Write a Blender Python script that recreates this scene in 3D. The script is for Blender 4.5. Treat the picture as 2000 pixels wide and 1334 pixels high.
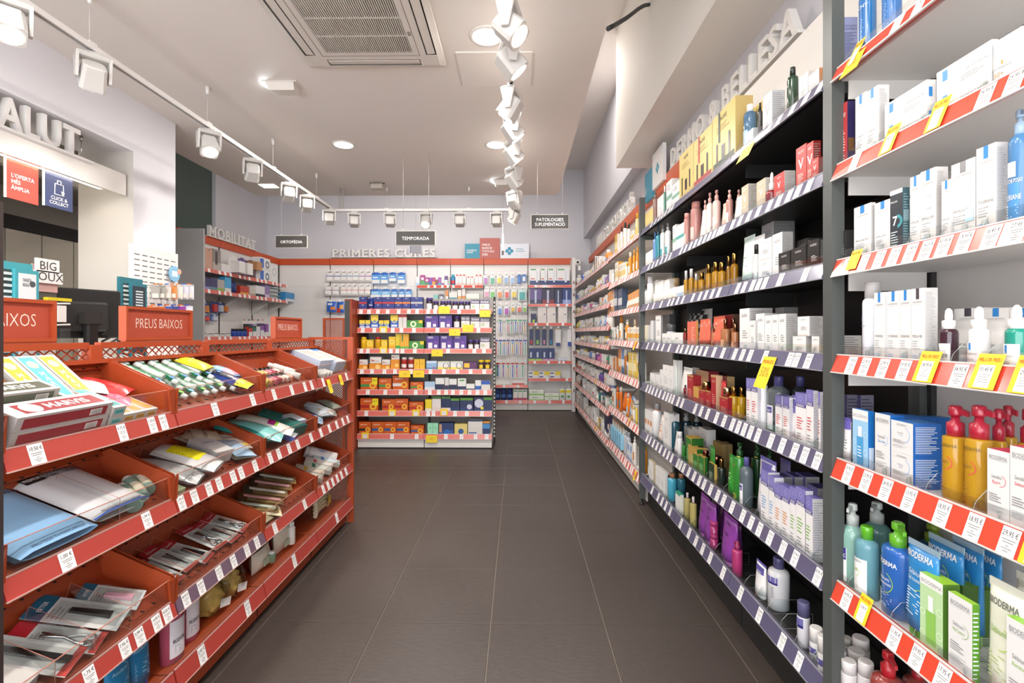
import bpy, math, random
from mathutils import Matrix, Vector
random.seed(7)
for o in list(bpy.data.objects): bpy.data.objects.remove(o)
SC = bpy.context.scene; COL = SC.collection
PI = math.pi
# ---------------------------------------------------------------- camera
F, H, VX, VY, YAW = 964.0, 1.226, 1000.0, 651.6, 0.01245
cam_d = bpy.data.cameras.new('camera'); cam = bpy.data.objects.new('camera', cam_d); COL.objects.link(cam)
cam_d.sensor_width = 36; cam_d.lens = F/2000*36; cam_d.shift_y = -(667-VY)/2000; cam_d.clip_start = .02
cam.location = (0, 0, H); cam.rotation_euler = (PI/2, 0, YAW)
SC.camera = cam
# ---------------------------------------------------------------- world, exposure
W = bpy.data.worlds.new('world'); SC.world = W; W.use_nodes = True
W.node_tree.nodes['Background'].inputs[0].default_value = (.93, .96, 1, 1)
W.node_tree.nodes['Background'].inputs[1].default_value = 4.2
vs = SC.view_settings; vs.view_transform = 'Standard'; vs.look = 'None'; vs.gamma = 1; vs.use_curve_mapping = False
vs.exposure = 0.55
SPOT_W, DOWN_W = 14, 15
SC.cycles.use_denoising = True; SC.cycles.max_bounces = 4; SC.cycles.transparent_max_bounces = 16
SC.cycles.sample_clamp_indirect = 6; SC.cycles.caustics_reflective = False; SC.cycles.caustics_refractive = False
# ---------------------------------------------------------------- pixel of the 2000x1334 photograph -> point of the place
def ray(x, y):
    u = (x-VX)/F; v = (VY-y)/F; c, s = math.cos(YAW), math.sin(YAW)
    return Vector((c*u-s, c+s*u, v))
def onX(x, y, X): d = ray(x, y); return d*(X/d.x)+Vector((0, 0, H))
def onY(x, y, Y): d = ray(x, y); return d*(Y/d.y)+Vector((0, 0, H))
def onZ(x, y, Z): d = ray(x, y); return d*((Z-H)/d.z)+Vector((0, 0, H))
# ---------------------------------------------------------------- materials
_M = {}
def lin(h):
    h = h.lstrip('#'); c = [int(h[i:i+2], 16)/255 for i in (0, 2, 4)]
    return tuple(x/12.92 if x <= .04045 else ((x+.055)/1.055)**2.4 for x in c)+(1,)
def mt(spec):
    """'#rrggbb/rough/flags': m metal, t tinted clear liquid, c clear acrylic, e.. emission, s satin coat, n fine mottling"""
    if spec in _M: return _M[spec]
    p = spec.split('/'); col = lin(p[0]); rough = float(p[1]) if len(p) > 1 and p[1] else .45; fl = p[2] if len(p) > 2 else ''
    m = bpy.data.materials.new('mat_'+spec.replace('/', '_').replace('#', '')); m.use_nodes = True; _M[spec] = m
    nt = m.node_tree; b = nt.nodes['Principled BSDF']
    b.inputs['Base Color'].default_value = col; b.inputs['Roughness'].default_value = rough
    if 'm' in fl: b.inputs['Metallic'].default_value = 1
    if 's' in fl: b.inputs['Coat Weight'].default_value = .4; b.inputs['Coat Roughness'].default_value = .15
    if fl.startswith('e'):
        b.inputs['Emission Color'].default_value = col; b.inputs['Emission Strength'].default_value = float(fl[1:]); m.cycles.emission_sampling = 'NONE'
    if 't' in fl or 'c' in fl:
        out = nt.nodes['Material Output']; tr = nt.nodes.new('ShaderNodeBsdfTransparent'); mix = nt.nodes.new('ShaderNodeMixShader')
        if 'c' in fl:
            tr.inputs[0].default_value = col; g = nt.nodes.new('ShaderNodeBsdfGlossy'); g.inputs['Roughness'].default_value = .05
            fr = nt.nodes.new('ShaderNodeFresnel'); fr.inputs[0].default_value = 1.45
            mul = nt.nodes.new('ShaderNodeMath'); mul.operation = 'MULTIPLY_ADD'; mul.inputs[1].default_value = .22; mul.inputs[2].default_value = .01
            nt.links.new(fr.outputs[0], mul.inputs[0])
            nt.links.new(mul.outputs[0], mix.inputs[0]); nt.links.new(tr.outputs[0], mix.inputs[1]); nt.links.new(g.outputs[0], mix.inputs[2])
        else:
            tr.inputs[0].default_value = tuple(min(1, .25+.75*x) for x in col[:3])+(1,); mix.inputs[0].default_value = .62
            nt.links.new(tr.outputs[0], mix.inputs[1]); nt.links.new(b.outputs[0], mix.inputs[2]); b.inputs['Coat Weight'].default_value = .5
        nt.links.new(mix.outputs[0], out.inputs[0])
    if 'n' in fl:
        tc = nt.nodes.new('ShaderNodeTexCoord'); n = nt.nodes.new('ShaderNodeTexNoise'); n.inputs['Scale'].default_value = 9; n.inputs['Detail'].default_value = 4
        r = nt.nodes.new('ShaderNodeMix'); r.data_type = 'RGBA'
        r.inputs[6].default_value = tuple(x*.93 for x in col[:3])+(1,); r.inputs[7].default_value = tuple(min(1, x*1.05) for x in col[:3])+(1,)
        nt.links.new(tc.outputs['Object'], n.inputs[0]); nt.links.new(n.outputs[0], r.inputs[0]); nt.links.new(r.outputs[2], b.inputs['Base Color'])
    return m
ORANGE = '#a94824/.42/n'; ORANGE2 = '#9c401f/.45'; RAILRED = '#ad3f36/.35/s'; RAILPINK = '#d8746a/.35/s'; RAILNAVY = '#57546f/.35/s'
WHITE = '#e9e7e4/.5'; WHITES = '#ecebea/.35/s'; DARK = '#3c3e3d/.5'; BLACK = '#171717/.5'; ACR = '#fdfefe//c'; TICKET = '#f1efed/.5'; INK = '#3a3837/.6'
YEL = '#f2cf2e/.5'; CHROME = '#c8c8c8/.25/m'; GOLD = '#c9a45c/.25/m'; BROWNC = '#a06a48/.25/m'
# ---------------------------------------------------------------- letters: every glyph is meshed once
_G = {}
def load_glyphs():
    chars = "ABCDEFGHIJKLMNOPQRSTUVWXYZabcdefghijklmnopqrstuvwxyz0123456789,.€%&-+'|:ÓÈÀÉÒéè"
    tmp = []
    for bold in (0, 1, 2):
        for ch in chars:
            for st in (ch, ch+'|'):
                c = bpy.data.curves.new('g', 'FONT'); c.body = st; c.size = 1; c.resolution_u = 2; c.offset = (0, .018, -.012)[bold]
                o = bpy.data.objects.new('g', c); COL.objects.link(o); tmp.append((bold, ch, st, o))
    dg = bpy.context.evaluated_depsgraph_get(); dg.update()
    res = {}
    for bold, ch, st, o in tmp:
        me = o.evaluated_get(dg).to_mesh()
        vv = [(v.co.x, v.co.y) for v in me.vertices]; ff = [tuple(p.vertices) for p in me.polygons]
        res[(bold, st)] = (vv, ff)
        o.evaluated_get(dg).to_mesh_clear()
    for bold in (0, 1, 2):
        bar = max(x for x, y in res[(bold, '|')][0])
        hh = max(y for x, y in res[(bold, 'H')][0])
        for ch in chars:
            vv, ff = res[(bold, ch)]
            adv = max(x for x, y in res[(bold, ch+'|')][0])-bar
            _G[(bold, ch)] = ([(x/hh, y/hh) for x, y in vv], ff, adv/hh)
        _G[(bold, ' ')] = ([], [], .38)
    _G[(1, 'M')] = ([(.09, 0), (.29, 0), (.29, .62), (.5, .26), (.58, .26), (.79, .62), (.79, 0), (.99, 0), (.99, 1), (.82, 1), (.54, .5), (.26, 1), (.09, 1)], [tuple(range(13))], 1.08)
    for *_, o in tmp:
        c = o.data; bpy.data.objects.remove(o); bpy.data.curves.remove(c)
load_glyphs()
def text_w(s, size, bold=0, sp=0): return sum(_G[(bold, c)][2]*size+sp*size for c in s)
# ---------------------------------------------------------------- mesh builder
flat = lambda x, z: (x, 0, z)
class MB:
    def __init__(s): s.v = []; s.f = []; s.m = []; s.sm = []
    def face(s, pts, mat, smooth=False):
        n = len(s.v); s.v += [tuple(p) for p in pts]; s.f.append(tuple(range(n, n+len(pts)))); s.m.append(mat); s.sm.append(smooth); return s
    def raw(s, vs, fs, mat, smooth=False):
        n = len(s.v); s.v += [tuple(p) for p in vs]
        for f in fs: s.f.append(tuple(i+n for i in f)); s.m.append(mat); s.sm.append(smooth)
        return s
    def box(s, x0, x1, y0, y1, z0, z1, mat, front=None, side=None, top=None, back=None):
        n = len(s.v); s.v += [(x0, y0, z0), (x1, y0, z0), (x1, y1, z0), (x0, y1, z0), (x0, y0, z1), (x1, y0, z1), (x1, y1, z1), (x0, y1, z1)]
        for q, mm in (((0, 1, 5, 4), front), ((1, 2, 6, 5), side), ((2, 3, 7, 6), back), ((3, 0, 4, 7), side), ((4, 5, 6, 7), top), ((3, 2, 1, 0), None)):
            s.f.append(tuple(n+i for i in q)); s.m.append(mm or mat); s.sm.append(False)
        return s
    def hexa(s, p, mat):      # eight corners: bottom ring then top ring
        n = len(s.v); s.v += [tuple(q) for q in p]
        for q in ((0, 1, 5, 4), (1, 2, 6, 5), (2, 3, 7, 6), (3, 0, 4, 7), (4, 5, 6, 7), (3, 2, 1, 0)): s.f.append(tuple(n+i for i in q)); s.m.append(mat); s.sm.append(False)
        return s
    def cbox(s, x0, x1, y0, y1, z0, z1, c, mat):    # box with all edges chamfered
        def ring(i, z): return [(x0+i, y0+c, z), (x0+c, y0+i, z), (x1-c, y0+i, z), (x1-i, y0+c, z), (x1-i, y1-c, z), (x1-c, y1-i, z), (x0+c, y1-i, z), (x0+i, y1-c, z)]
        k = c*.9
        rs = [ring(k, z0), ring(0, z0+c), ring(0, z1-c), ring(k, z1)]
        return s.loft(rs, mat, cap=True)
    def loft(s, rings, mat, cap=True, smooth=False, close=True):
        n = len(s.v); k = len(rings[0])
        for r in rings: s.v += [tuple(p) for p in r]
        for i in range(len(rings)-1):
            for j in range(k if close else k-1):
                a = n+i*k+j; b = n+i*k+(j+1) % k
                s.f.append((a, b, b+k, a+k)); s.m.append(mat); s.sm.append(smooth)
        if cap:
            s.f.append(tuple(n+j for j in reversed(range(k)))); s.m.append(mat); s.sm.append(False)
            s.f.append(tuple(n+(len(rings)-1)*k+j for j in range(k))); s.m.append(mat); s.sm.append(False)
        return s
    def lathe(s, prof, mat, n=16, sy=1, c=(0, 0), smooth=True):
        rings = [[(c[0]+r*math.cos(2*PI*j/n), c[1]+sy*r*math.sin(2*PI*j/n), z) for j in range(n)] for r, z in prof]
        return s.loft(rings, mat, True, smooth)
    def tube(s, pts, r, mat, n=6):
        rings = []; pts = [Vector(p) for p in pts]
        for i, p in enumerate(pts):
            t = (pts[min(i+1, len(pts)-1)]-pts[max(i-1, 0)]).normalized()
            a = t.cross(Vector((0, 0, 1)) if abs(t.z) < .9 else Vector((1, 0, 0))).normalized(); b = t.cross(a)
            rings.append([p+r*(math.cos(2*PI*j/n)*a+math.sin(2*PI*j/n)*b) for j in range(n)])
        return s.loft(rings, mat, True, True)
    def rect(s, x0, x1, z0, z1, mat, f=flat, n=1):
        for i in range(n):
            a = x0+(x1-x0)*i/n; b = x0+(x1-x0)*(i+1)/n
            for j in range(n):
                c = z0+(z1-z0)*j/n; d = z0+(z1-z0)*(j+1)/n
                s.face([f(a, c), f(b, c), f(b, d), f(a, d)], mat)
        return s
    def text(s, st, x, z, size, mat, f=flat, al='c', bold=0, sp=0, maxw=None):
        w = text_w(st, size, bold, sp); kx = 1
        if maxw and w > maxw: kx = maxw/w; w = maxw
        x -= {'c': w/2, 'l': 0, 'r': w}[al]
        for ch in st:
            vv, ff, adv = _G[(bold, ch)]
            if vv: s.raw([f(x+px*size*kx, z+py*size) for px, py in vv], ff, mat)
            x += (adv*size+sp*size)*kx
        return s
    def solid_text(s, st, x, z, size, depth, mat, bold=1, sp=.06):     # extruded, front at y=0
        for ch in st:
            vv, ff, adv = _G[(bold, ch)]
            if vv:
                P = [(x+a*size, z+b*size) for a, b in vv]; n = len(P)
                ed = {}
                for q in ff:
                    for i in range(len(q)): ed[(q[i], q[(i+1) % len(q)])] = 1
                fs = list(ff)+[tuple(n+i for i in reversed(q)) for q in ff]+[(b, a, a+n, b+n) for (a, b) in ed if (b, a) not in ed]
                s.raw([(a, 0, b) for a, b in P]+[(a, depth, b) for a, b in P], fs, mat)
            x += adv*size+sp*size
        return x
    def xf(s, M):
        s.v = [tuple(M @ Vector(p)) for p in s.v]; return s
    def add(s, o):
        n = len(s.v); s.v += o.v; s.f += [tuple(i+n for i in q) for q in o.f]; s.m += o.m; s.sm += o.sm; return s
    def mesh(s, name):
        me = bpy.data.meshes.new(name); me.from_pydata(s.v, [], s.f)
        ms = []
        for q in s.m:
            if q not in ms: ms.append(q); me.materials.append(mt(q) if isinstance(q, str) else q)
        ix = {q: i for i, q in enumerate(ms)}
        me.polygons.foreach_set('material_index', [ix[q] for q in s.m]); me.polygons.foreach_set('use_smooth', s.sm)
        me.update(); return me
    def build(s, name, parent=None, loc=None, rz=0, label=None, cat=None, group=None, kind=None):
        o = bpy.data.objects.new(name, s.mesh(name)); COL.objects.link(o)
        if parent: o.parent = parent
        if loc is not None: o.location = loc
        if rz: o.rotation_euler = (0, 0, rz)
        return tag(o, label, cat, group, kind)
def tag(o, label=None, cat=None, group=None, kind=None):
    for k, v in (('label', label), ('category', cat), ('group', group), ('kind', kind)):
        if v: o[k] = v
    return o
def thing(name, label, cat, loc=(0, 0, 0), rz=0, group=None):
    o = bpy.data.objects.new(name, None); COL.objects.link(o); o.location = loc; o.rotation_euler = (0, 0, rz); o.empty_display_size = .02
    return tag(o, label, cat, group)
def inst(name, me, parent=None, loc=(0, 0, 0), rot=(0, 0, 0)):
    o = bpy.data.objects.new(name, me); COL.objects.link(o); o.location = loc; o.rotation_euler = rot
    if parent: o.parent = parent
    return o
def struct(name, mb, parent=None): return mb.build(name, parent, kind='structure')
ORD = 'first second third fourth fifth sixth seventh eighth ninth tenth eleventh twelfth thirteenth fourteenth fifteenth sixteenth seventeenth eighteenth nineteenth twentieth'.split()
for t_ in ('twenty', 'thirty', 'forty', 'fifty'): ORD += ([t_[:-1]+'ieth'] if t_ != 'twenty' else [])+[t_+'-'+q for q in ORD[:9]]
# ================================================================ the setting
CZ = 2.722
def noise_mat(name, c1, c2, scale, rough, bump=0.0, stretch=None, spec=.5):
    m = bpy.data.materials.new(name); m.use_nodes = True; nt = m.node_tree; b = nt.nodes['Principled BSDF']
    tc = nt.nodes.new('ShaderNodeTexCoord'); mp = nt.nodes.new('ShaderNodeMapping'); n = nt.nodes.new('ShaderNodeTexNoise'); r = nt.nodes.new('ShaderNodeMix'); r.data_type = 'RGBA'
    if stretch: mp.inputs['Scale'].default_value = stretch
    n.inputs['Scale'].default_value = scale; n.inputs['Detail'].default_value = 5
    r.inputs[6].default_value = lin(c1); r.inputs[7].default_value = lin(c2)
    nt.links.new(tc.outputs['Object'], mp.inputs[0]); nt.links.new(mp.outputs[0], n.inputs[0]); nt.links.new(n.outputs[0], r.inputs[0]); nt.links.new(r.outputs[2], b.inputs['Base Color'])
    b.inputs['Roughness'].default_value = rough; b.inputs['Specular IOR Level'].default_value = spec
    if bump:
        bp = nt.nodes.new('ShaderNodeBump'); bp.inputs['Strength'].default_value = bump; bp.inputs['Distance'].default_value = .002
        nt.links.new(n.outputs[0], bp.inputs['Height']); nt.links.new(bp.outputs[0], b.inputs['Normal'])
    return m
TILE = noise_mat('floor_tile', '#39322e', '#49403b', 26, .40, .35, (1, 2.2, 1), .45)
WALLM = noise_mat('wall_paint', '#c9c7cc', '#cfcdd2', 3, .8)
WALLW = noise_mat('wall_white', '#e8e8ee', '#eeeef2', 3, .75)
CEIL = noise_mat('ceiling_paint', '#e6dfd9', '#ebe5df', 2, .85)
BEAM = noise_mat('beam_paint', '#e8e1d8', '#ece6de', 2, .8)
SOFF = noise_mat('soffit_paint', '#c9c4bd', '#d2cdc6', 2, .8)
GREEN = noise_mat('green_wall', '#4a5750', '#525e57', 2, .7)
fl = struct('floor', MB().box(-4.4, 1.35, -2.2, 8.3, -.05, -.0035, '#8f8277/.8/n'))
tx = [-.1165+.48*k for k in range(-9, 4)]; ty = [2.0866+.48*k for k in range(-4, 14)]
tme = MB().cbox(-.2385, .2385, -.2385, .2385, -.02, 0, .0012, TILE).mesh('tile')
for i in range(len(tx)-1):
    for j in range(len(ty)-1):
        xc = (tx[i]+tx[i+1])/2; yc = (ty[j]+ty[j+1])/2
        if xc > 1.3 or yc > 8.2: continue
        inst('tile', tme, fl, (xc, yc, 0), (0, 0, PI*((i*3+j*7) % 2)))
ce = struct('ceiling', MB().box(-2.446, .43, -2.2, 5.33, CZ, CZ+.09, CEIL).box(-2.83, -2.446, 3.5, 5.33, CZ, CZ+.09, CEIL))
struct('ceiling_upper', MB().box(-4.4, 1.5, -2.2, 8.4, 3.95, 4.0, CEIL))
struct('wall_back', MB().box(-4.4, 1.5, 8.2, 8.3, -.05, 3.95, WALLM))
struct('wall_right', MB().box(1.2, 1.5, -2.2, 8.2, -.05, 3.95, WALLM))
struct('beam_near', MB().box(.885, 1.2, -2.2, 4.47, CZ-.002, 3.95, BEAM))
struct('beam_far', MB().box(1.085, 1.2, 4.47, 8.2, 2.80, 3.95, WALLM))
struct('wall_left', MB().box(-2.80, -2.446, 3.107, 3.493, -.05, CZ+.09, WALLW, front=SOFF).box(-2.80, -2.446, -2.2, 3.107, 2.385, CZ+.09, WALLW, front=WALLW))
struct('wall_far_left', MB().box(-4.4, -4.2, -2.2, 5.85, -.05, 3.95, '#8b867e/.6').box(-4.4, -4.2, 5.85, 6.72, -.05, 3.95, GREEN).box(-4.4, -4.15, 6.72, 7.0, -.05, 3.95, WALLM).box(-4.4, -4.2, 7.0, 8.2, -.05, 3.95, WALLM))
ci = MB(); P = [(-4.2, -2.2), (-2.80, -2.2), (-2.80, 3.85), (-4.2, 5.8)]
ci.hexa([(x, y, 2.44) for x, y in P]+[(x, y, 2.5) for x, y in P], '#8d8780/.7')
cb = struct('ceiling_backroom', ci)
for k in range(5):
    y = .7+k*.62
    MB().box(-4.15, -2.85, y, y+.58, 2.425, 2.44, '#7d7871/.6/n').build('ceiling_panel', cb)
struct('daylight_block_wall', MB().box(-4.2, -2.446, .72, .8, -.05, 2.44, '#b9b3a8/.7'))  # unseen wall added to keep daylight off the counter opening
# beige metal wall panels of the back room and the dark slot above them
wp = struct('trim_1', MB().box(-4.2, -4.19, .5, 5.55, 2.09, 2.21, '#1b1917/.6'))
for k in range(16):
    y = .55+.31*k
    MB().box(-4.2, -4.17, y+.006, y+.304, .2, 2.085, '#b9b3a2/.35/n').build('metal_panel', wp)
struct('trim_2', MB().box(-3.3, -3.24, 1.6, 4.02, 2.30, 2.44, '#c8c0b6/.7'))
# hatch in the ceiling
p0 = onZ(905, 169, CZ); p1 = onZ(1040, 100, CZ)
MB().box(p0.x-.012, p1.x+.012, p0.y-.012, p1.y+.012, CZ-.003, CZ+.001, '#d3ccc5/.8').build('hatch_frame', ce)
MB().box(p0.x, p1.x, p0.y, p1.y, CZ-.006, CZ, CEIL).build('hatch_panel', ce)

# ---------------------------------------------------------------- ceiling cassette of the air conditioning
def cassette():
    x0, x1, y1 = -1.155, -.394, 2.716; y0 = y1-.76; z = CZ
    t = thing('air_conditioner', 'square white ceiling air conditioner with slatted grille and four air vents', 'air conditioner', ((x0+x1)/2, (y0+y1)/2, z))
    h = .38; WH = '#d9d3cb/.5'
    fr = MB()
    g = .225       # grille half size, vent band
    zz = -.032
    # frame as four trapezoid borders around the grille with slots for the vents
    def ring(a, b, za, zb, m):
        for sx, sy in ((1, 0), (-1, 0), (0, 1), (0, -1)):
            if sx: fr.face([(sx*a, -a, za), (sx*b, -b, zb), (sx*b, b, zb), (sx*a, a, za)], m)
            else: fr.face([(-a, sy*a, za), (-b, sy*b, zb), (b, sy*b, zb), (a, sy*a, za)], m)
    ring(.348, h, zz, -.024, WH); ring(h, h, -.024, 0, WH); ring(g, .292, zz, zz, WH)
    for s in (1, -1):
        fr.box(s*.257-.0012, s*.257+.0012, -.257, .257, zz-.0006, zz, '#5a524b/.7'); fr.box(-.257, .257, s*.257-.0012, s*.257+.0012, zz-.0006, zz, '#5a524b/.7')
    for s in (1, -1):
        for ax in (0, 1):
            for a, b in (((-.348, -.25), (.25, .348)) if not ax else ((-.292, -.25), (.25, .292))):
                q = [(a, s*.292), (b, s*.292), (b, s*.348), (a, s*.348)]
                fr.face([((y, x, zz) if ax else (x, y, zz)) for x, y in q], WH)
    fr.build('frame', t)
    for s in (1, -1):
        for ax in (0, 1):
            m = MB().box(-.25, .25, s*.32-.028, s*.32+.028, -.02, -.012, '#2b2724/.7')
            f = MB().hexa([(-.245, s*.298, zz+.001), (.245, s*.298, zz+.001), (.245, s*.303, zz-.001), (-.245, s*.303, zz-.001), (-.245, s*.336, zz+.006), (.245, s*.336, zz+.006), (.245, s*.34, zz+.003), (-.245, s*.34, zz+.003)], WH)
            if ax: R = Matrix.Rotation(PI/2, 4, 'Z'); m.xf(R); f.xf(R)
            d = m.build('air_vent', t); f.build('flap', d)
    gp = MB().box(-g, g, -g, g, -.024, -.02, '#3a302b/.8').build('grille', t)
    sl = MB().box(-g, g, -.0022, .0022, zz-.001, zz+.006, WH).mesh('slat')
    n = 44
    sv = MB().box(-.0022, .0022, -g, g, zz-.001, zz+.006, WH).mesh('slat')
    for k in range(n):
        inst('slat', sv, gp, (-g+.006+(2*g-.012)*k/(n-1), 0, 0))
    for k in range(1, 4): inst('grille_bar', sl, gp, (0, g-.139*k, 0))
    MB().box(.235, .25, .05, .08, zz-.003, zz, '#8a847d/.5').build('badge', t)
cassette()

# ---------------------------------------------------------------- lamps
def downlight(x, y, lab):
    p = onZ(x, y, CZ) if x > 10 else Vector((x, y, CZ))
    t = thing('ceiling_downlight', lab, 'ceiling light', p, 0, 'round ceiling downlights')
    MB().lathe([(.072, -.004), (.074, -.008), (.088, -.006), (.089, 0)], '#e2dcd5/.5', 32).build('trim_ring', t)
    MB().lathe([(.001, -.006), (.072, -.006), (.072, -.002)], '#fff3e2/.5/e9', 32).build('diffuser', t)
    L = bpy.data.lights.new('downlight_lamp', 'AREA'); L.shape = 'DISK'; L.size = .14; L.energy = DOWN_W; L.color = (1, .95, .89)
    o = bpy.data.objects.new('downlight_lamp', L); COL.objects.link(o); o.parent = t; o.location = (0, 0, -.012)
downlight(951, 70, 'large round recessed downlight beside the air conditioner')
downlight(671, 282, 'round recessed downlight above the left track')
downlight(969, 282, 'round recessed downlight close to the right track')
def track(name, lab, pts, r=.017):
    t = thing(name, lab, 'lighting track', pts[0])
    a, b = Vector(pts[0]), Vector(pts[1]); L = (b-a).length; m = MB()
    WT = '#e6e3e0/.4'
    m.box(0, L, -.017, -.008, -.012, .012, WT).box(0, L, .008, .017, -.012, .012, WT).box(0, L, -.008, .008, .006, .012, WT)
    o = m.build('track_profile', t)
    g = MB().box(0, L, -.008, .008, 0, .005, '#2a2928/.5').build('track_channel', t)
    ang = math.atan2(b.y-a.y, b.x-a.x)
    t.rotation_euler = (0, 0, ang)
    return t, L
TZ = 2.487
TXL, TXR, TYB = -1.885, -.035, 5.03
tl, Ll = track('lighting_track', 'white lighting track running along the counter side', ((TXL, -.6, TZ), (TXL, TYB+.017, TZ)))
tb, Lb = track('lighting_track', 'white lighting track crossing the far end of the ceiling', ((TXL+.019, TYB, TZ), (TXR-.019, TYB, TZ)))
tr, Lr = track('lighting_track', 'white lighting track running down the middle of the aisle', ((TXR, -.6, TZ), (TXR, TYB+.017, TZ)))
def hang(parent, u):     # wire with ceiling cup and clip, in track space
    w = MB().tube([(u, 0, .012), (u, 0, CZ-TZ-.03)], .0015, '#d8d4d0/.4', 5).build('suspension_wire', parent)
    MB().lathe([(.004, CZ-TZ-.045), (.008, CZ-TZ-.04), (.013, CZ-TZ)], WHITE, 12, 1, (u, 0)).build('ceiling_cup', parent)
    MB().box(u-.02, u+.02, -.018, .018, .012, .02, WHITE).build('clip', parent)
for px in (175, 405, 533, 618):
    hang(tl, onX(px, 300, TXL).y+.6)
for px in (752, 912): hang(tb, onY(px, 400, TYB).x-TXL)
for u in (1.3, 2.9, 4.4): hang(tr, u)
MB().tube([(0.03, .03, .01), (.03, .03, CZ-TZ)], .008, '#bdb8b4/.5').build('support_rod', tb)
MB().tube([(0.06, .03, .01), (.06, .03, CZ-TZ)], .008, '#bdb8b4/.5').build('support_rod', tb)

def spot(pos, target, lab, watt=None, lit=True):
    pos = Vector(pos); hp = pos+Vector((0, 0, -.115)); d = (Vector(target)-hp).normalized()
    pan = math.atan2(d.y, d.x)-PI/2; tilt = math.asin(max(-1, min(1, d.z)))
    t = thing('track_spotlight', lab, 'spotlight', pos, pan, 'white track spotlights')
    W1 = '#cdcac6/.45'
    MB().cbox(-.03, .03, -.014, .014, -.028, -.012, .004, W1).build('adapter', t)
    y = MB(); w = .063
    y.cbox(-w, w, -.039, .039, -.05, -.028, .009, W1)
    for s in (-1, 1):
        a = s*w; b = s*(w-.011)
        lo, hi = min(a, b), max(a, b)
        y.hexa([(lo, -.014, -.14), (hi, -.014, -.14), (hi, .014, -.14), (lo, .014, -.14), (lo, -.038, -.036), (hi, -.038, -.036), (hi, .038, -.036), (lo, .038, -.036)], W1)
    y.build('yoke', t)
    h = MB(); k = .047; r2 = .041
    def rr(q, y0, c=.012): return [(-q+c, y0, -q), (q-c, y0, -q), (q, y0, -q+c), (q, y0, q-c), (q-c, y0, q), (-q+c, y0, q), (-q, y0, q-c), (-q, y0, -q+c)]
    h.loft([rr(r2*.8, -.05), rr(r2, -.045), rr(k, .05), rr(k*.98, .056)], W1, True)
    R = Matrix.Translation((0, 0, -.115)) @ Matrix.Rotation(tilt, 4, 'X')
    hd = h.xf(R).build('head', t)
    ln = MB().lathe([(.041, .0), (.039, .003), (.001, .0032)], '#fff1dd/.4/e4' if lit else '#e8e0d6/.3', 24).xf(R @ Matrix.Translation((0, .0565, 0)) @ Matrix.Rotation(-PI/2, 4, 'X')).build('lens', hd)
    if lit:
        L = bpy.data.lights.new('spot_lamp', 'SPOT'); L.energy = watt or SPOT_W; L.spot_size = math.radians(78); L.spot_blend = .85; L.shadow_soft_size = .035; L.color = (1, .95, .90)
        o = bpy.data.objects.new('spot_lamp', L); COL.objects.link(o); o.parent = t
        o.matrix_local = R @ Matrix.Translation((0, .07, 0)) @ Matrix.Rotation(PI/2, 4, 'X')
# left track heads: some wash the white wall and the counter, some the low display
for px, tg, lab in ((18, (-1.3, 1.3, .7), 'white track spotlight nearest to the camera on the counter side'),
                    (182, (-2.4, 2.6, 1.7), 'white track spotlight above the white letters of the counter'),
                    (408, (-1.2, 2.3, .7), 'white track spotlight left of the round downlight, its lens lit'),
                    (493, (-3.4, 5.6, 1.3), 'fourth white track spotlight on the left track'),
                    (564, (-3.7, 6.8, 1.5), 'fifth white track spotlight on the left track'),
                    (600, (-3.5, 7.6, 1.6), 'sixth white track spotlight on the left track'),
                    (643, (-2.9, 7.9, 1.7), 'white track spotlight at the corner of the track')):
    p = onX(px, 300, TXL); spot((TXL, p.y, TZ), tg, lab, SPOT_W*{18: .5, 182: 1.7}.get(px, 1))
for px, tg, lab in ((692, (-2.6, 8.0, 2.0), 'leftmost white spotlight of the cross track'),
                    (762, (-1.9, 8.0, 2.1), 'second white spotlight of the cross track'),
                    (832, (-.95, 3.6, 0.75), 'white spotlight of the cross track turned to the camera and glowing'),
                    (898, (-.7, 8.0, 2.1), 'fourth white spotlight of the cross track'),
                    (970, (.1, 8.0, 1.9), 'rightmost white spotlight of the cross track')):
    p = onY(px, 412, TYB); spot((p.x, TYB, TZ), tg, lab, None if px == 832 else SPOT_W*2.6)
for Y, tg, lab in ((1.85, (1.1, 1.6, 1.3), 'white spotlight at the top edge of the picture on the aisle track'),
                   (2.08, (1.1, 2.35, 1.1), 'largest fully visible white spotlight of the aisle track'),
                   (2.50, (-1.3, 2.9, .5), 'white spotlight of the aisle track turned towards the low display'),
                   (2.78, (1.1, 3.1, .9), 'fourth white spotlight of the aisle track'),
                   (3.15, (1.1, 3.7, 1.0), 'fifth white spotlight of the aisle track'),
                   (3.66, (1.1, 4.6, 1.0), 'sixth white spotlight of the aisle track'),
                   (4.28, (1.1, 5.8, 1.2), 'seventh white spotlight of the aisle track'),
                   (4.85, (-.9, 5.4, .9), 'farthest white spotlight of the aisle track'),
                   (1.45, (1.1, .9, 1.2), 'added unseen fill spotlight of the aisle track above the camera'),  # this head and the two below are unseen fill, added for near shelves
                   (1.0, (-1.3, 1.2, .5), 'added unseen fill spotlight of the aisle track near the camera, turned left'),
                   (.6, (1.1, 1.0, .7), 'added unseen fill spotlight of the aisle track near the camera, turned right')):
    spot((TXR, Y, TZ), tg, lab, SPOT_W*{1.85: .3, 1.45: .25, .6: .25, 2.08: .75, 1.0: .5}.get(Y, 1))
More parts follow.
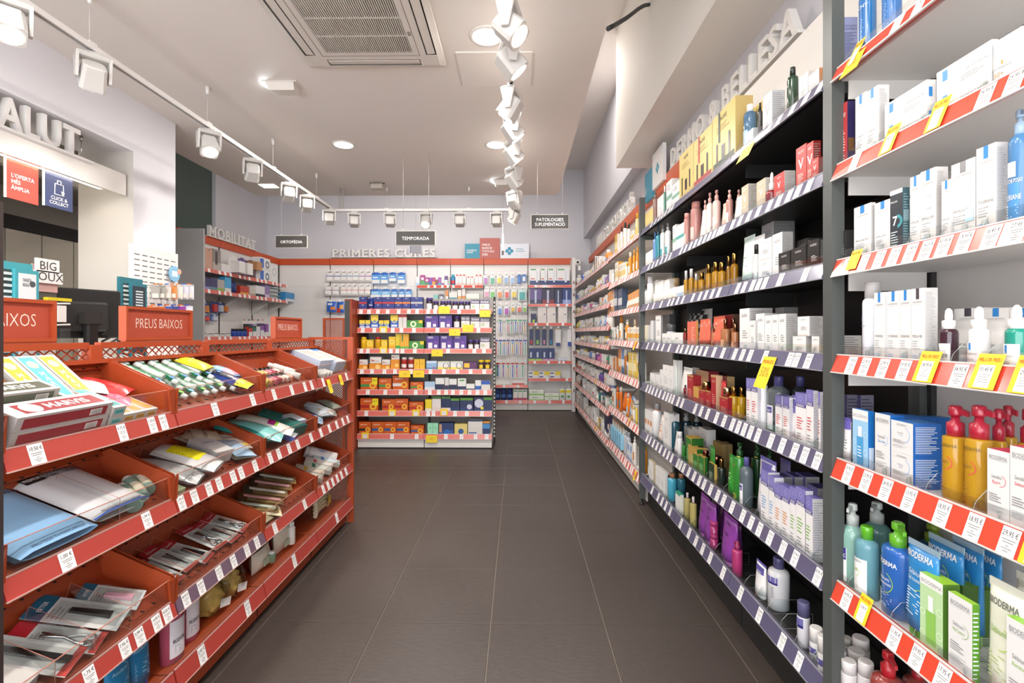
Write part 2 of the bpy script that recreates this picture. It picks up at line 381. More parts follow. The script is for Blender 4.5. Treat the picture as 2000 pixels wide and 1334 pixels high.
def emergency(x, y, lab, w=.17, glow=1):
    p = onZ(x, y, CZ); t = thing('emergency_light', lab, 'emergency light', p)
    MB().cbox(-w/2-.02, w/2+.02, -.05, .05, -.005, 0, .002, '#dcd6cf/.5').build('mounting_plate', t)
    MB().hexa([(-w/2+.02, -.035, -.05), (w/2, -.035, -.05), (w/2, .035, -.05), (-w/2+.02, .035, -.05), (-w/2, -.045, -.005), (w/2, -.045, -.005), (w/2, .045, -.005), (-w/2, .045, -.005)], '#d8d1c8/.5').build('housing', t)
    MB().box(-w/2-.012, -w/2+.004, -.04, .04, -.012, -.005, '#e8f4ff/.4/e14' if glow else '#eeeeee/.4').build('led_strip', t)
    L = bpy.data.lights.new('emergency_lamp', 'AREA'); L.shape = 'RECTANGLE'; L.size = .06; L.size_y = .02; L.energy = .35; L.color = (.85, .95, 1)
    o = bpy.data.objects.new('emergency_lamp', L); COL.objects.link(o); o.parent = t; o.location = (-w/2-.03, 0, -.03); o.rotation_euler = (0, -PI*.55, 0)
emergency(552, 165, 'wedge-shaped emergency light glowing at the left of the ceiling')
emergency(977, 353, 'small white emergency light at the far edge of the ceiling', .13)
p = onZ(737, 357, CZ); t = thing('ceiling_speaker', 'grey box speaker hung under the far ceiling on a wire bracket', 'speaker', p)
MB().cbox(-.06, .06, -.04, .04, -.065, -.015, .008, '#b9b1a6/.5').build('speaker_box', t)
MB().tube([(-.075, 0, 0), (-.05, 0, -.012), (.05, 0, -.012), (.075, 0, 0)], .004, '#3b3733/.5').build('bracket', t)
p = onZ(525, 362, CZ); t = thing('ceiling_panel_light', 'small rectangular recessed light at the far left of the ceiling', 'ceiling light', p)
MB().box(-.09, .09, -.07, .07, -.006, 0, '#e6e0d8/.5').build('frame', t); MB().box(-.075, .075, -.055, .055, -.009, -.006, '#fff6e8/.5/e8').build('diffuser', t)
# black cable across the gap right of the ceiling
MB().tube([onX(x_, y_, X_) for x_, y_, X_ in ((1188, 56, .44), (1199, 50, .5), (1211, 43, .56), (1224, 35, .62), (1236, 26, .68), (1246, 18, .74), (1254, 13, .79), (1261, 10, .84), (1268, 9, .886))], .012, BLACK, 8).build('power_cable', label='thick black cable crossing the gap beside the ceiling', cat='cable')
# unseen lamps added as fill: camera side, back room and raised ceiling
for X, Y, Z, lab in ((-1.38, .9, CZ, 'a'), (-.16, .7, CZ, 'b'), (-.8, -1.0, CZ, 'c'), (-3.5, 2.4, 2.44, 'd'), (-1.3, 6.7, 3.95, 'f'), (.6, 5.0, 3.95, 'g')):
    t = thing('ceiling_downlight', {'a': 'added fill downlight over the camera side of the low display', 'b': 'added fill downlight over the camera', 'c': 'added fill downlight behind the camera', 'd': 'added fill downlight in the back room ceiling', 'e': 'round downlight in the raised ceiling at left', 'f': 'added fill downlight in the raised ceiling in the middle', 'g': 'added fill downlight in the raised ceiling at right'}[lab], 'ceiling light', (X, Y, Z), 0, 'round ceiling downlights')
    MB().lathe([(.072, -.004), (.074, -.008), (.088, -.006), (.089, 0)], '#e2dcd5/.5', 32).build('trim_ring', t)
    MB().lathe([(.001, -.006), (.072, -.006), (.072, -.002)], '#fff3e2/.5/e9', 32).build('diffuser', t)
    L = bpy.data.lights.new('downlight_lamp', 'AREA'); L.shape = 'DISK'; L.size = .14; L.energy = DOWN_W*(1.3 if lab in 'efg' else .6 if lab == 'd' else 1.2); L.color = (1, .95, .89)
    o = bpy.data.objects.new('downlight_lamp', L); COL.objects.link(o); o.parent = t; o.location = (0, 0, -.012)
# ================================================================ products: builders
# all in local space: base centre at origin, front towards -y
def lines(mb, x0, x1, z1, z0, n, col, f, seed=0, th=.35):
    rnd = random.Random(seed*31+n)
    for i in range(n):
        z = z1-(z1-z0)*(i+.5)/n; t = (z1-z0)/n*th/2
        mb.rect(x0, x0+(x1-x0)*(.55+.45*rnd.random()), z-t, z+t, col, f)
def do_print(mb, pr, w, h, f, n=1):
    f0 = f
    for L_, q in enumerate(pr):
        k = q[0]; f = lambda x, z, L_=L_: f0(x, z, L_)
        if k == 'r': mb.rect((q[1]-.5)*w, (q[2]-.5)*w, q[3]*h, q[4]*h, q[5], f, n)
        elif k == 't': mb.text(q[1], (q[2]-.5)*w, q[3]*h, q[4]*h, q[5], f, q[6] if len(q) > 6 else 'c', q[7] if len(q) > 7 else 0, 0, q[8]*w if len(q) > 8 else w*.9)
        elif k == 'l': lines(mb, (q[1]-.5)*w, (q[2]-.5)*w, q[3]*h, q[4]*h, q[5], q[6], f, q[7] if len(q) > 7 else 0)
        elif k == 'o':        # ring (cx, cz, r fraction of w, thickness, colour, a0, a1)
            cx, cz, r, th = (q[1]-.5)*w, q[2]*h, q[3]*w, q[4]*w; a0, a1 = (q[6], q[7]) if len(q) > 7 else (0, 2*PI); m = 14
            for i in range(m):
                a = a0+(a1-a0)*i/m; b = a0+(a1-a0)*(i+1)/m; ri = max(r-th, 0)
                mb.face([f(cx+ri*math.cos(a), cz+ri*math.sin(a)), f(cx+r*math.cos(a), cz+r*math.sin(a)), f(cx+r*math.cos(b), cz+r*math.sin(b)), f(cx+ri*math.cos(b), cz+ri*math.sin(b))], q[5])
EPS = .0005
def b_box(w, h, d, s):
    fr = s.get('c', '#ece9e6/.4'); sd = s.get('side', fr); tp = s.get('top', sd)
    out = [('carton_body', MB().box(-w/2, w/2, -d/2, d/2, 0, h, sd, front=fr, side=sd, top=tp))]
    p = MB()
    do_print(p, s.get('pr', []), w, h, lambda x, z, k=0: (x, -d/2-EPS-.00015*k, z))
    if s.get('spr'): do_print(p, s['spr'], d, h, lambda x, z, k=0: (w/2+EPS+.00015*k, x, z))
    if s.get('tpr'): do_print(p, s['tpr'], w, d, lambda x, z, k=0: (x, -d/2+z, h+EPS+.00015*k))
    if p.f: out.append(('printed_label', p))
    return out
def rmap(w, d, prof=None, off=EPS*2):
    R = w/2
    def f(x, z, k=0):
        a = x/R; q = prof(z) if prof else 1; o = off+.0002*k
        return ((R*q+o)*math.sin(a), -(d/2*q+o)*math.cos(a), z)
    return f
def b_bottle(w, h, d, s):
    r = w/2; sy = d/w; ch = s.get('ch', .18)*h; cr = s.get('cr', .5)*r; sh = s.get('sh', .1)*h; col = s.get('c', WHITES); zb = h-ch; nr = min(cr*.92, r*.98)
    z0 = zb-sh
    prof = [(r*.93, 0), (r, .012*h), (r, z0)]
    if sh > 0: prof += [(r*.97+nr*.03, z0+sh*.25), (r*.8+nr*.2, z0+sh*.6), (nr*.75+r*.25, z0+sh*.85), (nr, z0+sh*.95)]
    prof += [(nr, zb+.001)]
    n = s.get('n', 16)
    out = [('bottle_body', MB().lathe(prof, col, n, sy))]
    cy = sy if s.get('ovalcap') else min(1, max(sy, .8))
    cp = MB(); cc = s.get('cap', WHITES); k = s.get('kind', 'bottle')
    if k == 'pump':
        nd = s.get('nd', 1)
        cp.lathe([(cr, zb-.004), (cr, zb+ch*.42), (cr*.5, zb+ch*.5), (cr*.45, zb+ch*.68)], cc, n)
        cp.lathe([(cr*.72, zb+ch*.66), (cr*.78, zb+ch*.72), (cr*.75, zb+ch*.95), (cr*.5, zb+ch)], cc, n)
        L = max(r*1.25, cr*1.7); a = s.get('na', -.35); ca, sa = math.cos(a), math.sin(a); hw = cr*.3
        def P(l, y, z): return (l*ca-y*sa, l*sa+y*ca, z)
        z1, z2 = zb+ch*.78, zb+ch*.97
        cp.hexa([P(0, -hw, z1), P(L, -hw*.7, z1-.1*ch), P(L, hw*.7, z1-.1*ch), P(0, hw, z1), P(0, -hw, z2), P(L, -hw*.7, z2-.12*ch), P(L, hw*.7, z2-.12*ch), P(0, hw, z2)], cc)
    elif k == 'dropper':
        cp.lathe([(cr, zb-.003), (cr, zb+ch*.38), (cr*.55, zb+ch*.42), (cr*.62, zb+ch*.6), (cr*.52, zb+ch*.88), (cr*.2, zb+ch)], cc, n)
    elif k == 'can':
        cp.lathe([(cr, zb-.002), (cr, zb+ch*.93), (cr*.93, zb+ch)], cc, n)
    elif k == 'spray':
        cp.lathe([(cr, zb-.003), (cr, zb+ch*.55), (cr*.7, zb+ch*.62), (cr*.7, zb+ch*.95), (cr*.5, zb+ch)], cc, n)
        cp.box(-cr*.3, cr*.3, -cr*1.1, 0, zb+ch*.72, zb+ch*.88, cc)
    else:
        cp.lathe([(cr, zb-.002), (cr, zb+ch*.9), (cr*.9, zb+ch)], cc, n, cy)
    out.append(({'pump': 'pump', 'dropper': 'dropper', 'spray': 'spray_head'}.get(k, 'cap'), cp))
    if s.get('collar'): cp.lathe([(cr*1.05, zb-.006), (cr*1.05, zb+.002)], s['collar'], n)
    p = MB(); f = rmap(w, d); hh = z0
    if s.get('lab'):
        a, b, ha, lc = s['lab']; X = ha*r
        p.rect(-X, X, a*hh, b*hh, lc, rmap(w, d, None, EPS), 8)
    do_print(p, s.get('pr', []), w*1.1, hh, f, 4)
    if p.f: out.append(('printed_label', p))
    return out
def b_tube(w, h, d, s):
    col = s.get('c', WHITES); ch = s.get('ch', .12)*h; n = 16; up = s.get('up', 0)   # up: cap on top
    def ring(t): 
        ww = w/2*(.9+.1*t); dd = d/2*(1-t)**.8+.0015
        return [(ww*math.copysign(abs(math.cos(2*PI*j/n))**(1-.35*t), math.cos(2*PI*j/n)), dd*math.sin(2*PI*j/n), ch+(h-ch)*t) for j in range(n)]
    m = MB().loft([ring(t) for t in (0, .25, .5, .75, .93)], col, True, True)
    cr = s.get('crimp', col); m.box(-w/2, w/2, -.0012, .0012, ch+(h-ch)*.92, h, cr)
    kc = MB(); q = s.get('cw', .8)
    kc.lathe([(w/2*q*.95, 0), (w/2*q, .004), (w/2*q, ch*.95), (w/2*q*.9, ch+.001)], s.get('cap', WHITES), n, min(1, d/w))
    out = [('tube_body', m), ('cap', kc)]
    def f(x, z, k=0):
        t = max(0, min(1, (z-ch)/(h-ch))); ww = w/2*(.9+.1*t); c = max(0, 1-(x/ww)**2)**.5 if abs(x) < ww else 0
        return (x, -((d/2*(1-t)**.8+.0015)*c+.0015+.0002*k), z)
    p = MB(); do_print(p, s.get('pr', []), w, h, f, 4)
    if p.f: out.append(('printed_label', p))
    return out
def b_jar(w, h, d, s):
    r = w/2; ch = s.get('ch', .4)*h
    out = [('jar_body', MB().lathe([(r*.92, 0), (r*.97, .004), (r*.97, h-ch)], s.get('c', WHITES), 18)), ('lid', MB().lathe([(r, h-ch), (r, h*.95), (r*.94, h)], s.get('cap', WHITES), 18))]
    p = MB()
    if s.get('lab'): a, b, ha, lc = s['lab']; p.rect(-ha*r, ha*r, a*h, b*h, lc, rmap(w*.97, w*.97), 6)
    do_print(p, s.get('pr', []), w, h, rmap(w*.97, w*.97), 3)
    if p.f: out.append(('printed_label', p))
    return out
def b_pouch(w, h, d, s):      # pillow-shaped bag standing or hanging, flat seam at top
    col = s.get('c', WHITES); m = MB(); nx, nz = 8, 9; e1, e2 = s.get('ex', (.6, .5))
    def pt(i, j, sg):
        x = i/nx; z = j/nz; q = (max(0, math.sin(PI*min(1, max(0, x))))**e1)*(max(0, math.sin(PI*min(1, z*.97+.015)))**e2)
        return (-w/2+w*x, sg*(d/2*q+.0008), h*z)
    for sg in (-1, 1):
        vv = [pt(i, j, sg) for j in range(nz+1) for i in range(nx+1)]
        ff = [(j*(nx+1)+i, j*(nx+1)+i+1, (j+1)*(nx+1)+i+1, (j+1)*(nx+1)+i) for j in range(nz) for i in range(nx)]
        m.raw(vv, ff if sg < 0 else [tuple(reversed(q)) for q in ff], col, True)
    out = [('pouch_body', m)]
    def f(x, z, k=0):
        X = min(1, max(0, x/w+.5)); Z = z/h; q = (max(0, math.sin(PI*X))**e1)*(max(0, math.sin(PI*min(1, max(0, Z*.97+.015))))**e2)
        return (x, -(d/2*q+.0022+.0003*k), z)
    p = MB(); do_print(p, s.get('pr', []), w, h, f, 5)
    if p.f: out.append(('printed_label', p))
    return out
def b_card(w, h, d, s):       # hanging card with a blister: hole tab at top
    col = s.get('c', WHITES); m = MB(); t = .0015
    m.box(-w/2, w/2, -t, t, 0, h*.93, col).box(-w*.22, w*.22, -t, t, h*.93, h, s.get('tab', col))
    out = [('backing_card', m)]
    b = MB(); bw, bz0, bz1 = s.get('bl', (.62, .1, .68)); bc = s.get('blc', '#e8ecee/.15/c')
    b.hexa([(-w/2*bw, -d, h*bz0), (w/2*bw, -d, h*bz0), (w/2*bw, -t, h*bz0), (-w/2*bw, -t, h*bz0), (-w/2*bw*.9, -d, h*bz1), (w/2*bw*.9, -d, h*bz1), (w/2*bw, -t, h*bz1), (-w/2*bw, -t, h*bz1)], bc)
    out.append((s.get('bln', 'blister'), b))
    p = MB(); do_print(p, s.get('pr', []), w, h, lambda x, z, k=0: (x, -t-EPS-.00015*k, z))
    if p.f: out.append(('printed_label', p))
    return out
def b_brush(w, h, d, s):      # toothbrush in a slim hanging pack
    c = s.get('c', '#2a55a5/.4'); m = MB().box(-w/2, w/2, -.001, .001, 0, h, s.get('card', '#e9edf0/.4'))
    b = MB().hexa([(-w*.14, -.012, h*.05), (w*.14, -.012, h*.05), (w*.14, -.002, h*.05), (-w*.14, -.002, h*.05), (-w*.1, -.01, h*.66), (w*.1, -.01, h*.66), (w*.1, -.002, h*.66), (-w*.1, -.002, h*.66)], c)
    b.box(-w*.16, w*.16, -.014, -.002, h*.68, h*.86, s.get('head', '#e8e8f0/.4'))
    return [('backing_card', m), ('toothbrush', b), ('header', MB().box(-w/2, w/2, -.003, .002, h*.9, h, s.get('tab', '#d34a3a/.4')))]
BUILD = dict(box=b_box, bottle=b_bottle, pump=b_bottle, dropper=b_bottle, can=b_bottle, spray=b_bottle, tube=b_tube, jar=b_jar, pouch=b_pouch, card=b_card, brush=b_brush)
NAME = dict(box='carton', bottle='bottle', pump='pump_bottle', dropper='dropper_bottle', can='spray_can', spray='spray_bottle', tube='tube', jar='jar', pouch='pouch', card='hanging_pack', brush='toothbrush_pack')
CATG = dict(box='box', bottle='bottle', pump='bottle', dropper='bottle', can='spray can', spray='bottle', tube='tube', jar='jar', pouch='pouch', card='pack', brush='toothbrush')
def product(kind, dims, s, loc, rz, label, group, simple=False, tilt=None):
    w, h, d = dims
    if kind in ('pump', 'dropper', 'can', 'spray'): s = dict(s, kind=kind)
    parts = BUILD[kind](w, h, d, s); nm = s.get('name', NAME[kind]); cg = s.get('cat', CATG[kind])
    M = Matrix.Translation(loc) @ Matrix.Rotation(rz, 4, 'Z')
    if tilt is not None: M = Matrix.Translation(loc) @ tilt
    if simple or len(parts) == 1:
        m = MB()
        for _, q in parts: m.add(q)
        o = m.build(nm, None, None, 0, label, cg, group)
    else:
        o = thing(nm, label, cg, (0, 0, 0), 0, group)
        for pn, q in parts: q.build(pn, o)
    o.matrix_basis = M
    return o
PREFIX = {}
PREFIX.update({'goods on the near white bay': 'skin_care_', 'cosmetics on the dark unit': 'cosmetic_', 'sun care on the white bay beyond the post': 'sun_care_', 'small goods in the corner bay': 'pharmacy_', 'vitamins and remedies on the gondola': 'gondola_', 'goods on the back wall': 'back_wall_', 'orthopaedic goods on the left wall': 'orthopaedic_'})  # prefixes tell the shelf group, not each item's kind
class Row:
    """collects the products of one shelf, then labels them from left to right"""
    def __init__(s, where, group, small=False): s.where = where; s.group = group; s.it = []; s.small = small
    def add(s, px, kind, dims, spec, loc, rz, simple=None): s.it.append((px, kind, dims, spec, loc, rz, s.small if simple is None else simple))
    def done(s):
        s.it.sort(key=lambda q: q[0])
        for i, (px, kind, dims, spec, loc, rz, simple) in enumerate(s.it):
            lab = '%s, %s from left on %s' % (spec.get('desc', NAME[kind].replace('_', ' ')), ORD[i] if i < len(ORD) else 'number %d' % (i+1), s.where)
            if 'name' not in spec: spec = dict(spec, name=PREFIX.get(s.group, '')+NAME[kind])
            product(kind, dims, spec, loc, rz, lab, s.group, simple)
# a shelf along the right wall (front towards -x): spans given in the pixels of a crop (ox, oy, scale)
class RShelf(Row):
    def __init__(s, view, Zs, where, group, Xf=.905, small=False): super().__init__(where, group, small); s.vw = view; s.Z = Zs; s.Xf = Xf
    def px(s, cx, cy): ox, oy, k = s.vw; return ox+cx/k, oy+cy/k
    def put(s, kind, c0, c1, ct, spec, cs=None, dx=0, dz=0, d=None):
        Xf = s.Xf+dx; x0, yt = s.px(c0, ct); x1, _ = s.px(c1, ct)
        if kind in ('box', 'card', 'brush', 'pouch', 'tube'):
            Yf = onX(x0, yt, Xf).y; q = onX(x1, yt, Xf); w = max(.008, Yf-q.y); h = max(.01, q.z-s.Z-dz)
            if d is None:
                if cs is not None:
                    r = ray(s.px(cs, ct)[0], yt); d = max(.012, r.x/r.y*q.y-Xf)
                else: d = {'box': min(.06, max(.03, w)), 'tube': w*.55}.get(kind, .03)
            if kind == 'tube': d = min(d, w*.75)
            s.add(x0, kind, (w, h, d), spec, (Xf+d/2, (Yf+q.y)/2, s.Z+dz), -PI/2)
        else:
            xc = (x0+x1)/2; wp = x1-x0; r = .02
            for _ in range(3):
                q = onX(xc, yt, Xf+r); th = math.atan2(q.x, q.y); r = wp*q.y*math.cos(th)/(2*F)
            h = max(.01, q.z-s.Z-dz); dd = 2*r if d is None else d
            s.add(x0, kind, (2*r, h, dd), spec, (Xf+r, q.y, s.Z+dz), -PI/2)
        return s
# a shelf seen square on (front towards -y)
class FShelf(Row):
    def __init__(s, view, Zs, where, group, Yf, small=False): super().__init__(where, group, small); s.vw = view; s.Z = Zs; s.Yf = Yf
    def put(s, kind, c0, c1, ct, spec, dy=0, dz=0, d=None, cb=None):
        ox, oy, k = s.vw; Y = s.Yf+dy; a = onY(ox+c0/k, oy+ct/k, Y); b = onY(ox+c1/k, oy+ct/k, Y); w = b.x-a.x
        Z = s.Z+dz if cb is None else onY(ox+c0/k, oy+cb/k, Y).z
        h = max(.008, a.z-Z); rd = kind not in ('box', 'card', 'brush', 'pouch', 'tube')
        dd = (w if rd else {'box': min(.09, max(.03, w*.6)), 'tube': w*.5}.get(kind, .03)) if d is None else d
        off = 0 if kind in ('card', 'brush') else dd/2
        s.add(ox+c0/k, kind, (w, h, dd), spec, ((a.x+b.x)/2, Y+off, Z), 0)
        return s
# ================================================================ shelving
class Unit:
    def __init__(s, name, label, cat, loc, rz=0, group=None):
        s.root = thing(name, label, cat, loc, rz, group); s.inv = (Matrix.Translation(loc) @ Matrix.Rotation(rz, 4, 'Z')).inverted()
    def part(s, name, mb, parent=None, label=None, kind=None): return mb.xf(s.inv).build(name, parent or s.root, label=label, kind=kind)
PR_RND = random.Random(3)
def price(): return '%d,%d%d €' % (PR_RND.choice((4, 6, 8, 9, 11, 12, 13, 14, 15, 16, 18, 19, 21, 22, 24, 27, 29, 34)), PR_RND.choice((4, 9, 9, 2)), PR_RND.choice((5, 0, 5, 9)))
def ticket_mb(f, w, h, st, fine=True, col=TICKET):
    m = MB().rect(0, w, 0, h, col, f)
    g = lambda x, z: f(x, z, 1)
    if st: m.text(st, w/2, h*.68, h*.19, INK, g, 'c', 0, 0, w*.88)
    if fine:
        for k, (a, b) in enumerate(((.12, .88), (.2, .8), (.4, .6), (.22, .78), (.35, .65))):
            z = h*(.55-.095*k)-(h*.03 if k > 1 else 0); m.rect(w*a, w*b, z-h*.016, z+h*.016, '#8d8985/.6', g)
    return m
def promo_mb(f, w, h, st, top='MILLOR PREU', big=None):
    m = MB().rect(0, w, 0, h, YEL, f); g = lambda x, z: f(x, z, 1); g2 = lambda x, z: f(x, z, 2)
    if top: m.text(top, w/2, h*.78, h*.11, '#c8641e/.5', g, 'c', 1, 0, w*.86)
    if big: m.text(big, w/2, h*.36, h*.3, '#b08a2a/.5', g, 'c', 0, 0, w*.7)
    if st:
        m.rect(w*.2, w*.78, h*.04, h*.68, TICKET, g); m.text(st, w*.49, h*.5, h*.11, INK, g2, 'c', 0, 0, w*.5)
        for k in range(4): m.rect(w*.27, w*.71, h*(.4-.07*k), h*(.413-.07*k), '#8d8985/.6', g2)
    return m
# rail on the right wall between Y0 (far) and Y1 (near); top zt, bottom zb; face leans out at its foot
XT, XB = .886, .869
def rrail(U, Y0, Y1, zt, zb, col, tickets=(), promos=(), edge='#8f8d96/.4', lip=True, shelfpart=None, fine=True):
    m = MB(); e = .0015
    P = lambda X, Z: [(X, Y0, Z), (X, Y1, Z)]
    m.hexa([(XB, Y0, zb), (XB, Y1, zb), (XB+.012, Y1, zb), (XB+.012, Y0, zb), (XT, Y0, zt), (XT, Y1, zt), (XT+.014, Y1, zt), (XT+.014, Y0, zt)], col)
    m.box(XB-.002, XB+.004, Y1, Y0, zb-.003, zb, edge); m.box(XT-.001, XT+.004, Y1, Y0, zt, zt+.003, edge)
    r = U.part('price_rail', m)
    hh = zt-zb; L = math.hypot(XT-XB, hh); n = Vector((-hh, 0, XT-XB)).normalized()*(-1 if hh < 0 else 1)
    n = Vector((-hh, 0, (XT-XB))).normalized()
    def fm(Y, v0=0, off=0, lean=0):
        def f(x, z, lay=0):
            t = (z+v0)/L; k = .0008+.0005*lay+off+lean*z
            return (XB+(XT-XB)*t+n.x*k, Y-x, zb+hh*t+n.z*k)
        return f
    for tk in tickets:
        Y, w, st = tk; w = min(w, (Y0-Y1))
        if Y > Y0 or Y-w < Y1: continue
        U.part('price_ticket', ticket_mb(fm(Y), w, L*.96, st, fine), r)
    for Y, w, h, st, top, big, v0 in promos:
        U.part('promotion_ticket', promo_mb(fm(Y, v0, .003), w, h, st, top, big), r)
    if lip: U.part('acrylic_lip', MB().box(XT+.004, XT+.006, Y1+.002, Y0-.002, zt-.005, zt+.026, ACR), r)
    return r
def yX(x, y, X=XB): return onX(x, y, X).y
PXT = lambda c, v: v[0]+c/v[2]
V3, V4, V5, V6 = (1240, 150, 3.335), (1240, 500, 4.4475), (1240, 750, 4.4475), (1240, 950, 3.475)
SH = dict(A=(1.961, 1.925), B=(1.694, 1.651), C=(1.429, 1.385), D=(1.1665, 1.121), E=(.8795, .830), F=(.539, .4914), G=(.2285, .178))
ZS = {k: v[0]-.012 for k, v in SH.items()}
YP1, YP2 = 3.56, 1.405      # the two dark posts
YJ = (2.775, 2.06)
def divider(U, Y, zt, par, hgt=.055, dep=.12):
    pts = [(XT+.008, 0), (XT+.008, .012), (XT+.014, hgt*.55), (XT+.035, hgt), (XT+dep, hgt), (XT+dep, 0)]
    m = MB(); n = len(pts)
    for s in (0, 1): m.v += [(x, Y+s*.0016, zt-.01+z) for x, z in pts]
    m.f += [tuple(range(n)), tuple(range(2*n-1, n-1, -1))]+[(i, (i+1) % n, n+(i+1) % n, n+i) for i in range(n)]
    m.m += ['#fbfdfd//c']*2+['#b4baba/.2']*n; m.sm += [False]*(n+2)
    m.lathe([(.005, zt-.012), (.005, zt+.016)], '#f4f8f8//c', 8, 1, (XT+.012, Y))
    U.part('divider', m, par)
def rshelf(U, Y0, Y1, zt, col, back=1.145, th=.022):
    return U.part('shelf', MB().box(XT+.013, back, Y1, Y0, zt-.012-th, zt-.012, col))
# ---- the dark unit
DU = Unit('shelving_unit', 'long dark grey shelving unit with navy price rails on the right wall', 'shelving', (1.0, (YP1+YP2)/2, 0))
DSH = '#232323/.45'; DPOST = '#4b4f4d/.4'
DU.part('back_panel', MB().box(1.15, 1.165, YP2, YP1, .1, 2.24, '#1d1c1c/.5'))
for y in (YP1, YP2):
    DU.part('post', MB().box(.873, .908, y-.02, y+.02, .045, 2.20 if y == YP1 else 2.6, DPOST))
    DU.part('post', MB().box(1.115, 1.149, y-.02, y+.02, .045, 1.95, DPOST))
    for X in (.89, 1.132): DU.part('foot', MB().lathe([(.02, 0), (.02, .008), (.007, .012), (.007, .05)], BLACK, 12, 1, (X, y)))
    for z in (.12, 1.9): DU.part('cross_bar', MB().box(.908, 1.115, y-.012, y+.012, z, z+.03, DPOST))
DU.part('plinth', MB().box(.928, .94, YP2+.02, YP1-.02, .012, .175, '#20201f/.5'))
for y in YJ: DU.part('plinth_joint', MB().box(.9265, .93, y-.002, y+.002, .012, .175, '#0c0c0c/.6'))
TK = {'A': ((V3, (95, 120, 145, 165, 185, 210, 230, 635, 672, 840, 905, 990, 1075, 1165)),),
      'B': ((V3, (80, 105, 130, 160, 190, 215, 285, 312, 345, 375, 405, 435, 465, 495, 525, 550, 612, 660, 715, 775, 845, 905, 970, 1025, 1095)),),
      'C': ((V4, (95, 145, 210, 275, 308, 350, 395, 480, 540, 590, 645, 700, 803, 860, 915, 985, 1037, 1090, 1220, 1430)),),
      'D': ((V4, (95, 140, 185, 225, 280, 352, 385, 430, 465, 505, 545, 590, 660, 735, 835, 900, 965, 1090, 1300, 1355, 1455)),),
      'E': ((V5, (90, 115, 140, 170, 200, 235, 262, 288, 312, 355, 390, 500, 550, 605, 680, 745, 815, 865, 915, 968, 1030, 1140, 1235, 1340, 1425, 1530)),),
      'F': ((V5, (90, 115, 145, 175, 205, 240, 270, 300, 352, 375, 402, 445, 490, 535, 575, 630, 690, 740)), (V6, (635, 705, 760, 815, 885, 970, 1050, 1200))),
      'G': ((V6, (105, 145, 170, 195, 225, 295, 350, 395, 440, 490, 575, 690, 815, 965, 1075)),)}
segs = ((YP1-.022, YJ[0]+.003), (YJ[0]-.003, YJ[1]+.003), (YJ[1]-.003, YP2+.022))
for k, (zt, zb) in SH.items():
    tk = []
    for v, xs in TK[k]:
        for cx in xs: tk.append((yX(PXT(cx, v), 500), .034, price()))
    for i, (a, b) in enumerate(segs):
        sp = rshelf(DU, a, b, zt, DSH)
        if i < 2: DU.part('bracket', MB().box(XT+.06, 1.145, b-.004, b+.001, zt-.09, zt-.034, '#1a1a1a/.5'), sp)
        pm = []
        if k == 'A' and i == 2: pm = [(yX(1450, 300), .105, .062, None, None, '15-20', -.05)]
        if k == 'D' and i == 2: pm = [(yX(1490, 700), .085, .115, None, 'PROMOCIÓ', '50%', -.09)]
        r = rrail(DU, a, b, zt, zb, RAILNAVY, tk, pm)
        for j in range(1, 7): 
            if k not in 'AB': divider(DU, a+(b-a)*j/7, zt, r, .04 if k in 'CD' else .05)
    # shelf floor seen from above on the low shelves is lighter matting
# thin cable coiled round the far post
MB().tube([(.868, 3.53, 1.16), (.862, 3.40, 1.17), (.867, 3.53, 1.12), (.866, 3.57, .98), (.86, 3.45, .86), (.85, 3.62, .80), (.85, 3.72, .76), (.86, 3.66, .70), (.866, 3.56, .72)], .003, BLACK, 6).build('thin_cable', label='thin black cable looped around the dark post', cat='cable')
# ---- near bay, white with red rails
YN = .62
NU = Unit('shelving_unit', 'white shelving bay with red price rails at the right edge', 'shelving', (1.0, (YN+YP2)/2, 0))
NU.part('back_panel', MB().box(1.15, 1.165, YN, YP2-.021, .05, 2.6, '#cfcbc7/.55/n'))
NU.part('upright', MB().box(1.135, 1.1495, YP2-.035, YP2-.021, .05, 2.04, '#2b2a29/.5'))
for z in [SH[k][0] for k in 'ABCDEFG']:
    NU.part('slot', MB().box(1.133, 1.136, YP2-.033, YP2-.023, z-.1, z-.075, BLACK))
NU.part('plinth', MB().box(.928, .94, YN, YP2-.021, .012, .175, WHITE))
N1, N2, N3, N4, N5 = (1600, 0, 4.4475), (1600, 250, 4.4475), (1600, 500, 4.4475), (1600, 750, 4.4475), (1600, 960, 3.5675)
nt = {'A': ((N1, ((600, '15,45 €'), (780, '12,90 €'))), ()),
      'B': ((N2, ((245, '14,50 €'),)), ((N1, ((1335, '24,95 €'), (1580, '25,95 €')))), ),
      'C': ((N2, ((180, '15,45 €'), (320, '15,95 €'), (450, '37,95 €'), (575, '21,95 €'), (710, '15,45 €'), (845, '14,25 €'), (990, '43,95 €'), (1160, '19,95 €'), (1385, '16,45 €'), (1600, '27,95 €'))),),
      'D': ((N3, ((215, '11,95 €'), (330, '22,95 €'), (480, '22,90 €'), (655, '39,95 €'), (1115, '34,95 €'))),),
      'E': ((N4, ((190, '29,95 €'), (340, '23,95 €'), (505, '24,95 €'), (700, '13,95 €'), (975, '18,95 €'), (1240, '18,95 €'), (1530, '29,95 €'))),),
      'F': ((N5, ((140, '14,95 €'), (460, '11,95 €'), (615, '29,95 €'), (785, '17,95 €'))),),
      'G': ()}
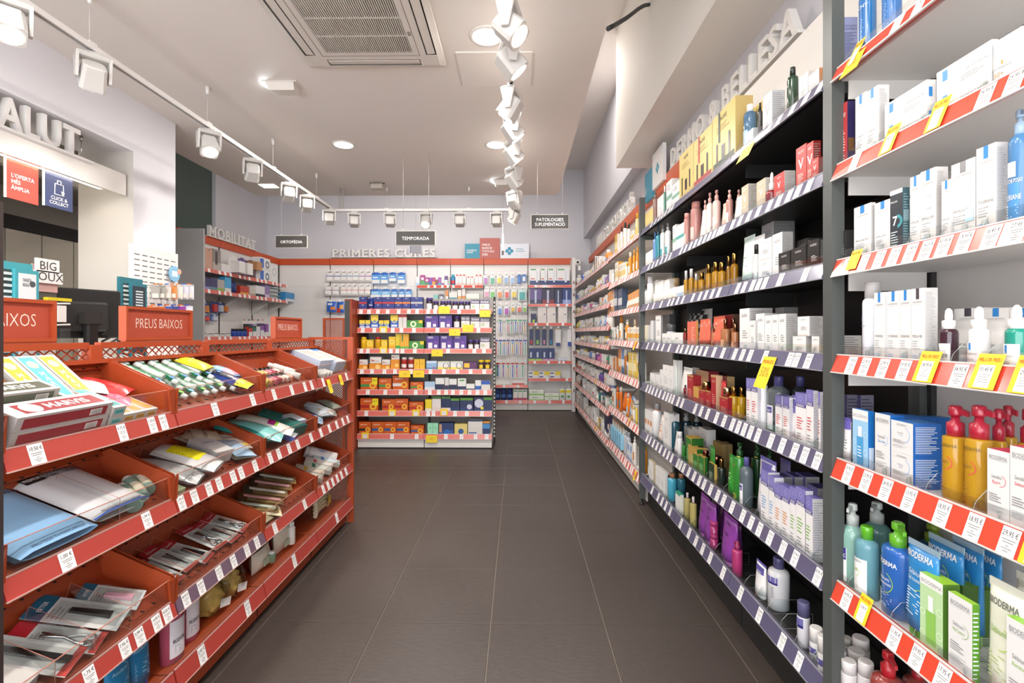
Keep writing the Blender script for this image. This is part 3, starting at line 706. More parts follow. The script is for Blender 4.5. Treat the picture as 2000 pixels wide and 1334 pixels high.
for k, (zt, zb) in SH.items():
    a, b = YP2-.022, YN
    sp = rshelf(NU, a, b, zt, '#dcd9d6/.5')
    NU.part('bracket', MB().box(XT+.03, 1.13, a-.004, a-.001, zt-.085, zt-.034, '#cfcbc7/.5'), sp)
    tk = []
    for e in nt[k]:
        if e:
            v, l = e
            tk += [(yX(PXT(cx, v), 500), .033, st) for cx, st in l]
    pm = []
    if k == 'A': pm = [(yX(PXT(235, N1), 100), .036, .075, '15,45 €', 'MILLOR PREU', None, .0), (yX(PXT(225, N1), 100), .07, .055, None, None, '-20', -.03)]
    if k == 'B': pm = [(yX(PXT(520, N1), 100), .042, .072, '8,45 €', 'MILLOR PREU', None, 0), (yX(PXT(915, N1), 100), .042, .072, '10,95 €', 'MILLOR PREU', None, 0)]
    if k == 'C': pm = [(yX(PXT(228, N2), 100), .04, .055, None, 'MILLOR PREU', None, .008)]
    if k == 'D': pm = [(yX(PXT(815, N3), 700), .052, .07, '38,95 €', 'MILLOR PREU', None, 0), (yX(PXT(1300, N3), 700), .052, .07, '31,45 €', 'MILLOR PREU', None, 0), (yX(PXT(1640, N3), 700), .052, .07, '29,95 €', 'MILLOR PREU', None, 0)]
    if k == 'E': pm = [(yX(PXT(1735, N4), 900), .05, .07, '24,95 €', 'MILLOR PREU', None, 0)]
    if k == 'F': pm = [(yX(PXT(245, N5), 1100), .042, .07, '13,95 €', 'MILLOR PREU', None, 0)]
    r = rrail(NU, a, b, zt, zb, '#d0452f/.35/s', tk, pm, '#d9d6d3/.4')
    for cx in {'B': (470, 900, 1420), 'C': (390, 530, 770, 930, 1060, 1255, 1430), 'D': (410, 525, 735, 880, 1150, 1430), 'E': (560, 770, 930, 1350, 1570), 'F': (200, 500, 660, 840, 1020)}.get(k, ()):
        v = {'B': N1, 'C': N2, 'D': N3, 'E': N4, 'F': N5}[k]
        divider(NU, yX(PXT(cx, v), 500, XT+.01), zt, r, .05)
# ---- far bays beyond the dark post: same shelf heights, then a bay with closer shelves
YQ, YE = 4.80, 7.74
FU = Unit('shelving_unit', 'white shelving bay with pink rails of sun care beyond the dark post', 'shelving', (1.0, (YP1+YQ)/2, 0))
FU.part('back_panel', MB().box(1.15, 1.165, YP1+.021, YQ, .05, 2.36, '#e3dfda/.5'))
FU.part('plinth', MB().box(.928, .94, YP1+.021, YQ, .012, .175, '#cfcbc6/.5'))
for k, (zt, zb) in SH.items():
    a, b = YQ-.003, YP1+.022
    if k == 'G': zt, zb = .2, .145
    rshelf(FU, a, b, zt, '#e2dfdb/.5')
    n = 15; tk = [(b+.06+(a-b-.06)*(i+.5*((i*7) % 3)/3)/n, .034, None) for i in range(n)]
    rrail(FU, a, b, zt, zb, RAILPINK, tk, [(3.72, .04, .075, None, None, '2X1', -.02)] if k in 'DG' else [(3.95, .035, .065, '9,95 €', None, None, 0)] if k == 'F' else [], '#dcd6d3/.4', k not in 'AB', None, False)
GU = Unit('shelving_unit', 'white shelving bay with many closely spaced pink shelves by the corner', 'shelving', (1.0, (YQ+YE)/2, 0))
GU.part('back_panel', MB().box(1.15, 1.165, YQ, YE, .05, 2.36, '#e3dfda/.5'))
GU.part('plinth', MB().box(.928, .94, YQ, YE, .012, .12, '#cfcbc6/.5'))
GZ = (1.955, 1.725, 1.52, 1.30, 1.11, .92, .705, .47, .17)
for k, z in enumerate(GZ):
    rshelf(GU, YE, YQ+.003, z, '#e2dfdb/.5')
    n = 24; tk = [(YQ+.06+(YE-YQ-.06)*(i+.5*((i*5) % 3)/3)/n, .04, None) for i in range(n)]
    rrail(GU, YE, YQ+.003, z, z-.042, RAILPINK, tk, [(5.6, .04, .06, None, None, None, 0)] if k in (4, 6, 8) else [], '#dcd6d3/.4', True, None, False)
# header fascia, letters and logo board over the right wall
HU = Unit('header_board', 'orange header fascia above the right shelving with white boards', 'fascia', (1.12, 4, 2.3))
HU.part('fascia', MB().box(1.11, 1.148, YP1+.03, 7.78, 2.335, 2.425, '#c8603c/.5'))
HU.part('fascia', MB().box(1.11, 1.148, 3.0, YP1+.03, 1.965, 2.425, '#c8603c/.5'))
HU.part('white_board', MB().box(1.11, 1.148, YN, 3.0, 2.05, 2.40, '#e6e2dd/.5'))
def wall_letters(label, st, X, Y0, Z, size, depth, length, mat='#dcd8d3/.5'):     # reads from far to near on the right wall
    w = text_w(st, size, 1, .06); size *= length/w
    t = thing('letter_sign', label, 'sign', (X, Y0, Z), -PI/2)
    MB().box(-.01, length+.01, 0, depth, -.012, 0, mat).build('base_bar', t)
    x = 0
    for ch in st:
        m = MB(); x2 = m.solid_text(ch, x, 0, size, depth, mat)
        if m.f: m.build('letter', t)
        x = x2
a = onX(1308, 320, 1.112); b = onX(1555, 60, 1.112)
wall_letters('white raised letters spelling DERMO & BELLESA over the dark unit', 'DERMO & BELLESA', 1.112, a.y, 2.437, .1, .035, a.y-b.y)
a = onX(1164, 480, 1.112); b = onX(1234, 415, 1.112)
wall_letters('white raised letters spelling SALUT & PREVENCIÓ over the far bays', 'SALUT & PREVENCIÓ', 1.112, a.y, 2.437, .14, .04, a.y-b.y)
# teal and white logo board standing on the header
a = onX(1264, 345, 1.105); b = onX(1300, 290, 1.105)
U_ = Unit('logo_board', 'teal and white board with a teal cross on the header above the post', 'sign', (1.1, (a.y+b.y)/2, 2.38))
ym = a.y+(b.y-a.y)*.45; zt = a.z+.06; zb = zt-.27
U_.part('teal_panel', MB().box(1.085, 1.11, ym, a.y, zb-.02, zt-.05, '#3d8ba3/.5'))
U_.part('white_panel', MB().box(1.085, 1.11, b.y, ym, zb+.02, zt+.03, '#e4e2e0/.5'))
m = MB(); yc = (ym+b.y)/2; zc = (zb+zt)/2+.02
for i in range(4):
    q = i*PI/2; m.face([(1.0842, yc+.026*math.cos(q)+.019*math.cos(t), zc+.026*math.sin(q)+.019*math.sin(t)) for t in [2*PI*j/12 for j in range(12)]], '#3d9ab0/.5')
U_.part('cross_logo', m)
m = MB()
for i, s_ in enumerate(('LA', 'SALUT', 'DE LA', 'TEVA')): m.text(s_, 0, -.02*i, .012, WHITE, lambda x, z: (1.0842, a.y-.012-x, zb+.1+z), 'l', 1)
U_.part('lettering', m)
# ================================================================ products of the near bay
GR = '#8a8a8c/.5'; LG = '#b5b8bb/.5'; BLU = '#2b7fc4/.4'; TXTG = '#77777a/.5'
def lrp(title, tab=BLU, desc='white carton with blue tab', sub=None, extra=(), lw=.5):
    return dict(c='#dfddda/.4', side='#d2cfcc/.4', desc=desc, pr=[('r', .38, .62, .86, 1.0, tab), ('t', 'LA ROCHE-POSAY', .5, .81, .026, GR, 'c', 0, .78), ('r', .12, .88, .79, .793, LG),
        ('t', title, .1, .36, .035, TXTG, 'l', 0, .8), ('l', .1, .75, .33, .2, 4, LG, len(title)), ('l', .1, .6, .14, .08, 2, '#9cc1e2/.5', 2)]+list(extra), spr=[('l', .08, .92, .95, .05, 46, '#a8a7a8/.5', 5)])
def bio(title, sub, acc, side, top=None, desc='white carton with brand lettering', arc='#8fb8e8/.4'):
    return dict(c='#dfdedc/.4', side=side, top=top or side, desc=desc, pr=[('t', 'BIODERMA', .5, .87, .055, GR, 'c', 0, .82), ('r', .1, .9, .86, .864, LG), ('t', title, .45, .62, .045, GR, 'c', 0, .5), ('t', sub, .45, .55, .04, acc, 'c', 0, .5),
        ('o', .6, .6, .27, .02, arc, -1.6, 1.3), ('l', .1, .7, .42, .3, 4, GR, 3), ('l', .1, .8, .26, .16, 4, LG, 4)], spr=[('l', .08, .92, .92, .08, 16, '#dfe6ee/.5', 7)])
near = 'goods on the near white bay'
r = RShelf(N1, ZS['A'], "near bay's top shelf", near)
r.put('box', 180, 205, 148, dict(c='#d8d6de/.4', side='#7f84a8/.4', desc='lavender sided narrow carton', spr=[('t', 'LIFTACTIV', .5, .83, .03, '#4a4e6a/.5'), ('t', 'FLEXITEINT', .5, .78, .03, '#4a4e6a/.5'), ('l', .08, .92, .74, .1, 24, '#565a78/.5', 5)]), cs=335)
BL = dict(c='#2a6ea8/.15/s', cap='#c8d4dc/.2', ch=.16, cr=.8, sh=.06, desc='tall glossy blue bottle', lab=(.05, .9, .9, '#1f5f9c/.3'), pr=[('t', 'VICHY', .5, .75, .05, WHITE), ('l', .25, .75, .6, .1, 12, '#cfe0ee/.4', 4)])
r.put('bottle', 345, 500, -230, BL).put('bottle', 545, 720, -330, dict(BL, c='#245f9c/.15/s')); r.done()
r = RShelf(N1, ZS['B'], "near bay's second shelf", near)
r.put('box', 178, 245, 875, dict(c='#b23a3c/.4', side='#2b2350/.35', desc='dark red carton with navy side', pr=[('t', 'VICHY', .35, .78, .07, WHITE), ('l', .2, .8, .6, .1, 12, '#e6c8c8/.5', 1)], spr=[('r', .1, .9, .25, .45, '#6a4a2a/.4')]), cs=310)
r.put('box', 315, 408, 790, lrp('CICAPLAST', desc='tall white carton with blue tab')); r.put('box', 410, 512, 735, lrp('CICAPLAST', desc='tall white carton with blue tab'), cs=608)
WB = dict(c='#dfddda/.4', side='#d9d6d3/.4', desc='wide flat white carton with blue square', pr=[('r', .12, .22, .5, .9, BLU), ('t', 'LA ROCHE-POSAY', .05, .36, .07, GR, 'l', 0, .3), ('t', 'CICAPLAST BAUME', .45, .45, .1, GR, 'l', 0, .5), ('l', .45, .9, .35, .12, 3, LG, 3)], spr=[('r', .2, .6, .3, .7, BLU)])
for i, (c0, c1, ct, cs, hz) in enumerate(((570, 935, 690, 1015, .052), (1020, 1500, 340, 1530, .08))):
    x1 = PXT(c1, N1); q = onX(x1, ct/4.4475, .905); hh = (q.z-ZS['B'])/2
    r.put('box', c0, c1, ct, WB, cs=cs, dz=hh+.0005); 
    y2 = (N1[1]+ct/4.4475)+hh*F/q.y
    r.put('box', c0, c1, ct+hh*F/q.y*4.4475, WB, cs=cs)
r.put('box', 1515, 1760, 225, dict(c='#ecebea/.4', side='#dcdad8/.4', desc='large white carton with orange square', pr=[('r', .28, .36, .5, .58, '#e88a3a/.4'), ('t', 'ANTHELIOS', .3, .42, .05, GR), ('r', .05, .6, .1, .22, BLU), ('t', '50+', .2, .28, .09, '#e88a3a/.4')]), cs=1800)
r.done()
r = RShelf(N2, ZS['C'], "near bay's third shelf", near)
r.put('box', 178, 235, 885, dict(c='#2a2928/.4', side='#1f1f1f/.5', desc='low black carton', pr=[('l', .2, .7, .6, .1, 6, '#b8a890/.5', 2)]), cs=298)
r.put('box', 303, 450, 645, lrp('EFFACLAR MAT'), cs=480); r.put('box', 482, 622, 610, lrp('EFFACLAR +'))
r.put('box', 617, 725, 515, dict(c='#2b3138/.35', side='#3f6068/.4', top='#d8d6d2/.4', desc='dark teal carton with white number seven', pr=[('r', 0, 1, .93, 1, '#d8d6d2/.4'), ('t', '7', .4, .45, .14, WHITE, 'c', 1), ('t', 'EFFACLAR', .3, .8, .03, WHITE, 'c', 0, .6), ('o', .6, .5, .42, .2, '#3e8a92/.4', -1.5, 1.6), ('l', .1, .7, .36, .12, 6, '#cfe0e0/.5', 1)], spr=[('r', .1, .9, .5, .65, '#7d9aa2/.5'), ('l', .1, .9, .92, .1, 20, '#8aa4aa/.5', 3)]), cs=785)
r.put('box', 790, 878, 400, lrp('EFFACLAR', desc='tall narrow white carton with blue tab')); r.put('box', 880, 1012, 335, lrp('EFFACLAR', desc='tall white carton with pale green M', extra=[('t', 'M', .55, .62, .09, '#bfe4e0/.5', 'c', 1), ('t', '+', .55, .45, .12, '#bfe4e0/.5', 'c', 1)]), cs=1120)
r.put('box', 1063, 1145, 440, lrp('EFFACLAR', desc='narrow white carton with blue tab'), dx=-.006); r.put('box', 1147, 1355, 248, lrp('HYALU B5', '#8d8d90/.3/m', desc='wide white carton with silver tab', extra=[('r', .62, .95, .22, .38, '#b9dcf2/.5')]), cs=1362)
r.put('box', 1365, 1535, 120, lrp('TOLERIANE', desc='tallest white carton with blue tab'), cs=1640)
r.put('pump', 1640, 1850, -160, dict(c='#5b93c4/.2/t', cap='#9ab4cc/.3', ch=.2, cr=.5, sh=.1, desc='clear blue pump bottle', lab=(.05, .55, .7, '#4a88be/.4'), pr=[('r', .3, .7, .62, .8, WHITE), ('t', 'LA ROCHE-POSAY', .5, .55, .05, WHITE), ('t', 'TOLERIANE', .45, .35, .06, WHITE), ('l', .2, .8, .3, .1, 6, '#dce8f2/.5', 2)]))
r.done()
r = RShelf(N3, ZS['D'], "near bay's fourth shelf", near)
r.put('box', 178, 212, 690, dict(c='#e2dfdc/.4', side='#b4b0ac/.5', desc='low grey carton', spr=[('l', .05, .95, .95, .1, 9, '#7a7876/.5', 3)]), cs=368, dx=.02)
r.put('can', 372, 560, 228, dict(c='#dfe3ea/.35/s', cap='#c6c3c1/.4', ch=.2, cr=.78, sh=.08, desc='tall white spray can with grey cap', pr=[('r', .12, .22, .68, .8, BLU), ('t', 'LA ROCHE-POSAY', .35, .6, .03, GR, 'c', 0, .5), ('l', .15, .5, .35, .2, 4, GR, 1)]), d=None, dx=.004)
r.put('box', 478, 565, 312, lrp('HYDRAPHASE', desc='slim white carton with blue tab'), cs=590, dx=-.008); r.put('box', 590, 697, 300, lrp('HYDRAPHASE', desc='white carton with blue tab')); r.put('box', 700, 797, 290, lrp('HYDRAPHASE', desc='white carton with blue tab')); r.put('box', 800, 912, 275, lrp('MELA B3', '#9a97a4/.3/m', desc='white carton with silver tab'), cs=1030)
DR = dict(cap='#e6e3df/.4', ch=.34, cr=.72, sh=.1, n=20)
r.put('dropper', 1040, 1212, 455, dict(DR, c='#3a1f2c/.12/s', desc='dark plum dropper bottle with tester sticker', lab=(.0, .72, 1.0, '#e8e6e4/.4'), pr=[('r', .3, .36, .5, .62, GR), ('t', 'MELA B3', .35, .3, .05, GR, 'c', 0, .4), ('r', .62, .74, .05, .7, '#d8d5d2/.4'), ('t', 'TESTER', .68, .3, .1, BLACK, 'c', 1, .3)]))
r.put('dropper', 1290, 1490, 440, dict(DR, c='#e6e3e1/.25/s', desc='white dropper bottle', lab=(.0, .75, 1.0, '#ecebe9/.4'), pr=[('r', .4, .52, .55, .75, BLU), ('t', 'LA ROCHE-POSAY', .5, .42, .05, GR, 'c', 0, .6), ('t', 'PURE B5', .45, .25, .06, GR, 'c', 0, .4)]))
r.put('dropper', 1605, 1830, 425, dict(DR, c='#1f8a78/.12/s', desc='green glass dropper bottle', lab=(.0, .75, 1.0, '#ecebe9/.4'), pr=[('r', .36, .48, .5, .72, BLU), ('t', 'LA ROCHE-POSAY', .45, .4, .05, GR, 'c', 0, .6), ('t', 'EFFACLAR', .4, .22, .06, GR, 'c', 0, .4)]))
for c0, c1, tb in ((1172, 1420, '#9a97a4/.3/m'), (1425, 1650, BLU), (1655, 1900, BLU)):
    r.put('box', c0, c1, 447, lrp('PURE B5', tb, desc='white carton standing behind the droppers'), dx=.075, d=.04)
r.done()
r = RShelf(N4, ZS['E'], "near bay's fifth shelf", near)
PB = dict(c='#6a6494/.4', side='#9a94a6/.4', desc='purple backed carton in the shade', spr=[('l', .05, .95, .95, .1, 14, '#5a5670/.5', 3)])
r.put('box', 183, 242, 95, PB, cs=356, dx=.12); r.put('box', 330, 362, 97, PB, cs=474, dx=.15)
r.put('tube', 190, 252, 300, dict(c='#e8e6e4/.35', crimp='#6a5fae/.4', cap='#c8c4cc/.4', desc='white tube with purple crimp', pr=[('r', 0, 1, .75, .95, '#6a5fae/.4'), ('l', .2, .8, .6, .3, 5, GR, 2)]))
r.put('box', 290, 425, 240, dict(c='#9cc8e6/.4', side='#1f6fb8/.35', top='#2a7fc8/.35', desc='pale blue carton printed with bubbles', pr=[('r', 0, 1, .82, 1, '#e9e8e6/.4'), ('t', 'BIODERMA', .5, .87, .05, GR), ('r', .3, .7, .08, .55, '#4f9fd4/.4'), ('r', .38, .62, .55, .72, '#e6eef2/.4'), ('o', .85, .6, .12, .02, '#d8ecf8/.4'), ('o', .15, .45, .12, .02, '#d8ecf8/.4'), ('o', .85, .3, .14, .02, '#d8ecf8/.4'), ('o', .15, .2, .1, .02, '#d8ecf8/.4'), ('l', .36, .64, .4, .2, 4, '#e8f2f8/.4', 1)], spr=[('r', .1, .9, .05, .4, '#cfe0ee/.5')]), cs=480)
r.put('box', 485, 617, 275, bio('Hydrabio', 'Gel-crème', '#3a8ad0/.4', '#1f62ac/.35', desc='tall white carton with blue side'), cs=740)
BB = dict(c='#1f5fa8/.35', side='#1f5fa8/.35', top='#2a70bc/.35', desc='blue carton behind the front row')
for c0, c1, dx in ((600, 700, .06), (700, 800, .10), (820, 900, .14), (930, 1020, .18)): r.put('box', c0, c1, 275+dx*100, BB, dx=dx, d=.035)
q = onX(PXT(815, N4), 750+350/4.4475, .905); hh = (q.z-ZS['E'])/2
SB = dict(bio('Hydrabio', 'Crème', '#3a8ad0/.4', '#1f5fae/.35', '#2a78c8/.35', desc='white fronted blue carton in a stack'))
r.put('box', 625, 815, 350, SB, cs=1065, dz=hh+.0005); r.put('box', 625, 815, 350+hh*F/q.y*4.4475, SB, cs=1065)
YB = dict(c='#d9a92e/.1/t', cap='#a51e34/.3/s', ch=.31, cr=.72, sh=.02, desc='amber cleansing oil pump bottle with burgundy head', na=.15, pr=[('t', 'BIODERMA', .5, .86, .05, '#6a5a2a/.5'), ('o', .5, .62, .3, .03, '#d8404a/.4', -1.4, 1.2), ('t', 'Sensibio', .42, .62, .05, '#8a6a3a/.5', 'c', 0, .5), ('l', .15, .7, .4, .12, 8, '#b58a3a/.5', 2)], n=24)
r.put('pump', 1068, 1300, 185, YB, d=.045).put('pump', 1265, 1515, 183, YB, d=.045); r.put('pump', 1480, 1640, 215, dict(YB, desc='amber pump bottle in the back row'), dx=.06); r.put('pump', 1560, 1720, 185, dict(YB, desc='amber pump bottle in the back row'), dx=.11); r.put('pump', 1720, 1900, 215, dict(YB, desc='amber pump bottle in the back row'), dx=.075)
r.put('box', 1460, 1652, 600, bio('Sensibio', 'Eye+', '#d8405a/.4', '#d2cfcc/.4', '#c8405a/.4', desc='white carton with red top', arc='#e0405a/.4'), dx=-.008); r.put('box', 1658, 1880, 580, bio('Sensibio', 'Defensive', '#d8405a/.4', '#d2cfcc/.4', '#c8405a/.4', desc='larger white carton with red top', arc='#e0405a/.4'), dx=-.008)
r.done()
r = RShelf(N5, ZS['F'], "near bay's sixth shelf", near)
GP = dict(c='#86b0a4/.2/s', cap='#b9beba/.35', ch=.26, cr=.5, sh=.16, desc='pale green pump bottle with grey head', lab=(.1, .8, .5, '#e9e8e6/.4'), pr=[('r', .3, .7, .55, .8, '#3a3a86/.4'), ('t', 'JONZAC', .5, .6, .08, WHITE, 'c', 1, .35)], na=-.9)
r.put('pump', 145, 322, 80, GP); r.put('pump', 300, 505, 72, dict(GP, c='#5f8a84/.2/s', lab=None, pr=[]), dx=.09)
r.put('bottle', 245, 422, 240, dict(c='#7fb8c4/.08/t', cap='#5fae2a/.2/s', ch=.17, cr=.52, sh=.12, desc='clear micellar water bottle with green cap', lab=(.08, .78, .95, '#e9eae8/.4'), pr=[('t', 'BIODERMA', .45, .7, .055, GR, 'c', 0, .6), ('t', 'Sébium', .4, .52, .07, '#8ab84a/.4', 'c', 0, .4), ('o', .45, .5, .2, .02, '#b4d47a/.4', -1.4, 1.3), ('l', .2, .6, .38, .16, 6, GR, 1), ('r', .1, .9, .1, .12, '#3a9a8a/.4')], n=24), dx=-.004)
r.put('pump', 410, 690, 210, dict(c='#2d63b0/.2/s', cap='#67b32a/.25/s', ch=.25, cr=.45, sh=.08, desc='blue cleansing gel pump bottle with green head', pr=[('t', 'BIODERMA', .42, .8, .075, WHITE, 'c', 1, .8), ('t', 'Sébium', .4, .55, .06, '#dfe8f4/.4', 'c', 0, .5), ('t', 'Gel moussant', .42, .48, .05, '#dfe8f4/.4', 'c', 0, .5), ('o', .42, .52, .3, .02, '#9cc84a/.4', -1.5, 1.2), ('l', .2, .7, .36, .12, 8, '#c8d8ec/.5', 3)], na=-.4, n=24), d=.06)
TB = dict(c='#2f86c4/.3/s', crimp='#9cb4c4/.4', cap='#67b32a/.3', ch=.13, desc='blue gel tube with green cap', pr=[('t', 'BIODERMA', .45, .83, .065, WHITE, 'c', 1, .85), ('t', 'Sébium', .42, .66, .05, '#e4eef6/.4', 'c', 0, .5), ('t', 'Gel moussant', .42, .6, .04, '#e4eef6/.4', 'c', 0, .5), ('o', .45, .63, .3, .02, '#a8d45a/.4', -1.5, 1.2), ('l', .15, .75, .52, .25, 9, '#dce8f2/.5', 3)])
r.put('tube', 555, 765, 425, TB, dx=-.004); r.put('tube', 690, 930, 395, dict(TB, desc='blue gel tube in the back row'), dx=.06); r.put('tube', 870, 1080, 400, dict(TB, desc='blue gel tube in the back row'), dx=.1); r.put('tube', 995, 1210, 420, dict(TB, desc='blue gel tube in the back row'), dx=.15)
r.put('pump', 655, 935, 225, dict(c='#274f74/.25/s', cap='#7a9a2a/.3', ch=.25, cr=.45, sh=.1, desc='dark blue pump bottle at the back', na=2.6), dx=.17)
r.put('box', 703, 862, 650, dict(c='#b9d8a4/.4', side='#4f7a22/.35', top='#9ccf2a/.35', desc='green carton printed with bubbles', pr=[('r', 0, 1, .86, 1, '#e9e8e4/.4'), ('t', 'BIODERMA', .5, .89, .05, GR), ('r', .28, .7, .12, .55, '#8cc05a/.4'), ('r', .38, .6, .55, .75, '#eef2ea/.4'), ('o', .87, .6, .13, .02, '#e8f4dc/.4'), ('o', .13, .5, .12, .02, '#e8f4dc/.4'), ('o', .87, .3, .14, .02, '#e8f4dc/.4'), ('o', .13, .22, .12, .02, '#e8f4dc/.4')]), cs=980, dx=-.004)
GB = dict(c='#46701f/.4', side='#3d641c/.4', top='#6f9c2a/.4', desc='green carton behind the front row')
r.put('box', 862, 1000, 660, GB, dx=.08, d=.04); r.put('box', 1000, 1120, 690, GB, dx=.125, d=.04)
r.put('box', 900, 1067, 790, dict(bio('Sébium', 'Mat Control', '#8ab84a/.4', '#5f9a2a/.35', '#9ccf3a/.35', desc='white carton with lime top', arc='#9ab87a/.4')), cs=1118, dx=-.008)
r.put('tube', 1118, 1385, 720, dict(c='#dfe2cf/.3/s', crimp='#d8dacb/.4', cap='#7cc02a/.3', ch=.12, desc='pale green tube with lime cap', pr=[('t', 'BIODERMA', .45, .8, .055, '#6a6d66/.5', 'c', 1, .8), ('t', 'Sébium', .4, .58, .05, '#8ab03a/.4', 'c', 0, .45), ('o', .45, .55, .3, .025, '#b4d45a/.4', -1.5, 1.2), ('l', .15, .7, .42, .2, 7, '#b8c08a/.5', 2)]), dx=-.008)
r.put('tube', 1300, 1600, 690, dict(c='#d9dbcf/.3/s', cap='#7cc02a/.3', ch=.12, desc='pale tube behind the lime capped tube', pr=[('t', 'BIODERMA', .4, .8, .055, '#6a6d66/.5', 'c', 1, .8)]), dx=.06)
r.put('box', 1305, 1520, 985, dict(bio('Sébium', 'Kerato+', '#8ab84a/.4', '#5f9a2a/.35', '#8cc63a/.35', desc='white carton with lime top', arc='#9ab87a/.4')), dx=-.012)
r.done()
r = RShelf(N5, ZS['G'], "near bay's lowest shelf", near)
WC = dict(c='#d8d4d4/.3/s', cap='#dad6d4/.3/s', ch=.3, cr=.95, sh=.04, desc='white bottle with rounded cap')
for c0, c1, ct, dx in ((120, 190, 1110, 0), (150, 265, 1175, -.01), (150, 235, 1015, .1), (225, 355, 1015, .09), (195, 325, 1105, .045), (265, 385, 1180, .02)): r.put('bottle', c0, c1, ct, WC, dx=dx)
r.put('pump', 350, 610, 1110, dict(c='#8a3a34/.25/s', cap='#a51a24/.3', ch=.3, cr=.42, sh=.14, desc='dark red pump bottle', na=-.3, pr=[('t', 'BIODERMA', .3, .8, .09, '#e0c4c0/.5', 'c', 1, .7)])); r.put('pump', 575, 800, 1200, dict(c='#7d3430/.25/s', cap='#8f1a22/.3', ch=.2, cr=.42, sh=.14, desc='dark red pump bottle at the back'), dx=.08)
r.done()
# ================================================================ products of the dark unit
dk = 'cosmetics on the dark unit'
def nm(base, **k): d = dict(base); d.update(k); return d
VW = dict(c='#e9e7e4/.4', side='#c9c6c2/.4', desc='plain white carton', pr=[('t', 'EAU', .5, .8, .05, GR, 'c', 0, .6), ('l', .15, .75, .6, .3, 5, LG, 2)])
# --- first shelf
r = RShelf(V3, ZS['A'], "dark unit's top shelf", dk)
r.put('box', 68, 118, 850, dict(c='#e8d9a0/.4', side='#e8e2cc/.4', desc='yellow striped carton', pr=[('r', 0, 1, k/8+.03, k/8+.07, '#e2b83a/.4') for k in range(8)]))
BRN = dict(c='#8a6a60/.25/s', cap='#7a6a62/.3', ch=.2, cr=.6, sh=.08, desc='brown pump bottle')
r.put('pump', 118, 150, 745, BRN); r.put('box', 146, 186, 760, nm(VW, desc='white carton')); r.put('bottle', 184, 206, 712, dict(c='#5d8a7c/.3', cap='#e8e6e2/.4', desc='slim teal bottle'))
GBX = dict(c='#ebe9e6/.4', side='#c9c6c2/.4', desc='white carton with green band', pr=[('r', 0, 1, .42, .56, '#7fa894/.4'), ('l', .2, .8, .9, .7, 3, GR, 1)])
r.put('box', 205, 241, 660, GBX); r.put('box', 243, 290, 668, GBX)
def nux(acc): return dict(c='#d8bd72/.35', side='#b9a064/.4', top='#c8ae6a/.4', desc='gold gift carton with ribbon print', pr=[('t', 'NUXE', .5, .84, .065, '#3a3020/.5', 'c', 1, .6), ('l', .2, .8, .78, .66, 3, '#9a8448/.5', 2), ('r', .18, .26, .14, .5, '#2a2320/.3'), ('r', .42, .58, .2, .42, '#2a2320/.3'), ('r', .72, .8, .2, .55, '#2a2320/.3')]+([('r', .28, .36, .5, 1.0, acc), ('r', .05, .95, .12, .2, acc), ('r', .3, .4, 0, .14, acc), ('r', .62, .72, 0, .14, acc)] if acc else []))
r.put('box', 290, 380, 425, nux(None), d=.12); r.put('box', 382, 503, 300, nux('#b02a34/.4'), d=.12); r.put('box', 506, 655, 120, nux('#34463c/.4'), cs=770)
r.put('bottle', 707, 795, 182, dict(c='#5f86a8/.12/t', cap='#e6e4e2/.35', ch=.14, cr=.5, sh=.1, desc='clear blue bottle with white cap', lab=(.1, .6, .8, '#9ab4c8/.4')))
r.put('box', 720, 770, 330, dict(c='#c9d0d2/.2', side='#b9c0c2/.3', desc='small clear pack')); r.put('box', 770, 832, 150, nm(nux(None), desc='gold carton behind the white one'), dx=.05); r.put('bottle', 800, 832, 170, dict(c='#3a3a3c/.2', cap='#1f1f20/.3', desc='small dark bottle'))
r.put('box', 834, 893, 85, dict(c='#e9e8e6/.4', side='#b9b9ba/.4', desc='white carton with silver side', pr=[('t', 'V', .5, .45, .35, LG, 'c', 1), ('l', .2, .7, .3, .1, 4, GR, 1)], spr=[('l', .06, .94, .95, .1, 18, '#8d8d90/.5', 2)]), cs=978)
r.put('bottle', 990, 1066, -60, dict(c='#26402c/.15/s', cap='#1f2a22/.3', ch=.16, cr=.5, sh=.1, desc='dark green bottle', pr=[('t', 'VICHY', .4, .8, .06, WHITE, 'c', 0, .5), ('l', .2, .7, .5, .2, 6, '#c8d4ca/.5', 2)]))
r.put('box', 1070, 1128, -40, VW, dx=.004); r.put('box', 1132, 1200, -60, nm(VW, side='#c98a5a/.4', desc='white carton with copper side')); r.done()
# --- second shelf
r = RShelf(V3, ZS['B'], "dark unit's second shelf", dk)
r.put('box', 70, 115, 1125, dict(c='#e9e4dc/.4', side='#d8c8b4/.4', desc='cream carton')); 
for c0, c1, ct, c, cp, k, ds in ((118, 148, 1010, '#5a86b4/.2/s', '#4a6a94/.3', 'bottle', 'blue bottle'), (136, 172, 982, '#2f7f8c/.2/s', '#3a5a64/.3', 'pump', 'teal pump bottle'), (165, 202, 965, '#e6e4e0/.3/s', '#8d8d8c/.3', 'pump', 'white pump bottle'), (196, 238, 952, '#e6e4e0/.3/s', '#8d8d8c/.3', 'pump', 'white pump bottle')):
    r.put(k, c0, c1, ct, dict(c=c, cap=cp, ch=.2, cr=.5, sh=.1, desc=ds, lab=(.2, .5, .9, '#3f8f92/.4') if 'white' in ds else None))
r.put('box', 246, 268, 960, nm(GBX, desc='white carton with teal band')); r.put('box', 270, 320, 945, nm(GBX, desc='white carton with teal band', pr=[('r', 0, 1, .5, .62, '#4a9a94/.4')]))
PK = dict(c='#d8a098/.15/t', cap='#d8948a/.35', ch=.14, cr=.8, sh=.08, lab=(.2, .55, .8, '#e0b4ac/.4'), desc='clear rose tonic bottle')
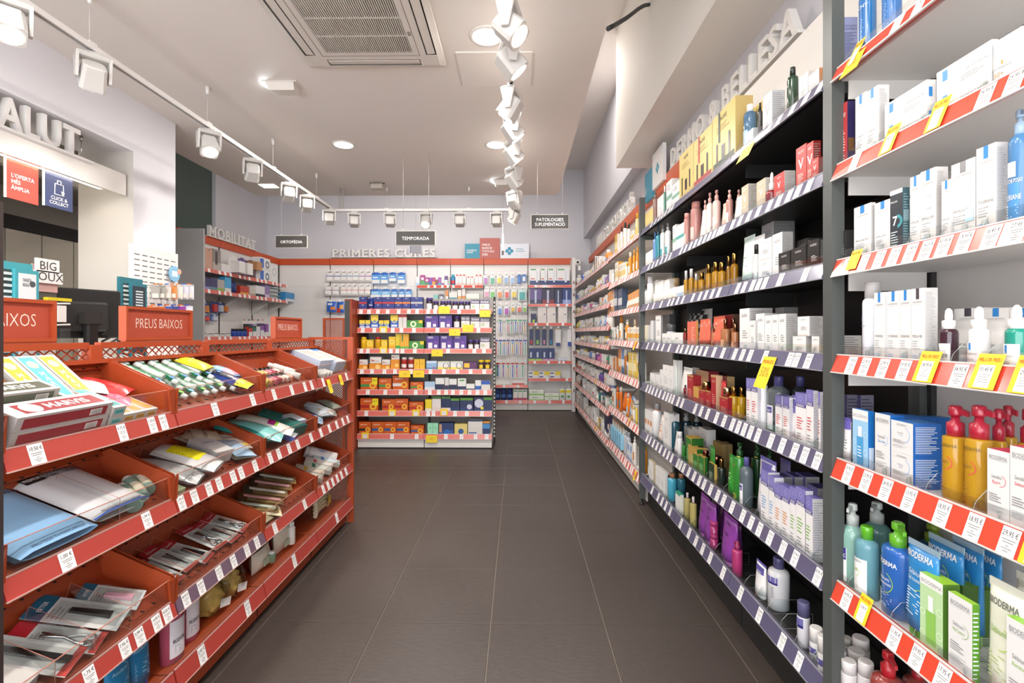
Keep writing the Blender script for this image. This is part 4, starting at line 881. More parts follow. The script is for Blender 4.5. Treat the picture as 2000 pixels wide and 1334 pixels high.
r.put('bottle', 318, 365, 890, PK); r.put('bottle', 362, 435, 815, PK); r.put('bottle', 385, 440, 800, PK, dx=.07)
r.put('tube', 405, 452, 880, dict(c='#e8e0da/.35', cap='#e0d8d2/.4', desc='white and rose tube')); PP = dict(c='#e4b8ac/.2/s', cap='#c8988e/.3', ch=.22, cr=.5, sh=.1, desc='rose pump bottle', lab=(.15, .6, .8, '#ecd4cc/.4'))
r.put('pump', 440, 478, 805, nm(PP, c='#e6ddd6/.3/s', desc='white pump bottle')); r.put('pump', 466, 512, 755, nm(PP, c='#ecdcd4/.3/s')); r.put('pump', 506, 560, 737, PP); r.put('tube', 546, 594, 800, dict(c='#e8b8a8/.35', cap='#e0a898/.4', desc='rose tube')); r.put('pump', 594, 640, 737, nm(PP, c='#a8786e/.25/s', desc='dark rose pump bottle')); r.put('pump', 655, 700, 735, nm(PP, c='#8a6a64/.25/s', desc='dark rose pump bottle'), dx=.06)
r.put('tube', 622, 692, 745, dict(c='#e4e0d8/.35', cap='#dcd6cc/.4', desc='white tube', pr=[('l', .2, .8, .7, .3, 6, LG, 3)]))
def vich(c, sd, ds): return dict(c=c, side=sd, desc=ds, pr=[('t', 'VICHY', .5, .84, .06, WHITE, 'c', 0, .6), ('t', 'V', .5, .5, .22, WHITE, 'c', 1), ('l', .2, .75, .4, .15, 6, '#e8dcd0/.5', 2)], spr=[('l', .06, .94, .95, .1, 16, '#8d8882/.5', 2)])
r.put('box', 695, 738, 695, vich('#bfae94/.4', '#b0aaa2/.4', 'beige carton with white V'), cs=795); r.put('box', 793, 850, 655, vich('#bfae94/.4', '#b8b2aa/.4', 'beige carton with white V'), cs=905)
r.put('dropper', 850, 935, 622, dict(c='#7a1820/.12/s', cap='#e2dedb/.35', ch=.5, cr=.45, sh=.1, desc='dark red serum dropper bottle'), dx=-.006); r.put('box', 905, 975, 610, vich('#c02a28/.4', '#b5b1ad/.4', 'red carton with grey side'), cs=1045)
RD = vich('#c8302a/.4', '#8a221f/.4', 'tall red carton')
r.put('box', 1050, 1116, 430, RD, cs=1120); r.put('box', 1120, 1162, 415, RD, cs=1212); r.put('box', 1150, 1196, 520, nm(RD, desc='short red carton'), dx=-.012); r.done()
# --- third shelf
r = RShelf(V4, ZS['C'], "dark unit's third shelf", dk)
r.put('box', 84, 108, 300, VW); r.put('can', 106, 162, 180, dict(c='#d6d6d6/.3/s', cap='#c2c2c2/.35', ch=.22, cr=.82, sh=.05, desc='white aerosol can'))
GW = dict(c='#e9e6e0/.4', side='#d0ccc4/.4', desc='small white carton with gold band', pr=[('r', 0, 1, .1, .3, '#b89a5a/.4')])
for c0, c1, ct in ((150, 198, 205), (200, 248, 210), (256, 300, 198)): r.put('box', c0, c1, ct, GW, dx=.05, d=.04)
for c0, c1, ct in ((160, 200, 320), (192, 246, 300), (248, 290, 290), (292, 322, 280), (322, 356, 268)): r.put('box', c0, c1, ct, GW)
r.put('jar', 300, 392, 195, dict(c='#c9a49a/.3/s', cap='#c8a878/.3', desc='rose jar with gold lid', ch=.3), dx=.06); r.put('box', 358, 425, 252, nm(VW, desc='white carton with pale blue print', pr=[('r', .1, .9, .2, .5, '#a8c4dc/.4')]))
AM = dict(c='#c8942a/.08/t', cap='#b08a4a/.2/m', ch=.3, cr=.6, sh=.1, desc='amber oil bottle with gold cap')
for c0, c1, ct, cc in ((425, 466, 128, '#c9c9c9/.25'), (467, 515, 112, '#c9c9c9/.25'), (516, 550, 155, '#c9c9c9/.25')): r.put('bottle', c0, c1, ct, nm(AM, cap=cc, desc='amber oil bottle with clear cap'))
r.put('box', 515, 650, 95, dict(c='#7a6438/.4', side='#6a5632/.4', desc='dark gold carton behind the oils'), dx=.1, d=.06)
for c0, c1, ct in ((550, 613, 145), (615, 670, 72), (668, 742, 52), (722, 796, 55), (796, 834, 0), (832, 900, -25)): r.put('bottle', c0, c1, ct, nm(AM, c='#a8761e/.08/t' if c0 > 780 else '#c8942a/.08/t', cr=.62))
r.vw = V3
r.put('tube', 676, 742, 1022, dict(c='#cfe0d6/.35', cap='#2a2a2a/.4', desc='pale mint tube', pr=[('l', .2, .8, .6, .3, 5, '#8aa89a/.5', 2)])); r.put('tube', 738, 806, 1020, dict(c='#d8d8d6/.35', cap='#d0d0ce/.4', desc='white tube', pr=[('l', .2, .8, .6, .3, 5, GR, 2)])); r.put('bottle', 775, 808, 1092, dict(c='#e0deda/.3', cap='#1f1d1c/.3', ch=.25, cr=.85, sh=.02, desc='white bottle with black cap'), dx=-.006)
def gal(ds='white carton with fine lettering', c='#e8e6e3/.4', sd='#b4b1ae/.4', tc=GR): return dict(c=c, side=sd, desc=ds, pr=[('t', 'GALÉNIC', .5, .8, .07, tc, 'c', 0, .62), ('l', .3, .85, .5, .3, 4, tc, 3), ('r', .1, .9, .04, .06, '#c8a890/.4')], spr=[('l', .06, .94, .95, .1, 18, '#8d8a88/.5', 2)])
q = onX(PXT(890, V3), 150+1040/3.335, .905); hh = (q.z-ZS['C'])/2
r.put('box', 806, 892, 1040, gal(), dz=hh+.0005, d=.05); r.put('box', 804, 892, 1040+hh*F/q.y*3.335, gal(), d=.05); r.put('box', 826, 905, 930, gal('grey carton behind the stack', '#c6c4c2/.4', '#7d7b79/.4'), dx=.08, d=.08)
r.put('box', 896, 960, 1008, gal('tall white carton with patterned side', sd='#9a9896/.35'), cs=1030); BK = '#211f1e/.35'
for c0, c1, ct in ((936, 1010, 1130), (1017, 1115, 1095), (1128, 1200, 1050)): r.put('box', c0, c1, ct, gal('black carton with white lettering', BK, '#1a1918/.4', '#d8d4d0/.5'), dx=-.01, d=.06)
r.put('box', 1060, 1120, 1050, gal('dark grey carton behind', '#4a4846/.4', '#3a3836/.4'), dx=.07); r.done()
# --- fourth shelf
r = RShelf(V4, ZS['D'], "dark unit's fourth shelf", dk)
r.put('box', 84, 110, 600, dict(c='#e6dcc0/.4', side='#d8d4cc/.4', desc='cream carton with yellow edge'), cs=135); r.put('box', 136, 160, 560, dict(c='#d8d8d8/.4', side='#b9b9ba/.4', desc='white and grey carton'), cs=178)
r.put('box', 180, 226, 512, gal('white carton with oval cutout', sd='#8d8c8c/.35'), dx=.0, cs=230); r.put('box', 226, 300, 505, dict(c='#7c7a79/.3', side='#4a4848/.35', desc='grey display carton'), cs=350, dx=.07); r.put('jar', 276, 362, 590, dict(c='#b9bcc0/.15/s', cap='#5a5a5c/.25', ch=.35, desc='silver cream jar'), dx=.03, dz=.0)
for c0, c1, ct in ((236, 272, 672), (274, 314, 670), (316, 415, 665)): r.put('box', c0, c1, ct, nm(VW, desc='small white carton', pr=[('t', 'JOWAE', .5, .5, .16, GR, 'c', 0, .6), ('r', .1, .9, .1, .2, '#3a5a9a/.4')]))
# houndstooth bag
HT = []
for i in range(9):
    for j in range(8):
        if (i+j) % 2 == 0: HT.append(('r', .06+i*.1, .06+i*.1+.1, .04+j*.115, .04+j*.115+.115, '#20201f/.7'))
r.put('pouch', 402, 600, 455, dict(c='#cfcdc8/.8', pr=HT, name='toiletry_bag', cat='bag', desc='black and white checked toiletry bag'), dx=.09, d=.09)
CO = '#d8664e/.35'
r.put('bottle', 420, 456, 630, dict(c='#9a2a24/.12/t', cap='#b8a070/.25/m', ch=.2, cr=.5, desc='small red bottle')); r.put('box', 456, 478, 570, dict(c=CO, side='#b8523e/.4', desc='slim coral carton')); r.put('box', 479, 530, 566, dict(c=CO, side='#c08a4a/.4', desc='coral carton with gold edge', pr=[('l', .2, .8, .8, .2, 8, '#e8b49a/.5', 2)]), cs=538)
CT = dict(c=CO, cap='#e0d8d2/.35', desc='coral tube', ch=.14, pr=[('t', 'NUXE', .5, .75, .05, '#f0dccf/.5', 'c', 0, .6), ('l', .2, .8, .5, .25, 5, '#eec4b0/.5', 2)])
r.put('tube', 540, 582, 550, CT); r.put('tube', 580, 624, 545, CT); r.put('tube', 627, 716, 520, nm(CT, desc='large coral tube')); r.put('box', 720, 788, 515, dict(c='#b83a3a/.35', side='#a03030/.4', desc='coral carton behind the perfumes'), dx=.06); r.put('box', 795, 860, 505, dict(c='#7a5a4a/.35', side='#6a4a3a/.4', desc='brown carton behind the perfumes'), dx=.09)
PF = dict(c='#c88a5e/.06/t', cap='#a8785a/.2/m', ch=.3, cr=.5, sh=.03, desc='square rose gold perfume bottle', lab=(.1, .5, .6, '#d8a078/.4'))
r.put('bottle', 665, 724, 605, PF, d=.03); r.put('bottle', 722, 850, 545, nm(PF, cr=.28, ch=.32), d=.035); r.put('bottle', 800, 905, 545, nm(PF, cr=.35), dx=.045, d=.03); r.put('bottle', 838, 906, 590, PF, d=.03)
r.put('box', 910, 995, 452, gal('largest white carton with ring emblem'), cs=1195); r.put('box', 996, 1046, 560, gal('narrow white carton with purple top'), dx=-.008); r.put('box', 1051, 1126, 497, gal(), d=.05); r.put('box', 1129, 1188, 515, gal('white carton with orange lettering')); r.put('box', 1190, 1245, 508, gal('white carton with orange lettering')); r.put('box', 1248, 1312, 500, gal('white carton with orange lettering'), cs=1410); r.put('box', 1220, 1300, 445, gal('tall grey carton behind', '#8d8b89/.4', '#7a7876/.4'), dx=.1, d=.05)
q = onX(PXT(1515, V4), 500+520/4.4475, .905); hh = (q.z-ZS['D'])/2
r.put('box', 1413, 1516, 522, gal('white carton with blue top'), dz=hh+.0005, cs=1640); r.put('box', 1372, 1486, 522+hh*F/q.y*4.4475, gal('white carton under the stack')); r.put('box', 1536, 1600, 522+hh*F/q.y*4.4475, gal('white carton under the stack'), d=.07); r.done()
# --- fifth shelf
r = RShelf(V4, ZS['E'], "dark unit's fifth shelf", dk)
for c0, c1, ct in ((132, 176, 1025), (180, 215, 1035), (217, 243, 990), (243, 304, 955), (305, 330, 960)): r.put('box', c0, c1, ct, VW)
r.put('box', 332, 372, 908, nm(VW, desc='white carton with green edge', side='#d8d5d0/.4', pr=[('r', .9, 1, 0, 1, '#5aa88a/.4'), ('l', .15, .75, .6, .3, 5, LG, 2)]), cs=414, dx=.02); r.put('tube', 370, 440, 975, dict(c='#e6e4e0/.35', cap='#dedcd8/.4', desc='white tube with green cap')); r.put('tube', 460, 516, 975, dict(c='#c8c5c2/.35', cap='#b9b6b3/.4', desc='grey tube'), dx=.06)
RB = dict(c='#a81e28/.35', side='#8a1820/.4', desc='deep red carton with gold lettering', pr=[('t', 'NUXE', .5, .8, .07, '#d8b890/.4', 'c', 0, .6), ('l', .2, .8, .5, .2, 5, '#d89a8a/.5', 1), ('r', 0, 1, .94, 1, '#b8945a/.4')])
r.put('bottle', 422, 455, 1120, dict(c='#8a1a22/.15/t', cap='#2a1a1a/.3', desc='small dark red bottle')); r.put('box', 455, 508, 1040, RB); r.put('dropper', 488, 520, 1030, dict(c='#b81e2a/.2/s', cap='#b81e2a/.3', ch=.5, desc='red dropper bottle'))
r.put('box', 532, 640, 1005, dict(c='#9a7a5a/.35', side='#7a2028/.4', top='#6a1820/.4', desc='bronze and red carton', pr=[('r', 0, 1, 0, .35, '#c05a60/.35')]), dx=.04, d=.05); r.put('box', 642, 700, 1020, dict(c='#5a1a20/.35', side='#4a1418/.4', desc='burgundy carton behind'), dx=.1)
r.put('jar', 582, 660, 1090, dict(c='#a81e2a/.2/s', cap='#b89a6a/.2/m', ch=.45, desc='red jar with gold lid')); r.put('box', 508, 554, 1142, dict(c='#c89a4a/.35', side='#a87a3a/.4', desc='gold and red carton', pr=[('r', 0, 1, 0, .4, '#b83a2a/.35')]), dx=-.006); r.put('box', 556, 610, 1170, nm(RB, desc='short red carton'), dx=-.008); r.put('box', 613, 660, 1178, nm(RB, desc='short red carton'), dx=-.008)
r.put('box', 662, 704, 1040, nm(RB, desc='tall red carton with beige side', side='#c8a080/.4'), cs=762, dx=-.004); r.put('box', 766, 800, 1050, dict(c='#8a1a24/.35', side='#b8986a/.35', desc='red and gold carton behind'), cs=866, dx=.06); r.put('tube', 730, 766, 1090, dict(c='#b8202a/.3', cap='#e0d8d0/.4', desc='slim red tube')); r.put('jar', 766, 840, 1140, dict(c='#7a1a20/.2/s', cap='#c8b08a/.2/m', ch=.4, desc='dark red jar with gold lid')); r.put('box', 736, 806, 1235, nm(RB, desc='low red carton'), dx=-.01)
YO = dict(c='#d0a428/.06/t', cap='#b08a48/.2/m', ch=.3, cr=.55, sh=.03, desc='yellow oil bottle with gold cap', lab=(.2, .6, .6, '#d8b450/.4'))
r.put('bottle', 810, 905, 1135, YO, d=.035); r.put('bottle', 892, 966, 1142, YO, dx=.03, d=.035)
def jz(ds='white carton with purple crest', top='#6a64a8/.4', acc='#c84a4a/.4', th=.2): return dict(c='#e9e7e6/.4', side='#d0cdd0/.4', top=top, desc=ds, pr=[('r', 0, 1, 1-th, 1, '#807ab8/.4'), ('r', 0, 1, 1-th-.07, 1-th, '#3a3484/.4'), ('t', 'JONZAC', .5, 1-th-.06, .05, WHITE, 'c', 1, .8), ('o', .5, 1-th/2, .16, .04, '#a8a4d4/.4'), ('l', .15, .8, .55, .3, 5, acc, 3), ('l', .15, .7, .25, .1, 3, GR, 2)], spr=[('l', .06, .94, .95, .1, 22, '#a4a1a8/.5', 2)])
r.put('box', 968, 1010, 1066, jz()); r.put('box', 1012, 1066, 1072, jz(), cs=1095); r.vw = V5
r.put('bottle', 1076, 1158, -65, dict(c='#e4e4e6/.3/s', cap='#8d8b8f/.35', ch=.16, cr=.8, sh=.05, desc='white bottle with grey cap', pr=[('r', .25, .75, .7, .95, '#5a58a0/.4'), ('t', 'JONZAC', .5, .72, .05, WHITE, 'c', 1, .4), ('l', .3, .7, .5, .2, 6, GR, 2)]), dx=.01)
CB = dict(c='#7d8488/.06/t', cap='#55528a/.35', ch=.17, cr=.42, sh=.16, desc='clear micellar bottle with purple cap', lab=(.05, .7, .55, '#e6e4e6/.4'), pr=[('r', .3, .7, .5, .66, '#4a4890/.4'), ('t', 'JONZAC', .5, .53, .06, WHITE, 'c', 1, .32)])
r.put('bottle', 1150, 1350, -70, CB, dx=.02); r.put('bottle', 1350, 1525, -68, nm(CB, c='#4a4e52/.1/t'), dx=.09)
for c0, c1, ct, ds in ((1220, 1276, 105, 'white carton with purple crest'), (1285, 1342, 118, 'white carton with purple crest'), (1395, 1486, 88, 'broad white carton with purple crest'), (1490, 1552, 58, 'tall white carton with purple crest'), (1594, 1612, 70, 'white carton beside the post')): r.put('box', c0, c1, ct, jz(ds), cs={1490: 1592, 1285: 1345}.get(c0), d=None if c0 in (1490, 1285) else .04)
r.put('tube', 1343, 1395, 105, dict(c='#e6e4e4/.35', crimp='#6a64a8/.4', cap='#dedcdc/.4', desc='white tube with purple top', pr=[('r', 0, 1, .62, .92, '#6a64a8/.4')]), dx=.01); r.done()
# --- sixth shelf
r = RShelf(V5, ZS['F'], "dark unit's sixth shelf", dk)
for c0, c1, ct in ((84, 106, 225), (107, 126, 232), (127, 150, 245)): r.put('box', c0, c1, ct, nm(VW, desc='white carton with orange print', pr=[('r', .2, .8, .4, .6, '#d88a4a/.4')]))
OW = dict(c='#e6e4e2/.3/s', cap='#9a9997/.35', ch=.2, cr=.55, sh=.12, collar='#c8643a/.4', desc='white bottle with orange ring and grey cap', pr=[('l', .3, .7, .5, .3, 4, '#d8784a/.5', 2)])
r.put('bottle', 150, 242, 165, OW); r.put('bottle', 236, 318, 235, OW); r.put('tube', 172, 240, 300, dict(c='#e8dcd4/.35', cap='#d8d4d0/.4', desc='white tube with orange lettering', pr=[('l', .3, .7, .8, .3, 5, '#d8784a/.5', 2)]), dx=-.008); r.put('box', 252, 298, 262, nm(VW, desc='white carton with fine print'), dx=-.008)
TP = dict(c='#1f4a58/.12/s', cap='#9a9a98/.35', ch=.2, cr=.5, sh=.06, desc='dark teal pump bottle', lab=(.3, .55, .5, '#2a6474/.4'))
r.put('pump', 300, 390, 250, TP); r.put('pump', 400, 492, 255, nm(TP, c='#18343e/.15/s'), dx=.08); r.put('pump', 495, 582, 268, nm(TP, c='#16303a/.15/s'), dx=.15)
r.put('tube', 325, 370, 435, dict(c='#e4e2e0/.35', cap='#dcdad8/.4', desc='white tube')); r.put('can', 370, 414, 415, dict(c='#e4e2e0/.3/s', cap='#dcdad8/.35', ch=.25, cr=.9, sh=.02, desc='small white can'))
for c0, c1 in ((416, 496), (497, 556), (557, 620)): r.put('box', c0, c1, 400, nm(VW, c='#b9b6b2/.4', desc='white carton in painted shade, second row'), dx=.09, d=.05)  # white greyed here to paint shade into the second row
GN = '#2f7a2c/.3'; GD = '#1f3a24/.3'
GBC = dict(c=GN, side='#1f5a20/.35', top='#b8964a/.35', desc='green carton with gold edge', pr=[('r', .92, 1, 0, 1, '#b8964a/.35'), ('l', .15, .75, .6, .2, 6, '#a8d49a/.5', 2), ('r', 0, 1, .95, 1, '#b8964a/.35')])
r.put('bottle', 410, 445, 500, dict(c='#2a7a2a/.2/s', cap='#1f5a1f/.3', desc='small green bottle')); r.put('box', 446, 495, 475, GBC); r.put('jar', 495, 625, 465, dict(c='#5a4a34/.25/s', cap='#3a2e22/.2/s', ch=.3, desc='large bronze jar'), dx=.06); r.put('box', 462, 540, 570, nm(GBC, c='#b8964a/.35', desc='gold and green carton'), dx=-.004)
r.put('jar', 542, 628, 545, dict(c='#2a6a2a/.2/s', cap='#8a5a4a/.2/m', ch=.4, desc='green jar with copper lid'), dx=.02); r.put('jar', 590, 642, 575, dict(c='#245a24/.2/s', cap='#7a4a3a/.2/m', ch=.4, desc='green jar with copper lid'), dx=.0); r.put('box', 506, 552, 620, nm(GBC, desc='short green carton'), dx=-.008); r.put('box', 553, 606, 640, nm(GBC, desc='short green carton'), cs=632, dx=-.008)
r.put('tube', 636, 670, 550, dict(c=GN, cap='#1f5a20/.35', desc='slim green tube')); r.put('jar', 670, 752, 622, dict(c='#1f3a2a/.2/s', cap='#8a5a4a/.2/m', ch=.4, desc='dark green jar with copper lid'), dx=.01); r.put('box', 640, 690, 705, dict(c=GD, side='#b8964a/.35', top='#b8964a/.35', desc='black green carton with gold edge', pr=[('l', .15, .75, .6, .2, 6, '#a8b8a0/.5', 2)]), cs=714, dx=-.008)
for c0, c1, dx in ((680, 750, .09), (750, 800, .12)): r.put('box', c0, c1, 525, dict(c='#7a6438/.35', side='#8a744a/.4', desc='gold carton in the back'), cs=c1+48, dx=dx)
r.put('bottle', 716, 790, 650, dict(c='#1f2a24/.15/s', cap='#a8804a/.2/m', ch=.28, cr=.5, sh=.05, desc='black green bottle with gold cap'), d=.035); r.put('tube', 784, 850, 640, dict(c='#2f8a2c/.3', cap='#1a3a1c/.35', desc='green tube', pr=[('l', .2, .8, .6, .35, 4, '#b8e0a8/.5', 2)]), dx=-.006)
GPU = dict(c='#2f7f30/.2/s', cap='#1f4a24/.3', ch=.24, cr=.5, sh=.03, collar=GOLD, desc='tall green pump bottle with gold collar', pr=[('t', 'NUXE', .4, .82, .05, '#c8783a/.4', 'c', 0, .5), ('l', .2, .7, .55, .4, 4, '#c8e4bc/.5', 2), ('o', .55, .12, .25, .2, '#8a9a3a/.4')])
r.put('pump', 856, 968, 508, GPU); r.put('pump', 1010, 1120, 520, nm(GPU, c='#173f1c/.25/s', desc='green pump bottle behind in painted shade'), dx=.085); r.put('pump', 1125, 1226, 560, nm(GPU, c='#143718/.25/s', desc='green pump bottle behind in painted shade'), dx=.15)  # back pumps share one green, darkened to paint in shelf shade
r.put('bottle', 910, 1032, 635, nm(CB, c='#6d7a80/.06/t'), dx=-.006); r.put('tube', 1022, 1152, 680, dict(c='#e4e2e4/.35', crimp='#6a64a8/.4', cap='#d8d4dc/.4', desc='white and purple tube', pr=[('r', 0, 1, .72, .93, '#706ab0/.4'), ('r', .1, .9, .64, .71, '#3a3484/.4'), ('t', 'JONZAC', .5, .655, .04, WHITE, 'c', 1, .7), ('l', .15, .8, .5, .2, 7, GR, 2)]))
for c0, c1, ct, cs, acc in ((1095, 1160, 770, None, '#5a9ad0/.4'), (1164, 1212, 815, 1294, '#5a9ad0/.4'), (1214, 1274, 890, None, '#d8884a/.4'), (1276, 1346, 918, None, '#d8884a/.4'), (1348, 1398, 912, None, '#7ab04a/.4'), (1400, 1484, 930, 1548, '#7ab04a/.4'), (1480, 1544, 998, 1640, '#7ab04a/.4')):
    r.put('box', c0, c1, ct, jz('white carton with purple crest', acc=acc), cs=cs, d=None if cs else .04, dx=-.006)
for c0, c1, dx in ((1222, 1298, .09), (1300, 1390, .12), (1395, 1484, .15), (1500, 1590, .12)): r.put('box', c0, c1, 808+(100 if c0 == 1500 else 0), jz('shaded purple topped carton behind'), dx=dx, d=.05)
r.put('tube', 1222, 1306, 675, dict(c='#8a86b8/.35', crimp='#6a64a8/.4', cap='#d8d4dc/.4', desc='lavender tube in the back'), dx=.12); r.done()
# --- lowest shelf
r = RShelf(V5, ZS['G'], "dark unit's lowest shelf", dk)
r.put('bottle', 74, 112, 540, dict(c='#d88a2a/.2/s', cap='#d8b83a/.3', ch=.12, cr=.6, sh=.2, desc='tall orange bottle'))
for c0, c1, ct, ds in ((120, 160, 690, 'gold edged white carton'), (178, 200, 725, 'slim white carton'), (202, 224, 735, 'slim white carton with blue edge'), (224, 262, 768, 'slim white carton')): r.put('box', c0, c1, ct, nm(VW, desc=ds, side='#c8b894/.4' if 'gold' in ds else '#d0cdc8/.4'), cs=c1+24)
TS = dict(c='#4aa4bc/.25/s', cap='#9a6a4a/.3', ch=.16, cr=.62, sh=.1, desc='turquoise spray can with copper cap', pr=[('r', .4, .6, .08, .2, '#d8b87a/.4')])
r.put('can', 285, 365, 775, TS); r.put('can', 366, 442, 776, nm(TS, c='#2f6a7c/.25/s'), dx=.05); r.put('box', 352, 392, 965, dict(c='#e6e6e2/.4', side='#d8d6c8/.4', top='#3a9a7a/.4', desc='white carton with green lid', pr=[('r', 0, 1, .9, 1, '#3a9a7a/.4')]), cs=425, dx=-.004)
PV = dict(c='#d0c27a/.06/t', cap='#e0d4d4/.25', ch=.2, cr=.35, sh=.05, desc='clear gold perfume bottle', collar='#5a2a4a/.4')
r.put('bottle', 425, 488, 945, PV, d=.035); r.put('bottle', 470, 544, 980, PV, d=.035, dx=-.01)
PT = dict(c='#8a3f9a/.3/s', cap='#c07ac0/.35', desc='purple hair care tube', pr=[('t', 'NUXE', .5, .82, .05, '#3a1a4a/.5', 'c', 0, .5), ('t', 'Hair', .5, .6, .07, '#3a1a4a/.5', 'c', 0, .5), ('l', .2, .8, .45, .25, 5, '#5a2a6a/.5', 2)])
r.put('tube', 524, 598, 1000, PT); r.put('tube', 574, 650, 1060, PT, dx=-.006); r.put('tube', 634, 690, 1000, nm(PT, c='#6a2f74/.3/s', desc='shaded purple tube behind'), dx=.07); r.put('tube', 690, 758, 1050, nm(PT, c='#6a2f74/.3/s', desc='shaded purple tube behind'), dx=.08); r.vw = V6  # darker purple on the back tubes is painted shade
MJ = dict(c='#9a2f64/.2/s', cap='#a83a6e/.3', ch=.3, desc='magenta jar in a stack')
q = onX(PXT(538, V6), 950+235/3.475, .93); hh = (q.z-ZS['G'])/2
r.put('jar', 510, 566, 237, MJ, dz=hh+.0005); r.put('jar', 510, 566, 237+hh*F/q.y*3.475, MJ)
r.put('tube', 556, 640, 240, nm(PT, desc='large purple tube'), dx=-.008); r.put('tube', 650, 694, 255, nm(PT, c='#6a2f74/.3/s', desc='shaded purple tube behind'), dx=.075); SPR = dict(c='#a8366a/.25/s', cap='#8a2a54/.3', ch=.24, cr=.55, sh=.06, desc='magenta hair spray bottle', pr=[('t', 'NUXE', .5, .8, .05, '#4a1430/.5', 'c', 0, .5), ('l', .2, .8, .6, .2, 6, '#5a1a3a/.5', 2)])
r.put('spray', 632, 690, 345, SPR, dx=.012); r.put('spray', 658, 732, 370, SPR, dx=-.01)
r.put('tube', 794, 856, 545, dict(c='#e8e6e4/.35', crimp='#6a64a8/.4', cap='#e0dedc/.4', desc='small white tube with purple crest', pr=[('r', .1, .9, .7, .9, '#5a5498/.4'), ('t', 'JONZAC', .5, .72, .045, WHITE, 'c', 1, .6), ('t', 'DEA', .5, .05, .05, '#d0503a/.4', 'c', 1, .5)]), dx=.01)
r.put('bottle', 900, 1052, 480, dict(c='#d8d6d8/.3/s', cap='#4f4d74/.35', ch=.2, cr=.5, sh=.14, n=24, desc='large white bottle with purple cap and band', pr=[('r', .05, .95, .82, .98, '#6a66a0/.4'), ('r', .05, .95, .76, .82, '#2a2470/.4'), ('t', 'JONZAC', .3, .76, .05, WHITE, 'c', 1, .3), ('l', .1, .5, .6, .2, 8, GR, 2), ('l', .65, .85, .7, .35, 14, GR, 2)]), dx=.02)
r.put('can', 1100, 1190, 780, dict(c='#dcdade/.3/s', cap='#5a587c/.4', ch=.32, cr=.95, sh=.02, n=24, desc='white spray can with slate cap', pr=[('r', .05, .95, .75, .98, '#6a66a0/.4'), ('r', .05, .95, .66, .75, '#2a2470/.4'), ('t', 'JONZAC', .35, .67, .07, WHITE, 'c', 1, .35), ('l', .2, .5, .5, .2, 5, GR, 2)]))
RO = dict(c='#dedbd8/.3/s', cap='#e6e3df/.3/s', ch=.42, cr=.98, sh=.02, desc='white roll on deodorant', n=20, pr=[('r', .05, .95, .45, .75, '#55518c/.4'), ('t', 'JONZAC', .4, .55, .12, WHITE, 'c', 1, .4), ('l', .3, .7, .35, .1, 3, GR, 2)])
r.put('bottle', 1184, 1278, 955, RO, dx=-.002); r.put('bottle', 1238, 1330, 1015, RO, dx=-.014); r.done()
